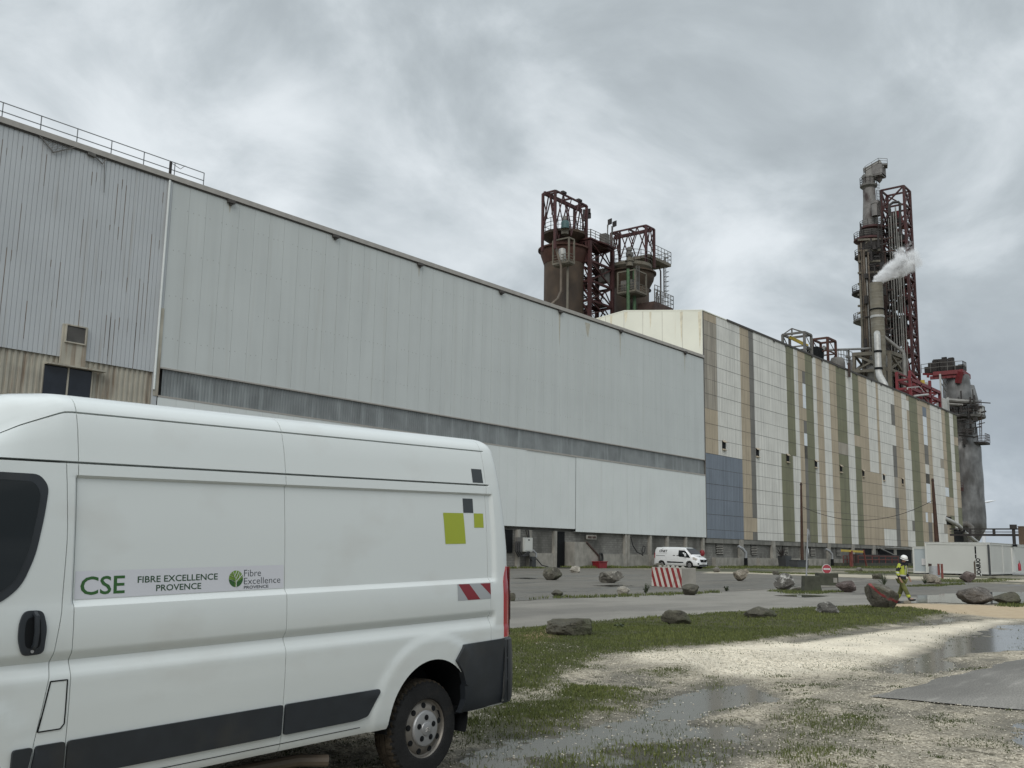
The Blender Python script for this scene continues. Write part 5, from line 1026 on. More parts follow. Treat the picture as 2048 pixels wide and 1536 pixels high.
for k in range(9):
    px0 = 1763+r_.uniform(-3, 8); py = 480+k*26; q = at(px0, py, -3); b.bar(q, (q.x,q.y,q.z-r_.uniform(8,16)), .30); b.bar(at(1752,py,-4), at(1786,py-5,-2), .34)
b.build('link_frame', M('steel_brown'), PC)
# cone skirt and support frame at the roof
b = MB(); c = at(1757,722,-6); b.lathe([(14*SP,zT(708,-6)),(24*SP,zT(736,-6)),(25*SP,zT(742,-6)),(22*SP,zT(748,-6)),(21*SP,30)], (c.x,c.y,0), 28); b.build('cone_skirt', M('pipe_grey'), PC, 40)
b = MB(); fr = [(1708,709,-6),(1779,705,-12),(1809,716,-4),(1740,718,2)]
for i in range(4): b.bar(at(*fr[i]), at(*fr[(i+1) % 4]), .9)
fb = [(x, y+34, f) for x, y, f in fr]
for i in range(4): b.bar(at(*fr[i]), at(fr[i][0]+2, 790, fr[i][2]), .8); b.bar(at(*fb[i]), at(*fb[(i+1) % 4]), .7); b.bar(at(*fr[i]), at(*fb[(i+1) % 4]), .55); b.bar(at(*fb[i]), at(*fr[(i+1) % 4]), .45)
b.build('support_frame', M('steel_tan'), PC)
# lattice frame tower beside it
N_ = at(1807.6,378); N0 = Vector((N_.x, N_.y, 0)); ztop = zT(378)
LT = thing('lattice_tower', 'tall red brown steel lattice tower full of thin pipes, right of the dark column', 'tower', (N0.x,N0.y,20))
pR = pY((1819.4,384.6), N0.y); lenX = max(3.5, abs(pR.x-N0.x)); pF = pX((1762,388), N0.x); lenY = abs(pF.y-N0.y)
C = [Vector((N0.x,N0.y,0)),Vector((N0.x+lenX,N0.y,0)),Vector((N0.x+lenX,N0.y+lenY,0)),Vector((N0.x,N0.y+lenY,0))]
UPz = lambda p, z: Vector((p.x,p.y,z))
b = MB()
for p in C: b.bar(UPz(p,24), UPz(p,ztop), .62)
levs = np.linspace(ztop, 28, 15)
for k, (a, c) in enumerate(zip(levs[:-1], levs[1:])):
    for i in range(4):
        p, q = C[i], C[(i+1) % 4]; b.bar(UPz(p,a), UPz(q,a), .42)
        if i % 2 == 0: b.bar(UPz(p,a), UPz(q,c), .35); b.bar(UPz(q,a), UPz(p,c), .35); 
        elif k % 2: b.bar(UPz(p,a), UPz(q,c), .35)
        else: b.bar(UPz(q,a), UPz(p,c), .35)
b.build('frame', M('steel_red'), LT)
b = MB(); c3 = MB()
for k, zz in enumerate(levs[2:]):
    y0, y1_ = N0.y+.3, N0.y+lenY*.34; b.box((N0.x+.2,y0,zz-.3),(N0.x+lenX-.2,y0+2.2,zz)); zz2 = levs[k+1]
    b.bar((N0.x+lenX*.3,y0+1,zz),(N0.x+lenX*.3,y0+lenY*.3,zz2-1),1.0,.25); c3.rail([(N0.x,y0,zz),(N0.x+lenX,y0,zz)],1.4,1.2,.10,1)
b.build('landing', M('steel_red_bright'), LT); c3.build('landing_rail', M('steel_grey'), LT)
b = MB()
for i, (f, w, top, m) in enumerate(((.34,.38,420,0),(.44,.30,430,0),(.56,.40,422,0),(.66,.28,440,0),(.26,.40,470,0),(.15,.30,470,0),(.80,.30,520,0))):
    y = N0.y+lenY*f; b.tube([(N0.x-1.2,y,zT(top)),(N0.x-1.2,y,24)], w*.5, 8)
b.build('riser_pipe', M('pipe_grey'), LT, 40)
b = MB(); r_ = random.Random(4)
for k in range(110):
    zz = r_.uniform(30, ztop*.93); y = N0.y+lenY*r_.uniform(.3,.95); b.bar((N0.x-.6,y,zz),(N0.x+lenX,y+r_.uniform(-1,2),zz+r_.uniform(-.4,.4)), r_.uniform(.15,.5)); 
    if k % 2 == 0: b.cbox((N0.x+r_.uniform(0,lenX),y,zz),(1.6,2.2,r_.uniform(1.5,4.0)))
for k in range(11): zz = 32+k*(ztop*.82-32)/10; b.box((N0.x+.2,N0.y+lenY*.38,zz),(N0.x+lenX-.2,N0.y+lenY*.98,zz+.35))
b.build('equipment', M('steel_dark'), LT)
b = MB(); b.tube([at(1779,431,-7), at(1779,410,-7), at(1786,405,-7), at(1797,404,-7), at(1800,408,-7), at(1800,470,-7)], .35, 8); b.build('bent_pipe', M('steel_dark'), LT, 40)
# steaming stack in front
sA = at(1752,568,-15); SX = thing('exhaust_stack', 'banded grey brown exhaust stack giving off white steam in front of the tall column', 'stack', (sA.x,sA.y,24)); R0 = 12.8*SP*.93
b = MB(); zS = lambda py: zT(py, -15)
b.lathe([(R0*.9,zS(568)-.2),(R0,zS(567)),(R0,zS(620)),(R0*1.02,zS(650)),(R0*1.04,zS(700)),(R0*1.04,zS(716)),(R0*.9,zS(722)),(R0*.9,24)], (sA.x,sA.y,0), 32); b.build('shell', M('stack_wrap'), SX, 40)
b = MB(); b.lathe([(R0+.03,zS(621)),(R0+.25,zS(620.7)),(R0+.25,zS(619)),(R0+.03,zS(618.7))], (sA.x,sA.y,0), 32); b.build('band', M('dark'), SX, 40)
b = MB(); b.lathe([(R0*1.02+.03,zS(637)),(R0*1.02+.1,zS(636.5)),(R0*1.02+.1,zS(632.5)),(R0*1.02+.03,zS(632))], (sA.x,sA.y,0), 32); b.build('pale_band', M('pipe_white'), SX, 40)
b = MB(); b.lathe([(.01,zS(569)),(R0*.88,zS(569))], (sA.x,sA.y,0), 24); b.build('mouth', M('dark'), SX)
DP = thing('duct', 'thick pale grey pipe running down the front of the steaming stack', 'pipe', at(1756,760,-20))
b = MB(); rr = 6.3*SP*.9; b.tube([at(1754,668,-13), at(1754,667,-17.5), at(1754.5,672,-20), at(1755,690,-20.5), at(1757,742,-20.5), at(1759,752,-21), at(1764,761,-22), at(1770,770,-23), at(1772,790,-23)], [rr*.9,rr,rr,rr,rr,rr*1.08,rr*1.1,rr*1.0,rr], 16); b.build('pipe', M('pipe_white'), DP, 40)
for py in (703, 737): b = MB(); q = at(1755.3+(py-690)*.04, py, -20.5); b.lathe([(rr+.03,q.z-.25),(rr+.22,q.z-.2),(rr+.22,q.z+.2),(rr+.03,q.z+.25)], (q.x,q.y,0), 16); b.build('pipe_band', M('dark'), DP)
DB = thing('diagonal_pipe', 'grey pipe slanting down from the steaming stack to the foot of the lattice tower', 'pipe', at(1790,690,-10))
b = MB(); b.tube([at(1766,672,-14), at(1806,704,-12), at(1808,712,-12), at(1811,800,-12)], [.42,.46,.5,.5], 10); b.build('pipe', M('pipe_grey'), DB, 40)
HP = thing('roof_pipe', 'long grey pipe crossing above the striped roof to the steaming stack', 'pipe', (205,66,36))
w5 = lambda x, y: (1540+x/11.378, 640+y/11.378)
pa, pb, pc, pd = pY(w5(1180,900), 66.0), pY(w5(1200,730), 66.0), pY(w5(1300,685), 66.4), at(1741,697,-16); b = MB(); rr = 2.6*mpp(pc); b.tube([pa, pb+Vector((0,0,-.6)), pb, (pb+pc)/2+Vector((-.4,0,.7)), pc, pc.lerp(pd,.5), pd], [rr*1.15]*4+[rr,rr,rr*1.2], 10); b.build('pipe', M('pipe_grey'), HP, 40)
b = MB(); q = pc.lerp(pd, .42); b.bar(q, (q.x,q.y,30), .35); b.build('pipe_prop', M('steel_grey'), HP)
# steam
def steam():
    path = [at(1751,566,-15), at(1757,556,-15), at(1768,545,-15), at(1782,535,-14), at(1798,525,-13), at(1814,516,-12), at(1832,507,-11)]; rad = [x*SP for x in (12,14,19,25,31,36,39)]
    b = MB(); b.tube(path, rad, 16); o = b.build('steam', MT['steel_grey'], None, 60); o.data.materials.clear()
    m = bpy.data.materials.new('steam'); m.use_nodes = True; nt = m.node_tree; N = nt.nodes; L = nt.links; N.remove(N['Principled BSDF']); v = N.new('ShaderNodeVolumePrincipled'); v.inputs['Color'].default_value = (1,1,1,1); v.inputs['Anisotropy'].default_value = 0.0
    tc = N.new('ShaderNodeTexCoord'); A = path[0]; D = (path[-1]-path[0]); Ln = D.length; D.normalize()
    def mt(op, a, b_=None, c_=None, cl=False):
        n = N.new('ShaderNodeMath'); n.operation = op; n.use_clamp = cl
        for i, x in enumerate((a, b_, c_)):
            if x is None: continue
            if isinstance(x, (int, float)): n.inputs[i].default_value = x
            else: L.new(x, n.inputs[i])
        return n.outputs[0]
    ns = N.new('ShaderNodeTexNoise'); ns.inputs['Scale'].default_value = .30; ns.inputs['Detail'].default_value = 5; ns.inputs['Roughness'].default_value = .6; ns.inputs['Distortion'].default_value = .8; L.new(tc.outputs['Object'], ns.inputs['Vector'])
    # distance along the plume and away from its axis
    sub = N.new('ShaderNodeVectorMath'); sub.operation = 'SUBTRACT'; L.new(tc.outputs['Object'], sub.inputs[0]); sub.inputs[1].default_value = A[:]
    dt = N.new('ShaderNodeVectorMath'); dt.operation = 'DOT_PRODUCT'; L.new(sub.outputs[0], dt.inputs[0]); dt.inputs[1].default_value = D[:]; tt = mt('DIVIDE', dt.outputs['Value'], Ln, cl=True)
    s2 = N.new('ShaderNodeVectorMath'); s2.operation = 'SCALE'; s2.inputs[0].default_value = D[:]; L.new(dt.outputs['Value'], s2.inputs['Scale']); s3 = N.new('ShaderNodeVectorMath'); s3.operation = 'SUBTRACT'; L.new(sub.outputs[0], s3.inputs[0]); L.new(s2.outputs[0], s3.inputs[1])
    ln = N.new('ShaderNodeVectorMath'); ln.operation = 'LENGTH'; L.new(s3.outputs[0], ln.inputs[0]); rel = mt('DIVIDE', ln.outputs['Value'], mt('ADD', mt('MULTIPLY', tt, 25*SP), 10.5*SP))
    thr = mt('ADD', mt('MULTIPLY', mt('POWER', rel, 2.2), .26), mt('ADD', mt('MULTIPLY', mt('POWER', tt, 2.0), .17), .27)); d = mt('MULTIPLY', mt('SUBTRACT', ns.outputs[0], thr), 14.0); d = mt('MULTIPLY', mt('MAXIMUM', d, 0.0), mt('SUBTRACT', 1.25, tt)); L.new(d, v.inputs['Density']); L.new(v.outputs[0], N['Material Output'].inputs['Volume']); o.data.materials.append(m)
    tag(o, 'plume of white steam drifting off the top of the exhaust stack', 'steam'); struct(o, 'stuff')
steam()
# ================================================================== RIGHT-HAND VESSEL, RED FRAME, ROOF FRAMES
YR = 68.0
vc = pY((1929,1000), YR); SV = mpp(vc); vFW = Vector((vc.x,vc.y,0)).normalized(); vRT = Vector((vFW.y,-vFW.x,0)); VAX = Vector((vc.x,YR,0))
HV = math.hypot(vc.x, vc.y)
def av(px, py, fwd=0.0):
    r = ray(px, py); return V3(O3+r*((HV+fwd)/math.hypot(r[0], r[1])))
def zV(py): return av(1929, py).z
def axv(py):
    p = np.array([VAX.x, VAX.y, zV(py)]); c = ROT.T @ (p-O3); return 1024+F_PX*c[0]/-c[2]
def rv(px, py): return (px-axv(py))*SV
VS_ = thing('wrapped_vessel', 'tall grey vessel wrapped in crumpled metal foil at the far end of the striped building', 'tower', (VAX.x,VAX.y,0))
rb = rv(1968.5,1040); rt = rv(1941,775); b = MB(); H = [(rb*.30,zV(1092)),(rb*.62,zV(1082)),(rb,zV(1056)),(rb*1.0,zV(960)),(rb*.97,zV(895)),(rb*.80,zV(880)),(rb*.80,zV(838))]
pr = []
for (r0, h0), (r1, h1) in zip(H[:-1], H[1:]):
    n = max(1, int(abs(h1-h0)/1.2))
    for k in range(n): pr.append((r0+(r1-r0)*k/n, h0+(h1-h0)*k/n))
pr.append(H[-1]); b.lathe(pr, (VAX.x,VAX.y,0), 56)
b.v = [(x+(noise.noise(Vector((x*.25,y*.25,z*.30)))*.14+noise.noise(Vector((x*.7,y*.7,z*.9)))*.12)*(1 if zV(1060) < z < zV(890) else .2), y+noise.noise(Vector((x*.25+9,y*.25,z*.3)))*.12, z) for x, y, z in b.v]
b.build('lower_shell', M('foil'), VS_, 50)
b = MB(); b.lathe([(rt*.9,zV(845)),(rt*1.02,zV(820)),(rt*1.06,zV(806)),(rt*1.06,zV(780)),(rt*.98,zV(752)),(.1,zV(748))], (VAX.x-1,VAX.y,0), 40); b.build('upper_shell', M('foil'), VS_, 40)
b = MB(); q = av(1936,788,-rt*.9); b.lathe([(rt*.72,zV(830)),(rt*.72,zV(800)),(rt*.5,zV(772)),(.1,zV(768))], (av(1937,800).x,av(1937,800).y,0), 14); b.build('torn_lagging', M('foil'), VS_, 50)
def vring(py, cpx, rpx, mat, rh=1.7, nm='ring_platform'):
    c = av(cpx, py); r = rpx*SV; zz = zV(py); b = MB(); b.lathe([(r*.5,zz-1.4),(r,zz-.6),(r,zz),(r*.5,zz+.02)], (c.x,c.y,0), 18); d = b.build(nm, M(mat), VS_); b = MB(); b.rail([(c.x+r*.97*math.cos(.4*k), c.y+r*.97*math.sin(.4*k), zz) for k in range(17)], rh, 1.6, .12, 2); b.build('ring_railing', M('steel_brown'), d)
vring(833, 1926, 42, 'steel_grey', 2.0); vring(804, 1914, 38, 'steel_grey', .1)
b = MB(); q = av(1958,885,-1); b.box((q.x-2.2,q.y-2,q.z-.5),(q.x+2.4,q.y+2,q.z)); p = b.build('side_platform', M('steel_dark'), VS_); b = MB(); b.rail([(q.x-2,q.y-2,q.z),(q.x+2.4,q.y-2,q.z),(q.x+2.4,q.y+2,q.z)], 2.0, 1.2, .10, 2); b.build('platform_railing', M('steel_brown'), p)
b = MB(); q = av(1957,822,-2); b.cbox(q, (2.2,2.2,2.0)); b.bar(q+Vector((-1.3,0,1.1)), q+Vector((1.3,0,1.1)), 2.6, .18); b.build('hut', M('pipe_white'), VS_)
b = MB(); zz = zV(748); L_, R_ = av(1862,748,-3), av(1936,752,-3); Rb = av(1934,745,5)
b.bar(av(1866,748,-5), av(1922,743,-5), .7, 1.0); b.bar(av(1846,748,-4), av(1868,749,-5), .4, .5); b.bar(av(1922,743,-5), av(1938,754,3), .8, 1.2); b.bar(av(1860,756,-4.6), av(1915,752,-4.6), .7, .8); b.bar(av(1921,743,-5.2), av(1916,766,-4.6), 1.1, 1.1); b.bar(av(1868,752,1), av(1932,748,2), .6, .8)
for k in range(6): x = 1856+k*12; b.bar(av(x,747,-4.8), av(x,755,-4.8), .5)
b.build('top_frame', M('steel_red_bright'), VS_)
b = MB(); b.rail([av(1843,746,-5), av(1880,742,-5), av(1926,739,-5), av(1933,742,2)], 2.2, 2.0, .12, 1); b.build('top_railing', M('steel_grey'), VS_)
b = MB()
for x, y, w, h in ((1868,737,3.2,2.6),(1860,741,2.6,1.6),(1900,735,2.4,3.2),(1886,735,1.2,3.4),(1920,738,3.6,1.4)): q = av(x,y,-2); b.cbox(q,(w,2,h)); b.cbox(q+Vector((.5,-.3,h*.6)),(w*.5,1.2,h*.4))
b.bar(av(1876,740,-2), av(1876,719,-2), .35); b.bar(av(1903,737,-2), av(1903,719,-2), .35); b.bar(av(1866,721,-2), av(1904,718.5,-2), .45); b.build('top_machinery', M('steel_dark'), VS_)
b = MB(); b.tube([av(1895,800,-6.2), av(1930,803,-6.2), av(1950,804,-4)], .55, 8); b.tube([av(1898,808,-6), av(1926,810,-6)], .4, 8); b.build('wrap_pipe', M('pipe_grey'), VS_, 40)
b = MB(); b.tube([av(1920,1050,-7), av(1935,1048,-7), av(1942,1054,-7), av(1943,1085,-7)], .8, 10); b.build('elbow_pipe', M('steel_grey'), VS_, 40)
b = MB(); b.bar(av(1922,975,-6.5), av(1922,982,-6.5), 1.0); b.rail([av(1920,982,-6), av(1927,982,-6)], 2.0, .7, .1, 2); b.build('ladder_cage', M('steel_red'), VS_)
b = MB(); r_ = random.Random(21)
for k in range(46):                            # crowded brackets, valves and pipes round the neck of the vessel
    py = r_.uniform(798, 884); q = av(r_.uniform(1898, 1962), py, r_.uniform(-6.5, -4.5))
    if r_.random() < .5: b.bar(q, q+vRT*r_.uniform(1, 4)+Vector((0,0,r_.uniform(-.5,.5))), r_.uniform(.15,.45))
    elif r_.random() < .6: b.bar(q, q+Vector((0,0,r_.uniform(1,4))), r_.uniform(.15,.4))
    else: b.cbox(q, (r_.uniform(.6,1.8), .8, r_.uniform(.5,1.8)))
b.build('neck_fittings', M('steel_dark'), VS_)
b = MB()
for px in (1958, 1962): q0, q1 = av(px, 800, -3), av(px+2, 884, -3); b.bar(q0, q1, .14)
for k in range(30): t = k/29; b.bar(av(1958, 800, -3).lerp(av(1960, 884, -3), t), av(1962, 800, -3).lerp(av(1964, 884, -3), t), .09)
b.build('ladder', M('steel_brown'), VS_)
# red steel frame at its left
RF = thing('pipe_support_tower', 'bright red steel frame holding small tanks between the lattice tower and the wrapped vessel', 'frame', (pY((1850,790),66).x,66,30))
b = MB(); q0, q1 = pY((1822,800),64.5), pY((1880,808),64.5); g = lambda x, y, Y=64.5: pY((x,y),Y)
X0r, X1r = q0.x, q1.x; zlo = 33; LV = [g(1850,y).z for y in (806,789,772,757)]; zm, zh = LV[1], LV[2]; xs_ = np.linspace(X0r, X1r, 4); HT = [LV[3], LV[2], LV[3], LV[2]]
for y in (64.5, 67.2):
    for x, ht in zip(xs_, HT): b.bar((x,y,zlo),(x,y,ht),.55)
    for zz in LV[:3]: b.bar((X0r,y,zz),(X1r,y,zz),.55,.65)
for x in xs_:
    for zz in LV[:3]: b.bar((x,64.5,zz),(x,67.2,zz),.45)
for k in range(3):
    for a, c in ((33,LV[0]),(LV[0],LV[1]),(LV[1],LV[2])):
        if (k+int(a)) % 2: b.bar((xs_[k],64.6,a),(xs_[k+1],64.6,c),.30)
        else: b.bar((xs_[k+1],64.6,a),(xs_[k],64.6,c),.30)
b.bar((xs_[0],64.5,LV[3]),(xs_[1],64.5,LV[2]),.4,.5); b.bar((xs_[0],67.2,LV[3]),(xs_[2],67.2,LV[3]),.35)
b.build('frame', M('steel_red_bright'), RF)
b = MB(); q = g(1852,762,67); b.lathe([(.85,zh+.2),(.85,zh+2.0),(.5,zh+2.4),(.01,zh+2.5)], (q.x,67,0), 16); b.build('small_tank', M('pipe_grey'), RF, 40)
for x in (1832,1864): b = MB(); q = g(x,785,68); b.lathe([(1.2,zlo),(1.2,zh-.6),(.01,zh-.2)], (q.x,65.9,0), 16); b.build('tank', M('pipe_white'), RF, 40)
b = MB(); b.tube([g(1845,760,65), g(1846,772,65)], .45, 8); b.build('yellow_pipe', M('yellow'), RF); b = MB(); q = g(1880,748,65); b.bar(q,(q.x,q.y,33),.35); q = g(1895,795,65); b.bar(q,(q.x,q.y,33),.5); b.rail([g(1815,779,64.3), g(1838,777,64.3), g(1845,784,64.3)], .4, 3, .2, 0); b.tube([g(1829,792,63.8), g(1856,789,63.8)], .25, 6); b.build('rail_pipe', M('pipe_white'), RF)
b = MB(); b.rail([g(1882,777,65), g(1893,795,65)], 3.0, 2.2, .16, 1); b.build('stair_railing', M('steel_grey'), RF)
# roof frames
def roof_gantry(name, label, qn, qr, qf, Yn, zbot, mat, extra):
    n = pY(w5(*qn), Yn); r = pY(w5(*qr), Yn); f = pX(w5(*qf), n.x); th = thing(name, label, 'frame', (n.x,Yn,33), group='open steel frames on the striped roof'); b = MB(); C = [(n.x,n.y),(r.x,n.y),(r.x,f.y),(n.x,f.y)]; zt = n.z
    for x, y in C: b.bar((x,y,zbot),(x,y,zt),.38)
    for i in range(4):
        b.bar((*C[i],zt),(*C[(i+1) % 4],zt),.34); b.bar((*C[i],zt-2.3),(*C[(i+1) % 4],zt-2.3),.22)
    b.bar((*C[1],zt-2.3),(*C[2],zbot),.12); b.bar((*C[2],zt-2.3),(*C[1],zbot),.12); b.bar((*C[3],zt),(*C[2],zt-2.3),.12); b.bar((*C[0],zt),(*C[1],zt-2.2),.10)
    b.build('frame', M(mat), th); return th, n, r, f
th, n, r, f = roof_gantry('roof_gantry', 'grey open steel frame with a yellow hoist beam standing on the striped roof', (778,275), (935,340), (285,330), 64.0, 33, 'steel_grey', 1)
b = MB(); b.bar((n.x+.5,f.y-1,n.z-.4),(n.x+(r.x-n.x)*.9,n.y+.5,n.z-1.9),.32,.5); b.build('hoist_beam', M('yellow'), th)
b = MB(); ap = Vector((n.x+.5,(n.y+f.y)/2+.5,n.z+1.6)); ap = pX(w5(495,192), n.x+.5)
for q in ((n.x,n.y,n.z),(n.x,f.y,n.z),(r.x,n.y,n.z)): b.bar(ap,q,.16)
b.bar(ap,(ap.x,ap.y,n.z-.2),.2); b.build('peak_brace', M('steel_grey'), th)
th, n, r, f = roof_gantry('roof_gantry', 'rusty brown open steel frame standing on the striped roof beside a curved pipe', (1305,402), (1488,482), (965,450), 64.0, 33, 'rust_red', 1)
b = MB(); q = pY(w5(1100,740), 65.5); b.box((q.x-1.6,65,33),(q.x+1.2,67,q.z+.8)); b.build('tank_box', M('dark'), th)
RC = thing('roof_clutter', 'vents, a lamp and thin railings along the striped roof edge before the tall column', 'roof equipment', (200,64,33))
b = MB(); q = pY(w5(1530,960), 63.5); b.lathe([(.01,.9),(1.0,.75),(1.35,0),(1.35,-2)], (q.x,q.y,q.z), 14); b.build('dome_vent', M('steel_grey'), RC, 40)
b = MB(); b.rail([pY(w5(1560,985),64.5), pY(w5(1880,1040),64.5)], 2.6, 1.4, .10, 2); q = pY(w5(1825,900),64); b.bar(q,(q.x,q.y,32),.45); b.bar(pY(w5(1740,835),64),pY(w5(1820,865),64),.5,.25); b.build('railing', M('steel_grey'), RC)
b = MB(); q = pY(w5(1820,1110), 59.0); b.box((q.x-.25,59.0,q.z-1.4),(q.x+.25,59.3,q.z+1.0)); b.build('flashing_scrap', M('steel_brown'), RC)
b = MB(); b.bar((q.x-6,60.5,33.2),(q.x+4,60.5,33.1),.8,.5); b.build('flashing_scrap', M('steel_brown'), RC)
# far wind turbine and pipe bridge at the right edge
WTp = Vector((1500,0,0)); r_ = ray(1972,1005); k = 1400/np.hypot(r_[0],r_[1]); hub = Vector([*(O3+r_*k)]); WT = thing('wind_turbine', 'distant white wind turbine half hidden behind the wrapped vessel', 'wind turbine', (hub.x,hub.y,0)); wf_ = Vector((hub.x,hub.y,0)).normalized(); wr_ = Vector((wf_.y,-wf_.x,0)); sW = depth(hub)/F_PX
hb_ = hub+wr_*(-6*sW); base = Vector((hb_.x,hb_.y,0)); q = O3+ray(1967,1090)*k; b = MB(); b.tube([(q[0],q[1],-5), hb_], [3.0,1.6], 12); b.build('turbine_mast', M('turbine'), WT, 40); b = MB()
for a in (10, 130, 250): a = math.radians(a); d = wr_*math.cos(a)+Vector((0,0,1))*math.sin(a); b.tube([hb_, hb_+d*6, hb_+d*14*sW*1.0, hb_+d*25*sW], [.8,1.5,1.1,.2], 8)
b.build('rotor_blade', M('turbine'), WT, 40)
PB = thing('pipe_bridge', 'dark elevated pipe rack crossing the sky at the right edge behind the cabins', 'pipe rack', (150,30,0))
PBY = 42.0; e0, e1 = pX((1925,1072),150), pX((2090,1071),150); b = MB(); yA, yB = pX((1900,1070),150).y, pX((2120,1070),150).y; zA, zB_ = pX((1990,1058),150).z, pX((1990,1070),150).z
b.bar((150,yA,zA),(150,yB,zA),.18); b.bar((150,yA,(zA+zB_)/2),(150,yB,(zA+zB_)/2),.10); b.bar((150,yA,zB_),(150,yB,zB_),.24,.30)
for px in (1940,1988,2040): y = pX((px,1065),150).y; b.bar((150,y,zB_),(150,y,zA),.28,.5)
b.build('rack', M('steel_dark'), PB); b = MB(); y = pX((2028,1075),150).y; b.bar((150,y,0),(150,y,zA+.5),.36); b.cbox((150,y,zA+.3),(.6,.8,.6)); b.build('rack_post', M('steel_dark'), PB)
BP_ = thing('brown_post', 'broad brown upright post cut off by the right edge of the picture', 'post', (*[float(v) for v in G(2046,1150)[:2]],0)); p = G(2047,1146); s = mpp(p); zt_ = WY(2043,1054,p[1])[2]; b = MB(); b.box((p[0]-.25,p[1]-.40,0),(p[0]+.25,p[1]+.22,zt_)); b.box((p[0]-.3,p[1]-.45,zt_+.002),(p[0]+.3,p[1]+.27,zt_+.08)); b.build('post', M('brown_post'), BP_)
# poles and sagging cable
PO = []
for (x, y, ht, top, lab) in ((131.9,55.0,None,(1602,965),'thin rust brown pole behind the round no entry sign, cable on it'),(133.8,38.0,None,(1865,957),'thin rust brown leaning pole behind the white site cabins, cable on it')):
    p = WY(*top, y); th = thing('cable_pole', lab, 'pole', (p[0],y,0), group='rust brown cable poles'); b = MB(); base = WY({0:1604.5,1:1874}[len(PO)], {0:1125,1:1088}[len(PO)], y); X_ = float(base[0]); b.tube([(X_+.05*(1 if len(PO) else 0),y,0),(X_,y,float(base[2])),(p[0],y,p[2])], [.26,.24,.13] if not len(PO) else [.33,.31,.16], 10); b.build('shaft', M('wood_pole'), th, 40); b = MB(); b.cbox((p[0],y,p[2]-.3),(.30,.30,.10)); b.build('pole_band', M('steel_dark'), th); PO.append((p[0],y))
ca, cb_ = V3(WY(1604.7,1013.5,55.0)), V3(WY(1866.5,1000.5,38.0)); mid = V3(WY(1725,1040.5,47.0)); b = MB(); pts = []
for k in range(25): t = k/24; p = ca.lerp(cb_, t); sag = 4*t*(1-t); m = (ca+cb_)/2; pts.append(p+Vector((0,0,-(m.z-mid.z)*sag)))
b.tube(pts, .035, 5); tag(b.build('cable', M('cable')), 'black cable sagging between the two rust brown poles', 'cable')
# ================================================================== WALL FOOT: CABINET, HOSES, BINS, RAILINGS
EB = thing('electric_cabinet', 'grey white electric cabinet fixed to the block wall with black cables below', 'electric box', (76,58.6,0)); b = MB(); b.box((75.35,59.05,1.55),(76.72,59.5,2.88)); b.build('cabinet', M('cabin'), EB, bevel=.03); b = MB(); b.box((75.55,59.03,1.7),(76.55,59.048,2.75)); b.build('cabinet_door', M('cabin_frame'), EB); b = MB(); b.box((75.95,59.01,2.62),(76.2,59.028,2.72)); b.build('handle', M('dark'), EB)
b = MB(); b.box((74.55,59.2,1.5),(75.3,59.5,2.9)); b.build('side_box', M('steel_grey'), EB); b = MB()
for dx, sag in ((0,.9),(.3,.7),(.6,1.0)): b.tube([(74.2+dx,59.1,2.5),(74.0+dx,59.0,1.6),(74.4+dx,58.95,1.1),(75.2+dx,59.0,1.2),(75.9+dx*.5,59.0,1.55)], .07, 6)
b.tube([(76.3,59.2,2.9),(76.3,59.3,3.6)], .09, 6); b.tube([(76.1,59.2,2.9),(75.9,59.3,3.6)], .05, 6); b.tube([(76.0,59,1.5),(76.1,58.9,.9),(76.6,58.9,.6),(77,58.9,.9)], .06, 6); b.build('cable_bundle', M('cable'), EB); b = MB(); b.box((76.4,58.85,0),(77.0,59.15,1.1)); b.build('cable_duct', M('bin_grey'), EB)
b = MB(); b.tube([(76.7,59.0,1.7),(77.05,58.9,1.4),(77.1,58.9,1.05)], .10, 8); b.build('grey_conduit', M('galv'), EB)
b = MB(); b.tube([(77,58.8,.9),(77.6,58.6,.3),(78.6,58.2,.06),(80.6,57.6,.05),(82,57.7,.05)], .05, 6); tag(b.build('ground_cable', M('cable')), 'black cable trailing along the ground from the electric cabinet', 'cable')
b = MB()
for k in range(3): b.tube([(88.95+.30*math.cos(t)+.04*k, 59.42-.05*k, 1.05+.48*math.sin(t)) for t in np.linspace(0,6.28,20)], .06, 6)
tag(b.build('coiled_hose', M('cable')), 'black coiled hose hanging on the block wall above the red bin', 'hose'); b = MB()
b.tube([(94.8,59.3,3.4),(95.2,59.25,2.4),(96.0,59.2,1.7),(97.0,59.2,1.45),(97.6,59.2,1.8),(97.7,59.2,2.3),(97.3,59.2,2.4),(97.0,59.2,1.9),(97.2,59.2,1.3)], .06, 6); tag(b.build('hanging_hose', M('cable')), 'loose black hose drooping from the wall left of the small white van', 'hose')
RB = thing('red_bin', 'small red plastic bin standing against the block wall', 'bin', (86.9,58.2,0)); b = MB(); b.prism([(86.2,0),(87.6,0),(87.7,.62),(86.1,.62)], 57.7, 58.5, 'y'); b.build('tub', M('bin_red'), RB, bevel=.03); b = MB(); b.box((86.05,57.65,.621),(87.75,58.55,.70)); b.build('lid', M('bin_red'), RB)
def pin(px, py, Y): return Vector([float(v) for v in WY(px,py,Y)])
TB = thing('wheelie_bin', 'dark grey wheelie bin by the wall with branches sticking out of it', 'bin', (137,57.5,0)); pL, pR = pin(1564,1136,57.3), pin(1577,1136,57.3); b = MB(); b.prism([(pL.x+.3,0.1),(pR.x-.3,0.1),(pR.x,1.55),(pL.x,1.55)], 56.8, 57.9, 'y'); b.build('bin_body', M('bin_grey'), TB); b = MB(); r_ = random.Random(3); cx_ = (pL.x+pR.x)/2-.8
for k in range(16): b.tube([(cx_,57.3,1.4),(cx_+r_.uniform(-1.5,1.1),57.2+r_.uniform(-.4,.4),1.4+r_.uniform(.4,1.6))], [.10,.03], 5)
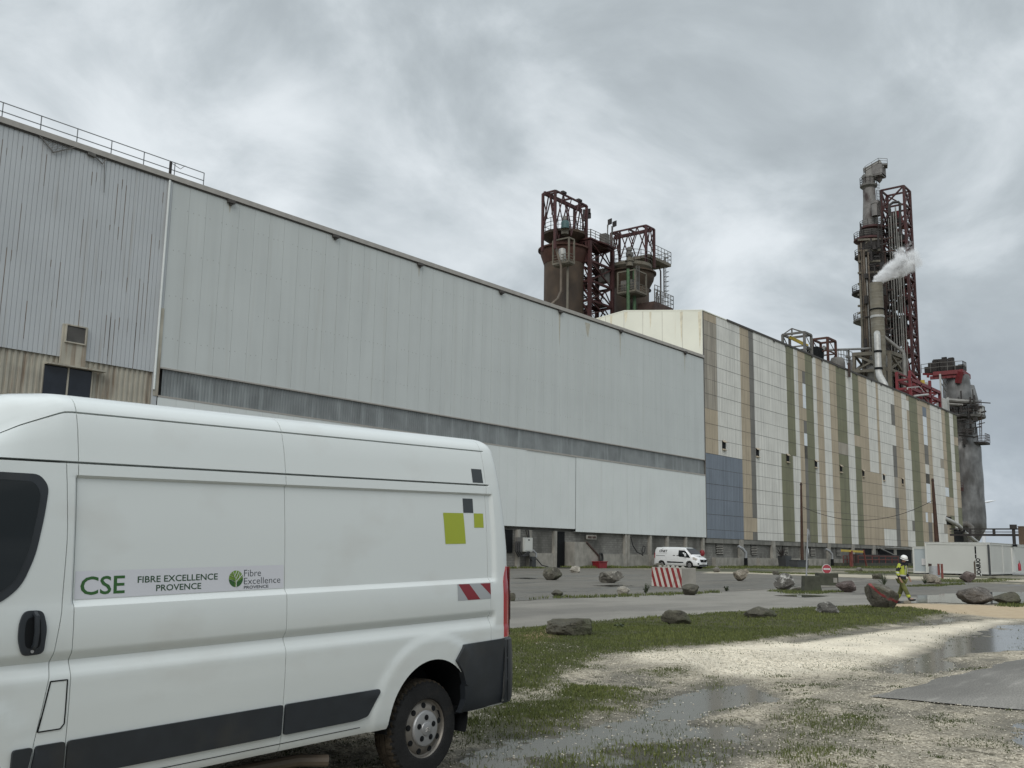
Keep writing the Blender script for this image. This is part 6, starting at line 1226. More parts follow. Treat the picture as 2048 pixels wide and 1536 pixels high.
b.build('branch', M('steel_dark'), TB)
GCb = thing('grey_cabinet', 'plain dark grey metal box at the foot of the rust brown pole', 'box', (131.5,53.6,0)); pL, pR = pin(1592,1136,53.5), pin(1613,1136,53.5); b = MB(); b.box((pL.x,53.2,0),(pR.x,54.4,pin(1600,1121,53.5).z)); b.build('box_body', M('bin_grey'), GCb, bevel=.03); b = MB(); zc = pin(1600,1121,53.5).z; b.box((pL.x-.06,53.12,zc+.002),(pR.x+.06,54.46,zc+.07)); b.build('box_lid', M('bin_grey'), GCb)
for px, lab in ((1492,'dark standpipe with a white cap against the wall near the first louvre column'),(1665,'dark standpipe with a bent grey pipe against the wall right of the no entry sign')):
    p = pin(px,1138,58.6); th = thing('standpipe', lab, 'pipe', (p.x,58.6,0)); b = MB(); b.tube([(p.x,58.6,0),(p.x,58.6,1.2)], .24, 10); b.build('pipe_sleeve', M('dark'), th); b = MB(); b.tube([(p.x,58.6,1.2),(p.x,58.6,1.9),(p.x-.5,58.8,2.4),(p.x-1.0,59.2,2.7)], .19, 10); b.build('pipe', M('galv'), th, 40)
# red railing, plinth and yellow height bar
RR = thing('loading_dock', 'low dark loading dock with red railings under the striped wall', 'dock', (165,57,0)); YD = 57.0; xa, xb = pin(1686,1130,YD).x, pin(1800,1130,YD).x; b = MB(); b.box((xa,YD,0),(xb+9,YD+1.9,.62)); b.build('dock_base', M('concrete_moss'), RR)
b = MB(); xs1, xs2 = pin(1718,1130,YD).x, pin(1798,1130,YD).x; b.rail([(xs1,YD+.1,.62),(xs2,YD+.1,.62)], 1.15, 3.0, .10, 1); b.rail([(xa+.5,YD+.1,.62),(pin(1704,1130,YD).x,YD+.1,.62)], 1.1, 1.6, .10, 1); b.build('dock_railing', M('rail_red'), RR)
b = MB(); b.box((xs1+1,YD+1.0,.62),(xs2+6,YD+1.8,2.0)); b.build('dock_shutter', M('steel_dark'), RR)
for px in (1707,1712,1700): b = MB(); q = pin(px,1115,YD-.3); b.bar((q.x,q.y,.62),(q.x,q.y,2.0),.22); b.build('dock_bollard', M('steel_brown'), RR)
YB_ = thing('height_barrier', 'yellow horizontal height bar on leaning rusty posts in front of the loading dock', 'barrier', (156,56.2,0)); b = MB(); q0, q1 = pin(1683,1101,56.2), pin(1725.5,1103.5,56.2); b.bar(q0,q1,.16,.32); b.build('bar', M('yellow'), YB_); b = MB(); q = pin(1702,1103,56.2); b.bar((q.x,q.y,0),(q.x,q.y,q.z+.1),.42); q = pin(1727,1104,56.2); q2 = pin(1732,1130,56.2); b.bar((q2.x+.3,q2.y,0),(q.x,q.y,q.z+.3),.20); b.build('post', M('rail_red'), YB_)
# ================================================================== SITE CABINS
cp = G(1983.5,1152.0); CX, CY = float(cp[0]), float(cp[1]); ztop = float(WX(1983,1086,CX)[2]); zfl = float(WX(1983,1149,CX)[2]); ylen = float(WX(1851,1120,CX)[1])-CY
def cabin(name, label, x0, y0, wx, wy, z0, z1, mat, group, end='a'):
    th = thing(name, label, 'cabin', (x0+wx/2,y0+wy/2,0), group=group); b = MB(); b.box((x0+.05,y0+.05,z0+.05),(x0+wx-.05,y0+wy-.05,z1-.04)); b.build('cabin_wall', M(mat), th); b = MB()
    for x in (x0,x0+wx-.16):
        for y in (y0,y0+wy-.16): b.box((x,y,z0),(x+.16,y+.16,z1))
    for z in (z0,z1-.18):
        for y in (y0,y0+wy-.14): b.box((x0+.161,y+.004,z),(x0+wx-.161,y+.136,z+.18))
        for x in (x0,x0+wx-.14): b.box((x+.004,y0+.161,z),(x+.136,y0+wy-.161,z+.18))
    b.build('cabin_frame', M('cabin_frame'), th); b = MB()
    for x in (x0+.1,x0+wx-.4):
        for y in (y0+.1,y0+wy/2,y0+wy-.4): b.box((x,y,0),(x+.3,y+.3,z0-.002))
    b.build('foot_block', M('bin_grey'), th); b = MB(); b.box((x0-.03,y0-.03,z1+.002),(x0+wx+.03,y0+wy+.03,z1+.05)); b.build('cabin_roof', M('cabin_frame'), th); return th
CG = 'white site cabins in a row'
cw_ = 5.0; CABS = []
labs = ['pale site cabin with a blank long side, dark corner pipe and lettered post in front','pale site cabin with a white door and railed steps, red extinguisher on its rail','pale site cabin cut off by the right edge of the picture']
for k in range(3): CABS.append(cabin('site_cabin', labs[k], CX+k*(cw_+.03), CY, cw_, ylen, zfl, ztop, 'cabin', CG))
C1 = cabin('site_cabin', 'bluish grey narrow cabin standing left of the long blank cabin, notice on it', CX+.6, CY+ylen+.05, 2.4, float(WX(1825.5,1115,CX+.6)[1])-CY-ylen-.05, zfl-.05, float(WX(1838,1094,CX+.6)[2]), 'cabin_blue', CG)
b = MB(); yn_ = float(WX(1848,1130,CX+.55)[1]); b.box((CX+.56,yn_-.22,zfl+.75),(CX+.595,yn_+.22,zfl+1.4)); b.build('notice', M('sign_white'), C1)
b = MB(); b.tube([(CX-.07,CY+.12,ztop-.15),(CX-.07,CY+.12,.05)], .10, 8); b.build('corner_pipe', M('bin_grey'), CABS[0])
dx = float(WY(2026,1110,CY)[0]); b = MB(); b.box((dx-.55,CY-.03,zfl+.15),(dx+.55,CY+.045,ztop-.35)); d = b.build('door', M('sheet_white'), CABS[1]); b = MB(); b.box((dx-.05,CY-.05,zfl+1.2),(dx+.30,CY-.031,zfl+1.75)); b.build('door_window', M('sign_white'), d); b = MB(); b.cbox((dx,CY-.25,ztop-.1),(.5,.35,.25)); b.build('porch_lamp', M('dark'), CABS[1])
b = MB(); b.box((dx-1.1,CY-1.3,zfl-.1),(dx+7,CY-.06,zfl)); st_ = b.build('step_deck', M('galv'), CABS[1]); b = MB(); b.rail([(dx-1.1,CY-1.3,zfl),(dx+7,CY-1.3,zfl)], 1.1, 2.4, .06, 1); b.bar((dx-1.1,CY-1.3,0),(dx-1.1,CY-1.3,zfl),.08); b.build('step_rail', M('rail'), st_)
FE = thing('fire_extinguisher', 'red fire extinguisher hanging on the cabin step railing', 'extinguisher', (dx+1.2,CY-1.45,zfl)); q = Vector((float(WY(2038,1125,CY-1.4)[0]),CY-1.42,zfl+.35)); b = MB(); b.lathe([(.01,0),(.14,.02),(.14,.62),(.07,.74),(.05,.80)], q, 12); b.build('cylinder', M('extinguisher'), FE, 40); b = MB(); b.bar(q+Vector((0,0,.8)),q+Vector((0,0,1.0)),.05); b.tube([q+Vector((.02,0,.85)),q+Vector((.2,-.05,.7)),q+Vector((.18,-.05,.2))],.025,6); b.build('valve', M('dark'), FE)
LP_ = thing('lettered_post', 'upright black and white post with letters running down it before the long cabin', 'sign', (CX-2.2,CY+1.5,0)); q = WX(1955,1160,CX-2.2); yq = float(q[1]); zq = lambda py: float(WX(1955,py,CX-2.2)[2]); yw = lambda px: float(WX(px,1125,CX-2.2)[1])
b = MB(); b.box((CX-2.24,yw(1953.5),zq(1117)),(CX-2.16,yw(1950.8),zq(1092.8))); b.build('post_head', M('dark'), LP_); b = MB(); b.box((CX-2.25,yw(1954),zq(1108.8)),(CX-2.15,yw(1950.3),zq(1108))); b.build('post_ring', M('sign_white'), LP_)
b = MB(); b.box((CX-2.23,yw(1962),zq(1154)),(CX-2.17,yw(1951),zq(1115.6))); b.box((CX-2.22,yw(1957),0),(CX-2.18,yw(1954.5),zq(1154.01))); b.build('board', M('cabin'), LP_)
ya, yb_ = yw(1961.5), yw(1951.5); tm = lambda u, v: (CX-2.236, ya+(yb_-ya)*v, zq(1116.5)+(zq(1153.5)-zq(1116.5))*u)
b = text_mb('OUBAOU', 0, 1, 0.04, .96, tm, .05); b.build('lettering', M('dark'), LP_)
for px0, px1, py0, py1, lab in ((1860.5,1862.5,1128,1149,'thin dark bent stake standing before the long cabin'),(1879,1885,1128.5,1158,'rusty red bent bar hoop before the long cabin')):
    th = thing('steel_stake', lab, 'stake', (*[float(v) for v in G(px1,py1)[:2]],0)); q = G(px1,py1); s = mpp(q); h = (py1-py0)*s; b = MB(); b.tube([(q[0],q[1],0),(q[0],q[1],h),(q[0],q[1]+(px1-px0+2)*s*.8,h),(q[0],q[1]+(px1-px0+2)*s*.8,h*.75 if px0 < 1870 else .3)], .09, 6); b.build('bar', M('rail_red' if px0 > 1870 else 'steel_brown'), th)
b = MB(); q = G(1878,1156); b.lathe([(.01,0),(.45,.0),(.42,.95),(.01,.95)], (q[0]+1,q[1]+.6,0), 10); tag(b.build('grey_drum', M('galv'), None, 40), 'small grey drum on the ground before the long cabin', 'drum')
b = MB(); b.tube([(CX-2.0,yw(1948),0),(CX-2.0,yw(1948),zq(1124)),(CX-1.6,yw(1950),zq(1120))], .09, 6); tag(b.build('yellow_conduit', M('pipe_tan'), None, 40), 'yellowish bent conduit rising beside the lettered post', 'pipe')
# ================================================================== STRIPED CONCRETE BLOCK, SIGNS
bp = G(1303.5,1172.4); q2 = G(1364,1176.4); q3 = G(1382.5,1172.5); s = mpp(bp); A_, B2, C_ = Vector((*bp[:2],0)), Vector((*q2[:2],0)), Vector((*q3[:2],0)); ux = (B2-A_); Lb = ux.length; ux.normalize(); uy = Vector((-ux.y,ux.x,0)); uy = uy if uy.dot(C_-B2) > 0 else -uy; Wb = .85; Hb = 38*s
BL = thing('concrete_block', 'big concrete block painted with slanting red and white stripes, stone lumps along its top', 'block', A_); rotb = math.atan2(ux.y,ux.x)
def bl(u, v, z): p = A_+ux*u+uy*v; return (p.x,p.y,z)
b = MB(); b.add([bl(0,0,0),bl(Lb,0,0),bl(Lb,Wb,0),bl(0,Wb,0),bl(0,0,Hb),bl(Lb,0,Hb),bl(Lb,Wb,Hb),bl(0,Wb,Hb)], [(0,3,2,1),(4,5,6,7),(0,1,5,4),(1,2,6,5),(2,3,7,6),(3,0,4,7)]); b.build('block_body', M('concrete_lt'), BL, bevel=.02)
b = MB(); c = MB(); ns = 13; w_ = (Lb+Hb*.42)/ns
def clip(P, lo, hi):
    def half(P, f):
        out = []
        for i in range(len(P)):
            p, q = P[i], P[(i+1) % len(P)]; a, d = f(p), f(q)
            if a >= 0: out.append(p)
            if a*d < 0: t = a/(a-d); out.append((p[0]+(q[0]-p[0])*t, p[1]+(q[1]-p[1])*t))
        return out
    return half(half(P, lambda p: p[0]-lo), lambda p: hi-p[0])
for k in range(ns):
    x = k*w_; P = clip([(x-Hb*.42,Hb-.012),(x+w_-Hb*.42,Hb-.012),(x+w_,.012),(x,.012)], .012, Lb-.012)
    if len(P) >= 3: (b if k % 2 == 0 else c).add([bl(u,-.006,z) for u, z in P], [tuple(range(len(P)))])
b.build('white_stripe', M('paint_white'), BL); c.build('red_stripe', M('paint_red'), BL)
b = MB(); r_ = random.Random(5)
for k in range(9):
    u = .12+k*(Lb-.2)/8.2; R = r_.uniform(.06,.11); n0 = len(b.v); b.lathe([(R,-.01),(R*.95,R*.45),(R*.6,R*.85),(.005,R)], bl(u,.15+r_.uniform(0,.4),Hb), 9)
b.build('stone_lump', M('concrete_lt'), BL, 60)
def jersey(name, label, pl, pr, pyb, pyt, depth_, taper, rot=0):
    p = G((pl+pr)/2, pyb); s = mpp(p); w = (pr-pl)*s; h = (pyb-pyt)*s*.97; th = thing(name, label, 'block', (p[0],p[1],0), (0,0,math.radians(rot)), group='mossy concrete sign bases'); b = MB(); t = taper
    P = [(-w/2,0),(w/2,0),(w/2,.12*h),(w/2-t*.7,.35*h),(w/2-t,h),(-w/2+t,h),(-w/2+t*.7,.35*h),(-w/2,.12*h)]; b.prism(P, -depth_/2, depth_/2, 'y'); return th, b, w, h, p, s
a_ = -51.2
th, b, w, h, p, s = jersey('sign_base', 'mossy dark concrete block carrying the tall post with two edge-on signs', 1604,1641,1184,1151,.55,.07, a_); o = b.build('base_block', M('concrete_moss'), th, None, local=True, bevel=.02)
PA = p
th2, b, w, h, p, s = jersey('sign_base', 'mossy dark concrete block standing behind the round no entry sign pole', 1635,1673,1174.5,1145.7,.6,-.03, a_); b.build('base_block', M('concrete_moss'), th2, None, local=True, bevel=.02); b = MB(); b.box((-.6,-.36,.0),(.55,-.31,.10)); b.box((.25,-.325,.25),(.45,-.302,.5)); b.build('scar', M('concrete_lt'), th2, local=True)
PBk = p
NS = thing('no_entry_sign', 'round red no entry sign with white bar in front of the mossy block', 'sign', (*G(1649,1172)[:2],0), (0,0,math.radians(a_))); pn = G(1649,1172)-np.array([.35,.28,0]); NS.location = [float(v) for v in pn]; s = mpp(pn); zc = float(EYE)+0; rr = 9.4*s; zc = (1172-1138)*s-.0
def disc(y0, y1, r, z, n=36): b = MB(); b.tube([(0,y0,z),(0,y1,z)], r, n); return b
disc(-.06,-.03,rr,zc).build('sign_rim', M('sign_white'), NS, 40, local=True); disc(-.066,-.0605,rr*.90,zc).build('sign_face', M('sign_red'), NS, 40, local=True); b = MB(); b.box((-rr*.70,-.072,zc-rr*.17),(rr*.70,-.0665,zc+rr*.17)); b.build('white_bar', M('sign_white'), NS, local=True)
b = text_mb('SENS INTERDIT', -rr*.45, rr*.45, zc-rr*.06, zc+rr*.06, lambda x, z: (x,-.074,z)); b.build('lettering', M('rail'), NS, local=True)
b = MB(); b.tube([(0,0,.35),(0,0,zc+rr*.5)], .028, 8); b.build('sign_pole', M('galv'), NS, 40, local=True)
q = G(1610.5,1172)-np.array([.15,.12,0]); s = mpp(q); TS = thing('tall_sign_post', 'tall grey post on the mossy block with two round signs seen edge-on', 'sign', q, (0,0,0)); top = (1172-1058.5)*s; lean = 7*s; b = MB(); fx, fy = .62, -.77      # right-hand direction in the picture
b.tube([(0,0,.25),(lean*fx,lean*fy,top)], .045, 8); b.build('post', M('galv'), TS, 40, local=True)
for zc_, px in ((1071,1618),(1107.5,1617)):
    z = (1172-zc_)*s; c = Vector((lean*z/top*fx,lean*z/top*fy,z))+Vector((fx,fy,0))*.07; d = Vector((fx,fy,0)).normalized()*.93+Vector((.77,.62,0))*(-.28); d.normalize(); b = MB(); b.tube([c-d*.012+Vector((0,0,0)), c+d*.012], .26, 28); b.build('round_sign', M('galv'), TS, 40, local=True)
b = MB(); b.tube([(0.02,-.05,.35),(0.02,-.05,.75)], .02, 6); b.build('bracket', M('galv'), TS, local=True)
# ================================================================== ROCKS
def rock(pl, pr, pyt, pyb, mats, label, seed, tilt=0, flat=0.55, red=False, sharp=1.0):
    pc = (pl+pr)/2; p0 = G(pc, pyb); s = mpp(p0); w = (pr-pl)*s; h = (pyb-pyt)*s; dpt = w*.78; f = Vector((p0[0],p0[1],0)).normalized(); c = Vector((p0[0],p0[1],0))+f*dpt*.36
    r_ = random.Random(seed); bm = bmesh.new(); bmesh.ops.create_icosphere(bm, subdivisions=4, radius=1.0); off = Vector((seed*3.7,seed*1.3,seed*2.1))
    planes = []
    for k in range(26):
        v = Vector((r_.gauss(0,1),r_.gauss(0,1),r_.gauss(0,.8))).normalized(); planes.append((v, r_.uniform(.60,.97)))
    for v in bm.verts:
        n = v.co.normalized(); d = 1.0
        for pn_, k in planes:
            t = n.dot(pn_)
            if t > .05: d = min(d, k/t)
        d = d+.045*noise.noise(n*2.5+off)*sharp+.035*noise.noise(n*6+off)*sharp+.02*noise.noise(n*15+off); v.co = n*d
    bmesh.ops.rotate(bm, verts=bm.verts, cent=(0,0,0), matrix=Matrix.Rotation(math.radians(tilt), 3, Vector((f.x,f.y,0))))
    rt = Vector((f.y,-f.x,0)); xs = [v.co.dot(rt) for v in bm.verts]; zs = [v.co.z for v in bm.verts]; x0, x1, z0, z1_ = min(xs), max(xs), min(zs), max(zs)
    for v in bm.verts:
        a = (v.co.dot(rt)-(x0+x1)/2)/(x1-x0)*w; e = v.co.dot(f)/(x1-x0)*dpt*1.0; z = (v.co.z-z0)/(z1_-z0)*h*1.06-h*.06; q = c+rt*a+f*e; v.co = Vector((q.x,q.y,z))-c
    me = bpy.data.meshes.new('rock'); bm.to_mesh(me); bm.free(); me.materials.append(M(mats)); me.polygons.foreach_set('use_smooth', [True]*len(me.polygons)); me.set_sharp_from_angle(angle=math.radians(24)); o = bpy.data.objects.new('rock', me); COL.objects.link(o); o.location = c; tag(o, label, 'rock', 'boulders set out around the yard'); return o
def rockmat(n, c, lich, st=None, amt=.8, red=None):
    t = NT(n); a = t.mix(t.rng(t.noise(2.2, 8, .65), .35, .65), tuple(x*.55 for x in c), c); a = t.mix(t.rng(t.noise(3.2, 8, .7), .52, .62, 0, amt), a, lich); a = t.mix(t.rng(t.noise(7, 8, .75), .54, .62, 0, .85), a, tuple(x*.22 for x in c))
    if st: a = t.mix(t.rng(t.noise(1.1, 5, .6), .48, .6, 0, .8), a, st)
    if red:
        sp = t.N.new('ShaderNodeSeparateXYZ'); t.L.new(t.tc, sp.inputs[0]); f = t.mth('ADD', t.mth('MULTIPLY', sp.outputs[1], red[0]), t.mth('MULTIPLY', sp.outputs[2], red[1])); f = t.mth('ADD', f, t.mth('MULTIPLY', t.noise(2.5, 3), .25)); m1 = t.mth('MULTIPLY', t.rng(f, red[2], red[2]+.03), t.rng(f, red[2]+red[3], red[2]+red[3]-.03)); m1 = t.mth('MULTIPLY', m1, t.rng(t.noise(1.6, 3), .36, .46)); a = t.mix(t.mth('MULTIPLY', m1, .9), a, (.34,.05,.055))
    t.col(a); t.rough(.9); t.bump(t.noise(6, 9, .75), 1.0, .12); MT[n] = t.m
rockmat('rk_dark', (.125,.115,.088), (.24,.225,.18), (.065,.068,.036)); rockmat('rk_grey', (.20,.185,.155), (.40,.38,.33)); rockmat('rk_pale', (.42,.385,.32), (.62,.59,.52)); rockmat('rk_tan', (.30,.26,.20), (.44,.40,.33)); rockmat('rk_moss', (.13,.12,.085), (.23,.215,.16), (.06,.066,.03)); rockmat('rk_mauve', (.145,.11,.098), (.26,.22,.20)); rockmat('rk_mix', (.17,.16,.14), (.58,.565,.52), None, .95)
rockmat('rk_red', (.165,.148,.115), (.28,.26,.215), (.075,.075,.04), .7, (-.75, 1.0, .62, .13)); rockmat('rk_red2', (.18,.16,.14), (.33,.305,.28), None, .6, (1.0, .05, .95, .18))
ROCKS = [
 (1085,1125,1134,1161,'rk_dark','dark tilted boulder with a flat pale top edge, leftmost on the far asphalt',1,18),
 (1139.5,1160,1131.7,1145.8,'rk_pale','small whitish boulder near the wall, in front of the red bin',2,0),
 (1197,1248,1141.2,1166.8,'rk_grey','broad boulder with pale top and dark underside midway to the red bin',3,0),
 (1102,1126.5,1180,1193.8,'rk_dark','low dark slab of rock at the road edge nearest the big van',4,0),
 (1233,1260,1173,1191,'rk_pale','cream coloured boulder at the far road edge left of the striped block',5,0),
 (1363,1398,1168,1191.2,'rk_dark','dark pointed boulder at the corner of the striped concrete block',6,0),
 (1014,1031,1186,1202.8,'rk_moss','mossy rock partly hidden behind the tail light of the big van',7,0),
 (1322,1382,1221,1251.5,'rk_moss','rounded brown green boulder with a pointed right end, in the middle of the grass verge',8,0),
 (1091,1185,1238,1274,'rk_moss','largest low mossy boulder in dry grass beside the big van rear',9,0),
 (1487,1554,1214.5,1239,'rk_moss','half sunken mossy boulder with a pale left side on the grass verge',10,0),
 (1632,1678,1204,1229,'rk_mix','white topped boulder with dark sides on the grass verge',11,0),
 (1732,1798,1168,1219,'rk_red','large tilted boulder with red paint marks next to the walking worker',12,-24),
 (1546.5,1590,1146.5,1181,'rk_mix','tall pale and dark mottled boulder left of the sign blocks',13,0),
 (1671,1712,1161.5,1185.5,'rk_mauve','jagged very dark boulder right of the sign blocks',14,0),
 (1466.5,1495.5,1139,1162.6,'rk_tan','squarish pale tan boulder on the far asphalt',15,0),
 (1544.5,1560.5,1141.5,1150,'rk_dark','small dark rock on the gravel strip before the louvred wall',16,0),
 (1424.5,1440.5,1133.7,1145,'rk_grey','small grey rock beside the front of the small white van',17,0),
 (1744.5,1766,1146.8,1159,'rk_moss','flat brown rock on the pale gravel strip before the red railings',18,0),
 (1712,1726,1134.5,1142.5,'rk_grey','small flat grey rock on the grass under the yellow bar',19,0),
 (1847.5,1876.5,1148.5,1167,'rk_tan','lumpy brown rock right of the worker',20,0),
 (1870,1883,1157,1171,'rk_tan','small pale tan rock leaning on the lumpy brown rock',21,0),
 (1920,1951.5,1142.5,1165,'rk_mauve','reddish brown boulder at the foot of the lettered post',22,8),
 (1979,1995,1153,1159.5,'rk_moss','little mossy stone under the corner of the cabins',23,0),
 (1915,1986,1174,1209.8,'rk_red2','big rugged grey boulder with faded red paint at the right',24,6),
 (1984,2040,1184,1210.5,'rk_moss','long low mossy boulder at the right edge beside the rugged grey one',25,0),
 (1583,1606,1174.5,1183,'rk_dark','low dark slab leaning against the mossy sign block',26,0),
 (1308,1331,1126,1137,'rk_dark','dark rock by the rear wheel of the small white van',27,0),
 (1487,1498.5,1138,1147.5,'rk_tan','little rock half hidden behind the squarish tan boulder',28,0)]
for r in ROCKS: rock(*r)
# weeds
def weed(px, py, hpx, wpx, seed, label):
    p = G(px, py); s = mpp(p); r_ = random.Random(seed); b = MB(); th = thing('weed', label, 'plant', (p[0],p[1],.01))
    for k in range(26):
        a = r_.uniform(0,6.28); R = r_.uniform(.1,1)*wpx*s*.5; h = r_.uniform(.4,1)*hpx*s; q = Vector((p[0]+math.cos(a)*R,p[1]+math.sin(a)*R,h)); b.tube([(p[0],p[1],0), (Vector((p[0],p[1],0))+q)/2+Vector((0,0,h*.12)), q], [.012,.009,.003], 4)
        for j in range(7): t = r_.uniform(.3,1); c = Vector((p[0],p[1],0)).lerp(q, t); d = Vector((r_.gauss(0,1),r_.gauss(0,1),r_.gauss(0,.6))).normalized()*.07; e = d.cross(Vector((0,0,1)))*.35; b.add([c,c+d*.5+e,c+d,c+d*.5-e], [(0,1,2,3)])
    b.build('stem', M('weed'), th)
weed(1292,1188,22,20,1,'dry grey weed at the far road edge left of the striped block'); weed(1768,1172,26,26,2,'tall leafy weed behind the red painted boulder'); weed(1850,1168,14,16,3,'low weed between the worker and the lumpy brown rock'); weed(1453,1183,10,12,4,'small dry weed at the road edge below the squarish tan boulder'); weed(1240,1258,9,26,5,'tuft of bright green weeds on the grass verge between two boulders')
# ================================================================== SMALL WHITE VAN BY THE WALL
def small_van():
    pf = G(1391,1138.0); pr_ = G(1334.5,1135.6); s = mpp((pf+pr_)/2); f0, r0 = Vector((*pf[:2],0)), Vector((*pr_[:2],0)); dirn = (f0-r0); 
    fw = Vector((.77,.62,0)); rt = Vector((.62,-.77,0)); th_ = math.radians(46); hd_ = rt*math.sin(th_)-fw*math.cos(th_)   # nose to the right, a little towards the camera
    K = 1.17; mid = G(1363,1136.8); ang = math.atan2(hd_.y,hd_.x); T = thing('small_van', 'small white delivery van with black letters parked in front of the block wall', 'van', (mid[0],mid[1],0), (0,0,ang)); T.scale = (K,K,K)
    top = [(-2.48,.42),(-2.5,.9),(-2.47,1.4),(-2.42,1.85),(-2.3,1.96),(-1.5,1.99),(0,1.99),(.75,1.95),(1.15,1.80),(1.55,1.45),(1.78,1.22),(2.05,1.12),(2.32,.98),(2.44,.80),(2.48,.55),(2.46,.34),(2.2,.26),(-2.3,.26)]
    stn = [-2.5,-2.47,-2.42,-2.3,-2.0,-1.5,-.8,0,.5,.75,.95,1.15,1.35,1.55,1.7,1.78,1.95,2.1,2.25,2.36,2.44,2.48]
    zt = [(-2.5,.9),(-2.47,1.45),(-2.42,1.85),(-2.3,1.95),(-1.5,1.99),(.3,1.99),(.75,1.95),(1.0,1.86),(1.15,1.77),(1.55,1.43),(1.78,1.22),(2.05,1.12),(2.3,1.0),(2.42,.85),(2.48,.6)]
    ring = []; H = [(0,.9),(.06,.965),(.14,.985),(.30,1.0),(.44,.985),(.55,.975),(.70,.93),(.85,.87),(.93,.82),(.975,.74),(1.0,.60),(1.0,0)]
    vs = []; m = 2*len(H)-1
    for x in stn:
        z1_ = interp(x, zt); wk = .985*interp(x,[(-2.5,.93),(-2.4,.985),(-2.2,1),(1.2,1),(1.8,.97),(2.2,.90),(2.4,.76),(2.48,.6)]); row = []
        for hh, wf in H:
            z = .26+(1.99-.26)*hh; z = min(z, z1_-(.0 if hh < .9 else 0)) if z > z1_ else z; z = .26+(z1_-.26)*hh if x > 1.0 or x < -2.35 else z; row.append((x,-wk*wf,z))
        vs += row+[(x,-y,z) for x, y, z in row[:-1][::-1]]
    b = MB(); fs = []
    for i in range(len(stn)-1):
        for j in range(m-1): fs.append((i*m+j,(i+1)*m+j,(i+1)*m+j+1,i*m+j+1))
        fs.append((i*m+m-1,(i+1)*m+m-1,(i+1)*m,i*m))
    fs += [tuple(range(m)), tuple((len(stn)-1)*m+j for j in range(m))[::-1]]; b.add(vs, fs); bo = b.build('body', M('van_white2'), T, None, local=True)
    cut = []
    for ax in (-1.62,1.52):
        for y in (-1,1): c = MB(); c.tube([(ax,y*1.2,.34),(ax,y*.68,.34)], .41, 32); cut.append(c.build('cutter', M('dark'), T, None, local=True))
    bpy.context.view_layer.update(); bool_cut(bo, cut); bo.data.polygons.foreach_set('use_smooth', [True]*len(bo.data.polygons)); bo.data.set_sharp_from_angle(angle=math.radians(30))
    def side(y, z): hh = (z-.26)/1.73; return interp(hh, H)*.985
    def dec(name, P, mat, off=.006, sgn=-1, par=None):
        b = MB(); P2 = []
        for i in range(len(P)):
            for t in (0,.34,.67): P2.append((P[i][0]+(P[(i+1) % len(P)][0]-P[i][0])*t, P[i][1]+(P[(i+1) % len(P)][1]-P[i][1])*t))
        b.add([(x, sgn*(side(0,z)*interp(x,[(1.2,1),(1.8,.97),(2.2,.90),(2.4,.76),(2.48,.6)])+off), z) for x, z in P2], [tuple(range(len(P2)))]); return b.build(name, M(mat), par or T, local=True)
    for sg in (-1,1):
        dec('side_window', [(.30,1.22),(.42,1.10),(1.62,1.02),(1.45,1.28),(1.02,1.68),(.32,1.70)], 'glass_dark', .012, sg); dec('side_moulding', [(-.95,.52),(.92,.52),(.86,.62),(-.98,.66)], 'black_plastic', .014, sg); dec('door_track', [(-2.25,1.16),(-1.2,1.14),(-1.2,1.18),(-2.25,1.20)], 'black_plastic', .008, sg)
        dec('door_handle', [(-.30,1.18),(-.06,1.18),(-.06,1.24),(-.30,1.24)], 'black_plastic', .012, sg); dec('door_handle', [(.12,1.16),(.36,1.16),(.36,1.22),(.12,1.22)], 'black_plastic', .012, sg)
        dec('door_gap', [(.20,.4),(.212,.4),(.212,1.8),(.20,1.8)], 'dark', .007, sg); dec('door_gap', [(-1.1,.4),(-1.088,.4),(-1.088,1.8),(-1.1,1.8)], 'dark', .007, sg)
        b = MB(); b.prism(rounded([(1.95,.86),(2.36,.80),(2.30,.98),(1.98,1.10)], .04), sg*.58, sg*.90, 'y'); b.v = [(x-max(0,abs(y)-.6)*.35, y*interp(x,[(1.8,1.0),(2.4,.98)]), z) for x, y, z in b.v]; b.build('headlight', M('clear_lens'), T, 40, local=True)
        b = MB(); b.cbox((1.20,sg*1.12,1.27),(.10,.20,.30)); b.build('wing_mirror', M('van_white2'), T, local=True, bevel=.03); b = MB(); b.cbox((2.36,sg*.62,.48),(.16,.34,.14)); b.build('fog_lamp', M('dark'), T, local=True, bevel=.02)
    b = MB(); b.add([(1.03,-.70,1.875),(1.03,.70,1.875),(1.66,.86,1.36),(1.66,-.86,1.36)], [(0,1,2,3)]); b.v = [(x+.02,y,z+.02) for x, y, z in b.v]; b.build('windscreen', M('glass_dark'), T, local=True)
    b = MB(); b.prism(rounded([(-.46,.62),(.46,.62),(.50,.86),(-.50,.86)], .06), 2.36, 2.50, 'x'); b.build('grille', M('dark'), T, local=True); b = MB(); b.box((2.44,-.7,.30),(2.50,.7,.40)); b.build('lower_grille', M('dark'), T, local=True); b = MB(); b.box((2.485,-.26,.46),(2.515,.26,.57)); b.build('number_plate', M('sign_white'), T, local=True); b = MB(); b.tube([(2.49,0,.76),(2.515,0,.76)], .08, 12); b.build('emblem', M('galv'), T, local=True)
    b = MB(); b.box((-2.2,-.8,.16),(2.2,.8,.27)); b.build('underbody', M('dark'), T, local=True)
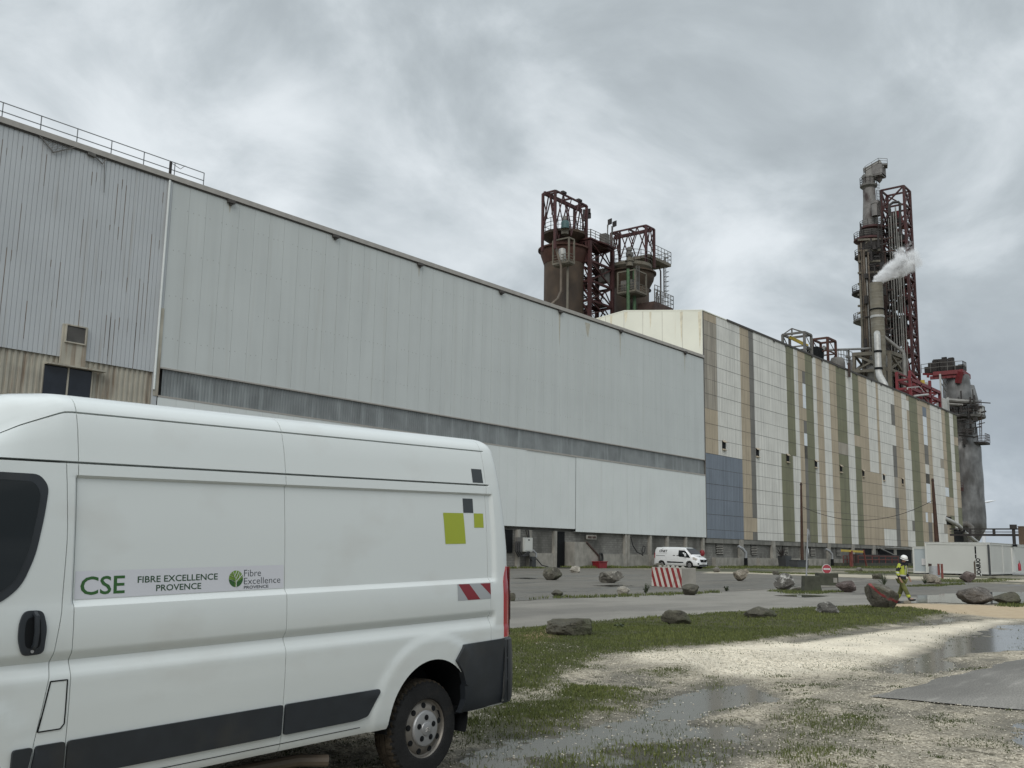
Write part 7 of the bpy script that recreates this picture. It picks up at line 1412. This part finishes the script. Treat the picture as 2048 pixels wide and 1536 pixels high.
    for ax in (-1.62,1.52):
        for sg in (-1,1):
            b = MB(); b.lathe([(.20,.20*sg),(.30,.21*sg),(.335,.18*sg),(.335,.02*sg),(.30,0),(.19,0)], (ax,sg*.74,.335), 28, axis='y'); w = b.build('wheel', M('tyre'), T, 40, local=True); b = MB(); b.lathe([(.20,.195*sg),(.17,.205*sg),(.06,.19*sg),(.001,.19*sg)], (ax,sg*.74,.335), 20, axis='y'); r = b.build('rim', M('hub'), w, 40, local=True)
            for k in range(5): t = k*1.2566; b = MB(); b.lathe([(.001,.208*sg),(.035,.207*sg)], (ax+.115*math.cos(t),sg*.74,.335+.115*math.sin(t)), 8, axis='y'); b.build('rim_hole', M('dark'), r, local=True)
    sm_ = lambda x, z: (x, -(side(0,z)+.012), z)
    text_mb('ONET', -1.92, -.98, 1.50, 1.72, sm_, .03).build('lettering', M('dark'), T, local=True); b = MB(); b.bar(sm_(-1.92,1.42), sm_(-.98,1.42), .025, .004); b.tube([sm_(-1.72,1.73), sm_(-1.62,1.79), sm_(-1.5,1.82)], .014, 5); b.build('lettering_flourish', M('dark'), T, local=True)
    text_mb('ONET', 0, 1, 0, 1, lambda u, v: (2.10-.22*(1-v)+.06, -.28+.56*u, 1.135+.085*(1-v)), .02).build('bonnet_lettering', M('rail'), T, local=True)
    dec('tail_light', [(-2.44,.95),(-2.36,.95),(-2.36,1.45),(-2.42,1.45)], 'red_lens', .004, -1)
small_van()
b = MB(); q = G(1412,1136); zq_ = mpp(q); c = V3(q)+Vector((1.0,1.0,1.75)); b.lathe([(.05,-.35),(.25,-.32),(.32,0),(.22,.28),(.05,.35)], c, 10); b.bar((c.x,c.y,0),(c.x,c.y,c.z-.3),.1); tag(b.build('red_drum', M('bin_red'), None, 40), 'red object showing behind the bonnet of the small white van', 'drum')
# ================================================================== WALKING WORKER
def skin_mesh(name, nodes_, edges, mat, parent, sub=2):
    me = bpy.data.meshes.new(name); me.from_pydata([n[0] for n in nodes_], edges, []); o = bpy.data.objects.new(name, me); COL.objects.link(o)
    md = o.modifiers.new('s', 'SKIN'); md.use_smooth_shade = True; sv = me.skin_vertices[0].data
    for i, n in enumerate(nodes_): r = n[1]; sv[i].radius = r if isinstance(r, tuple) else (r, r)
    sv[0].use_root = True; m2 = o.modifiers.new('u', 'SUBSURF'); m2.levels = sub; m2.render_levels = sub
    dg = bpy.context.evaluated_depsgraph_get(); dg.update(); nm = bpy.data.meshes.new_from_object(o.evaluated_get(dg)); o.modifiers.clear(); o.data = nm; nm.materials.clear(); nm.materials.append(mat); o.parent = parent; nm.polygons.foreach_set('use_smooth', [True]*len(nm.polygons)); return o
def worker():
    g0 = G(1806,1206.5); ang = math.radians(38.8-90-52)        # walks to the right of the picture and slightly towards the camera
    T = thing('person', 'worker in white helmet, yellow and dark hi-vis jacket and dirty trousers, walking with head bowed', 'person', (g0[0],g0[1],.0), (0,0,ang)); K = 1.0; T.scale = (.965,.965,.965)
    # local axes: +X walking direction, +Y his left (away from camera), Z up
    P = dict(pel=(0,0,.93), sp=(.015,0,1.10), ch=(.05,0,1.30), nk=(.075,0,1.47), hd=(.115,0,1.575), ht=(.135,0,1.66),
             lh=(.0,.095,.90), lk=(-.10,.10,.50), la=(-.30,.10,.12), lt=(-.17,.10,.03),          # trailing (left, far) leg
             rh=(.0,-.095,.90), rk=(.17,-.10,.52), ra=(.36,-.10,.16), rt=(.53,-.10,.16),          # leading (right, near) leg, toe raised
             rs=(.055,-.205,1.40), re=(-.02,-.27,1.13), rw=(.09,-.28,.90), rhnd=(.13,-.275,.83),
             ls=(.055,.205,1.40), le=(-.03,.28,1.14), lw=(.12,.30,.93), lhnd=(.16,.29,.86))
    n = [(P['pel'],(.12,.09)),(P['sp'],(.11,.085)),(P['ch'],(.12,.09)),(P['nk'],.058),(P['hd'],(.078,.088)),(P['ht'],(.072,.082)),(P['lh'],.09),(P['lk'],.06),(P['la'],.042),(P['lt'],.035),(P['rh'],.09),(P['rk'],.06),(P['ra'],.042),(P['rt'],.035),(P['rs'],.06),(P['re'],.046),(P['rw'],.032),(P['ls'],.06),(P['le'],.046),(P['lw'],.032),(P['rhnd'],(.036,.022)),(P['lhnd'],(.036,.022))]
    e = [(0,1),(1,2),(2,3),(3,4),(4,5),(0,6),(6,7),(7,8),(8,9),(0,10),(10,11),(11,12),(12,13),(2,14),(14,15),(15,16),(16,20),(2,17),(17,18),(18,19),(19,21)]
    hand = {20:(16,-1), 21:(19,1)}
    for hi, (wi, sg) in hand.items():                             # five bent fingers on each hand
        h = Vector(n[hi][0]); w = Vector(n[wi][0]); d = (h-w).normalized(); ac = Vector((0,1,0)).cross(d).normalized()*.018
        for k, (o_, ln) in enumerate(((-1.3,.045),(-.45,.052),(.4,.048),(1.2,.038))):
            a = h+ac*o_*.9+d*.02; c_ = a+d*ln; f_ = c_+d*ln*.5+Vector((0,-sg*.022,0)); i0 = len(n); n += [(tuple(a),.0095),(tuple(c_),.0085),(tuple(f_),.0075)]; e += [(hi,i0),(i0,i0+1),(i0+1,i0+2)]
        a = h-d*.02+ac*1.7; c_ = a+ac*1.0+d*.03; i0 = len(n); n += [(tuple(a),.011),(tuple(c_),.009)]; e += [(hi,i0),(i0,i0+1)]
    skin_mesh('body', n, e, M('skin'), T)
    # face: nose, brow and ears as small relief on the head
    b = MB(); hx = Vector(P['hd']); b.lathe([(.001,.035),(.012,.02),(.016,0),(.008,-.008)], hx+Vector((.092,0,-.015)), 8); b.cbox(hx+Vector((.03,-.088,-.005)),(.03,.02,.055)); b.cbox(hx+Vector((.03,.088,-.005)),(.03,.02,.055)); b.build('face_relief', M('skin'), T, 60, local=True)
    b = MB(); b.cbox(hx+Vector((.082,-.032,.022)),(.012,.022,.010)); b.cbox(hx+Vector((.082,.032,.022)),(.012,.022,.010)); b.cbox(hx+Vector((.086,0,-.058)),(.012,.05,.010)); b.build('eyes_and_mouth', M('navy'), T, local=True)
    b = MB(); b.lathe([(.098,-.07),(.102,-.02),(.095,.03),(.09,.05)], hx+Vector((-.015,0,.01)), 20, a0=math.pi*.55, a1=math.pi*1.45); b.build('hair', M('navy'), T, 60, local=True)
    # helmet with brim and dark band, tilted forward
    hc = hx+Vector((.01,0,.055)); R = Matrix.Rotation(math.radians(20), 4, 'Y'); b = MB(); b.lathe([(.128,.0),(.128,.03),(.122,.065),(.100,.105),(.06,.132),(.001,.142)], (0,0,0), 28); b.lathe([(.127,.0),(.150,-.008),(.152,-.014),(.125,-.012)], (.012,0,0), 28); b.v = [tuple(R @ Vector(v)+hc) for v in b.v]; hl = b.build('helmet', M('helmet'), T, 50, local=True); b = MB(); b.lathe([(.1305,.008),(.1315,.014),(.130,.024)], (0,0,0), 28); b.v = [tuple(R @ Vector(v)+hc) for v in b.v]; b.build('helmet_band', M('dark'), hl, 60, local=True)
    # clothes: looser skins over the same skeleton, each cut at its hem
    jk = [((-.005,0,.74),(.185,.15)),((.015,0,1.08),(.185,.14)),((.05,0,1.30),(.20,.145)),((.07,0,1.43),(.10,.09)),(P['rs'],.082),(P['re'],.070),((P['rw'][0]-.01,P['rw'][1],P['rw'][2]+.03),.058),(P['ls'],.082),(P['le'],.070),((P['lw'][0]-.01,P['lw'][1],P['lw'][2]+.03),.058)]
    j = skin_mesh('jacket', jk, [(0,1),(1,2),(2,3),(2,4),(4,5),(5,6),(2,7),(7,8),(8,9)], M('hivis'), T)
    for m_ in ('navy','reflex'): j.data.materials.append(M(m_))
    for p in j.data.polygons:
        c = p.center; arm = abs(c.y) > .20
        if not arm: p.material_index = 1 if (c.z < .99 or c.z > 1.37 or abs(c.y) < .03 or c.x < -.02) else 2 if (1.0 < c.z < 1.04) else 0
        else: p.material_index = 1 if (c.z < 1.02 or (1.16 < c.z < 1.30) or c.y > .15) else 2 if 1.10 < c.z < 1.14 else 0
    tr = [((0,0,.90),(.155,.125)),((.0,.095,.82),.112),((P['lk'][0],P['lk'][1],P['lk'][2]),.088),((-.275,.10,.15),.075),((.0,-.095,.82),.112),(P['rk'],.088),((.335,-.10,.20),.075)]
    t_ = skin_mesh('trousers', tr, [(0,1),(1,2),(2,3),(0,4),(4,5),(5,6)], M('hivis_dirty'), T); t_.data.materials.append(M('hivis'))
    for p in t_.data.polygons:
        if .16 < p.center.z < .32: p.material_index = 1
    for a, c, nm in ((P['la'],P['lt'],'l'),(P['ra'],P['rt'],'r')):
        a, c = Vector(a), Vector(c); up = Vector((0,0,.10)) if nm == 'l' else Vector((-.06,0,.09)); skin_mesh('boot', [(tuple(a+up),.058),(tuple(a+Vector((.0,0,-.03))),.060),(tuple(a.lerp(c,.55)+Vector((0,0,-.02))),(.052,.045)),(tuple(c+(c-a).normalized()*.05),(.045,.035))], [(0,1),(1,2),(2,3)], M('boot'), T)
    b = MB(); b.lathe([(.085,1.44),(.105,1.46),(.10,1.50),(.082,1.505)], (.075,0,0), 18); b.build('collar', M('navy'), T, 50, local=True)
    b = MB(); b.bar((.185,-.07,1.08),(.20,-.05,1.36),.022,.008); b.bar((.185,.07,1.08),(.20,.05,1.36),.022,.008); b.build('jacket_trim', M('reflex'), T, local=True)
worker()
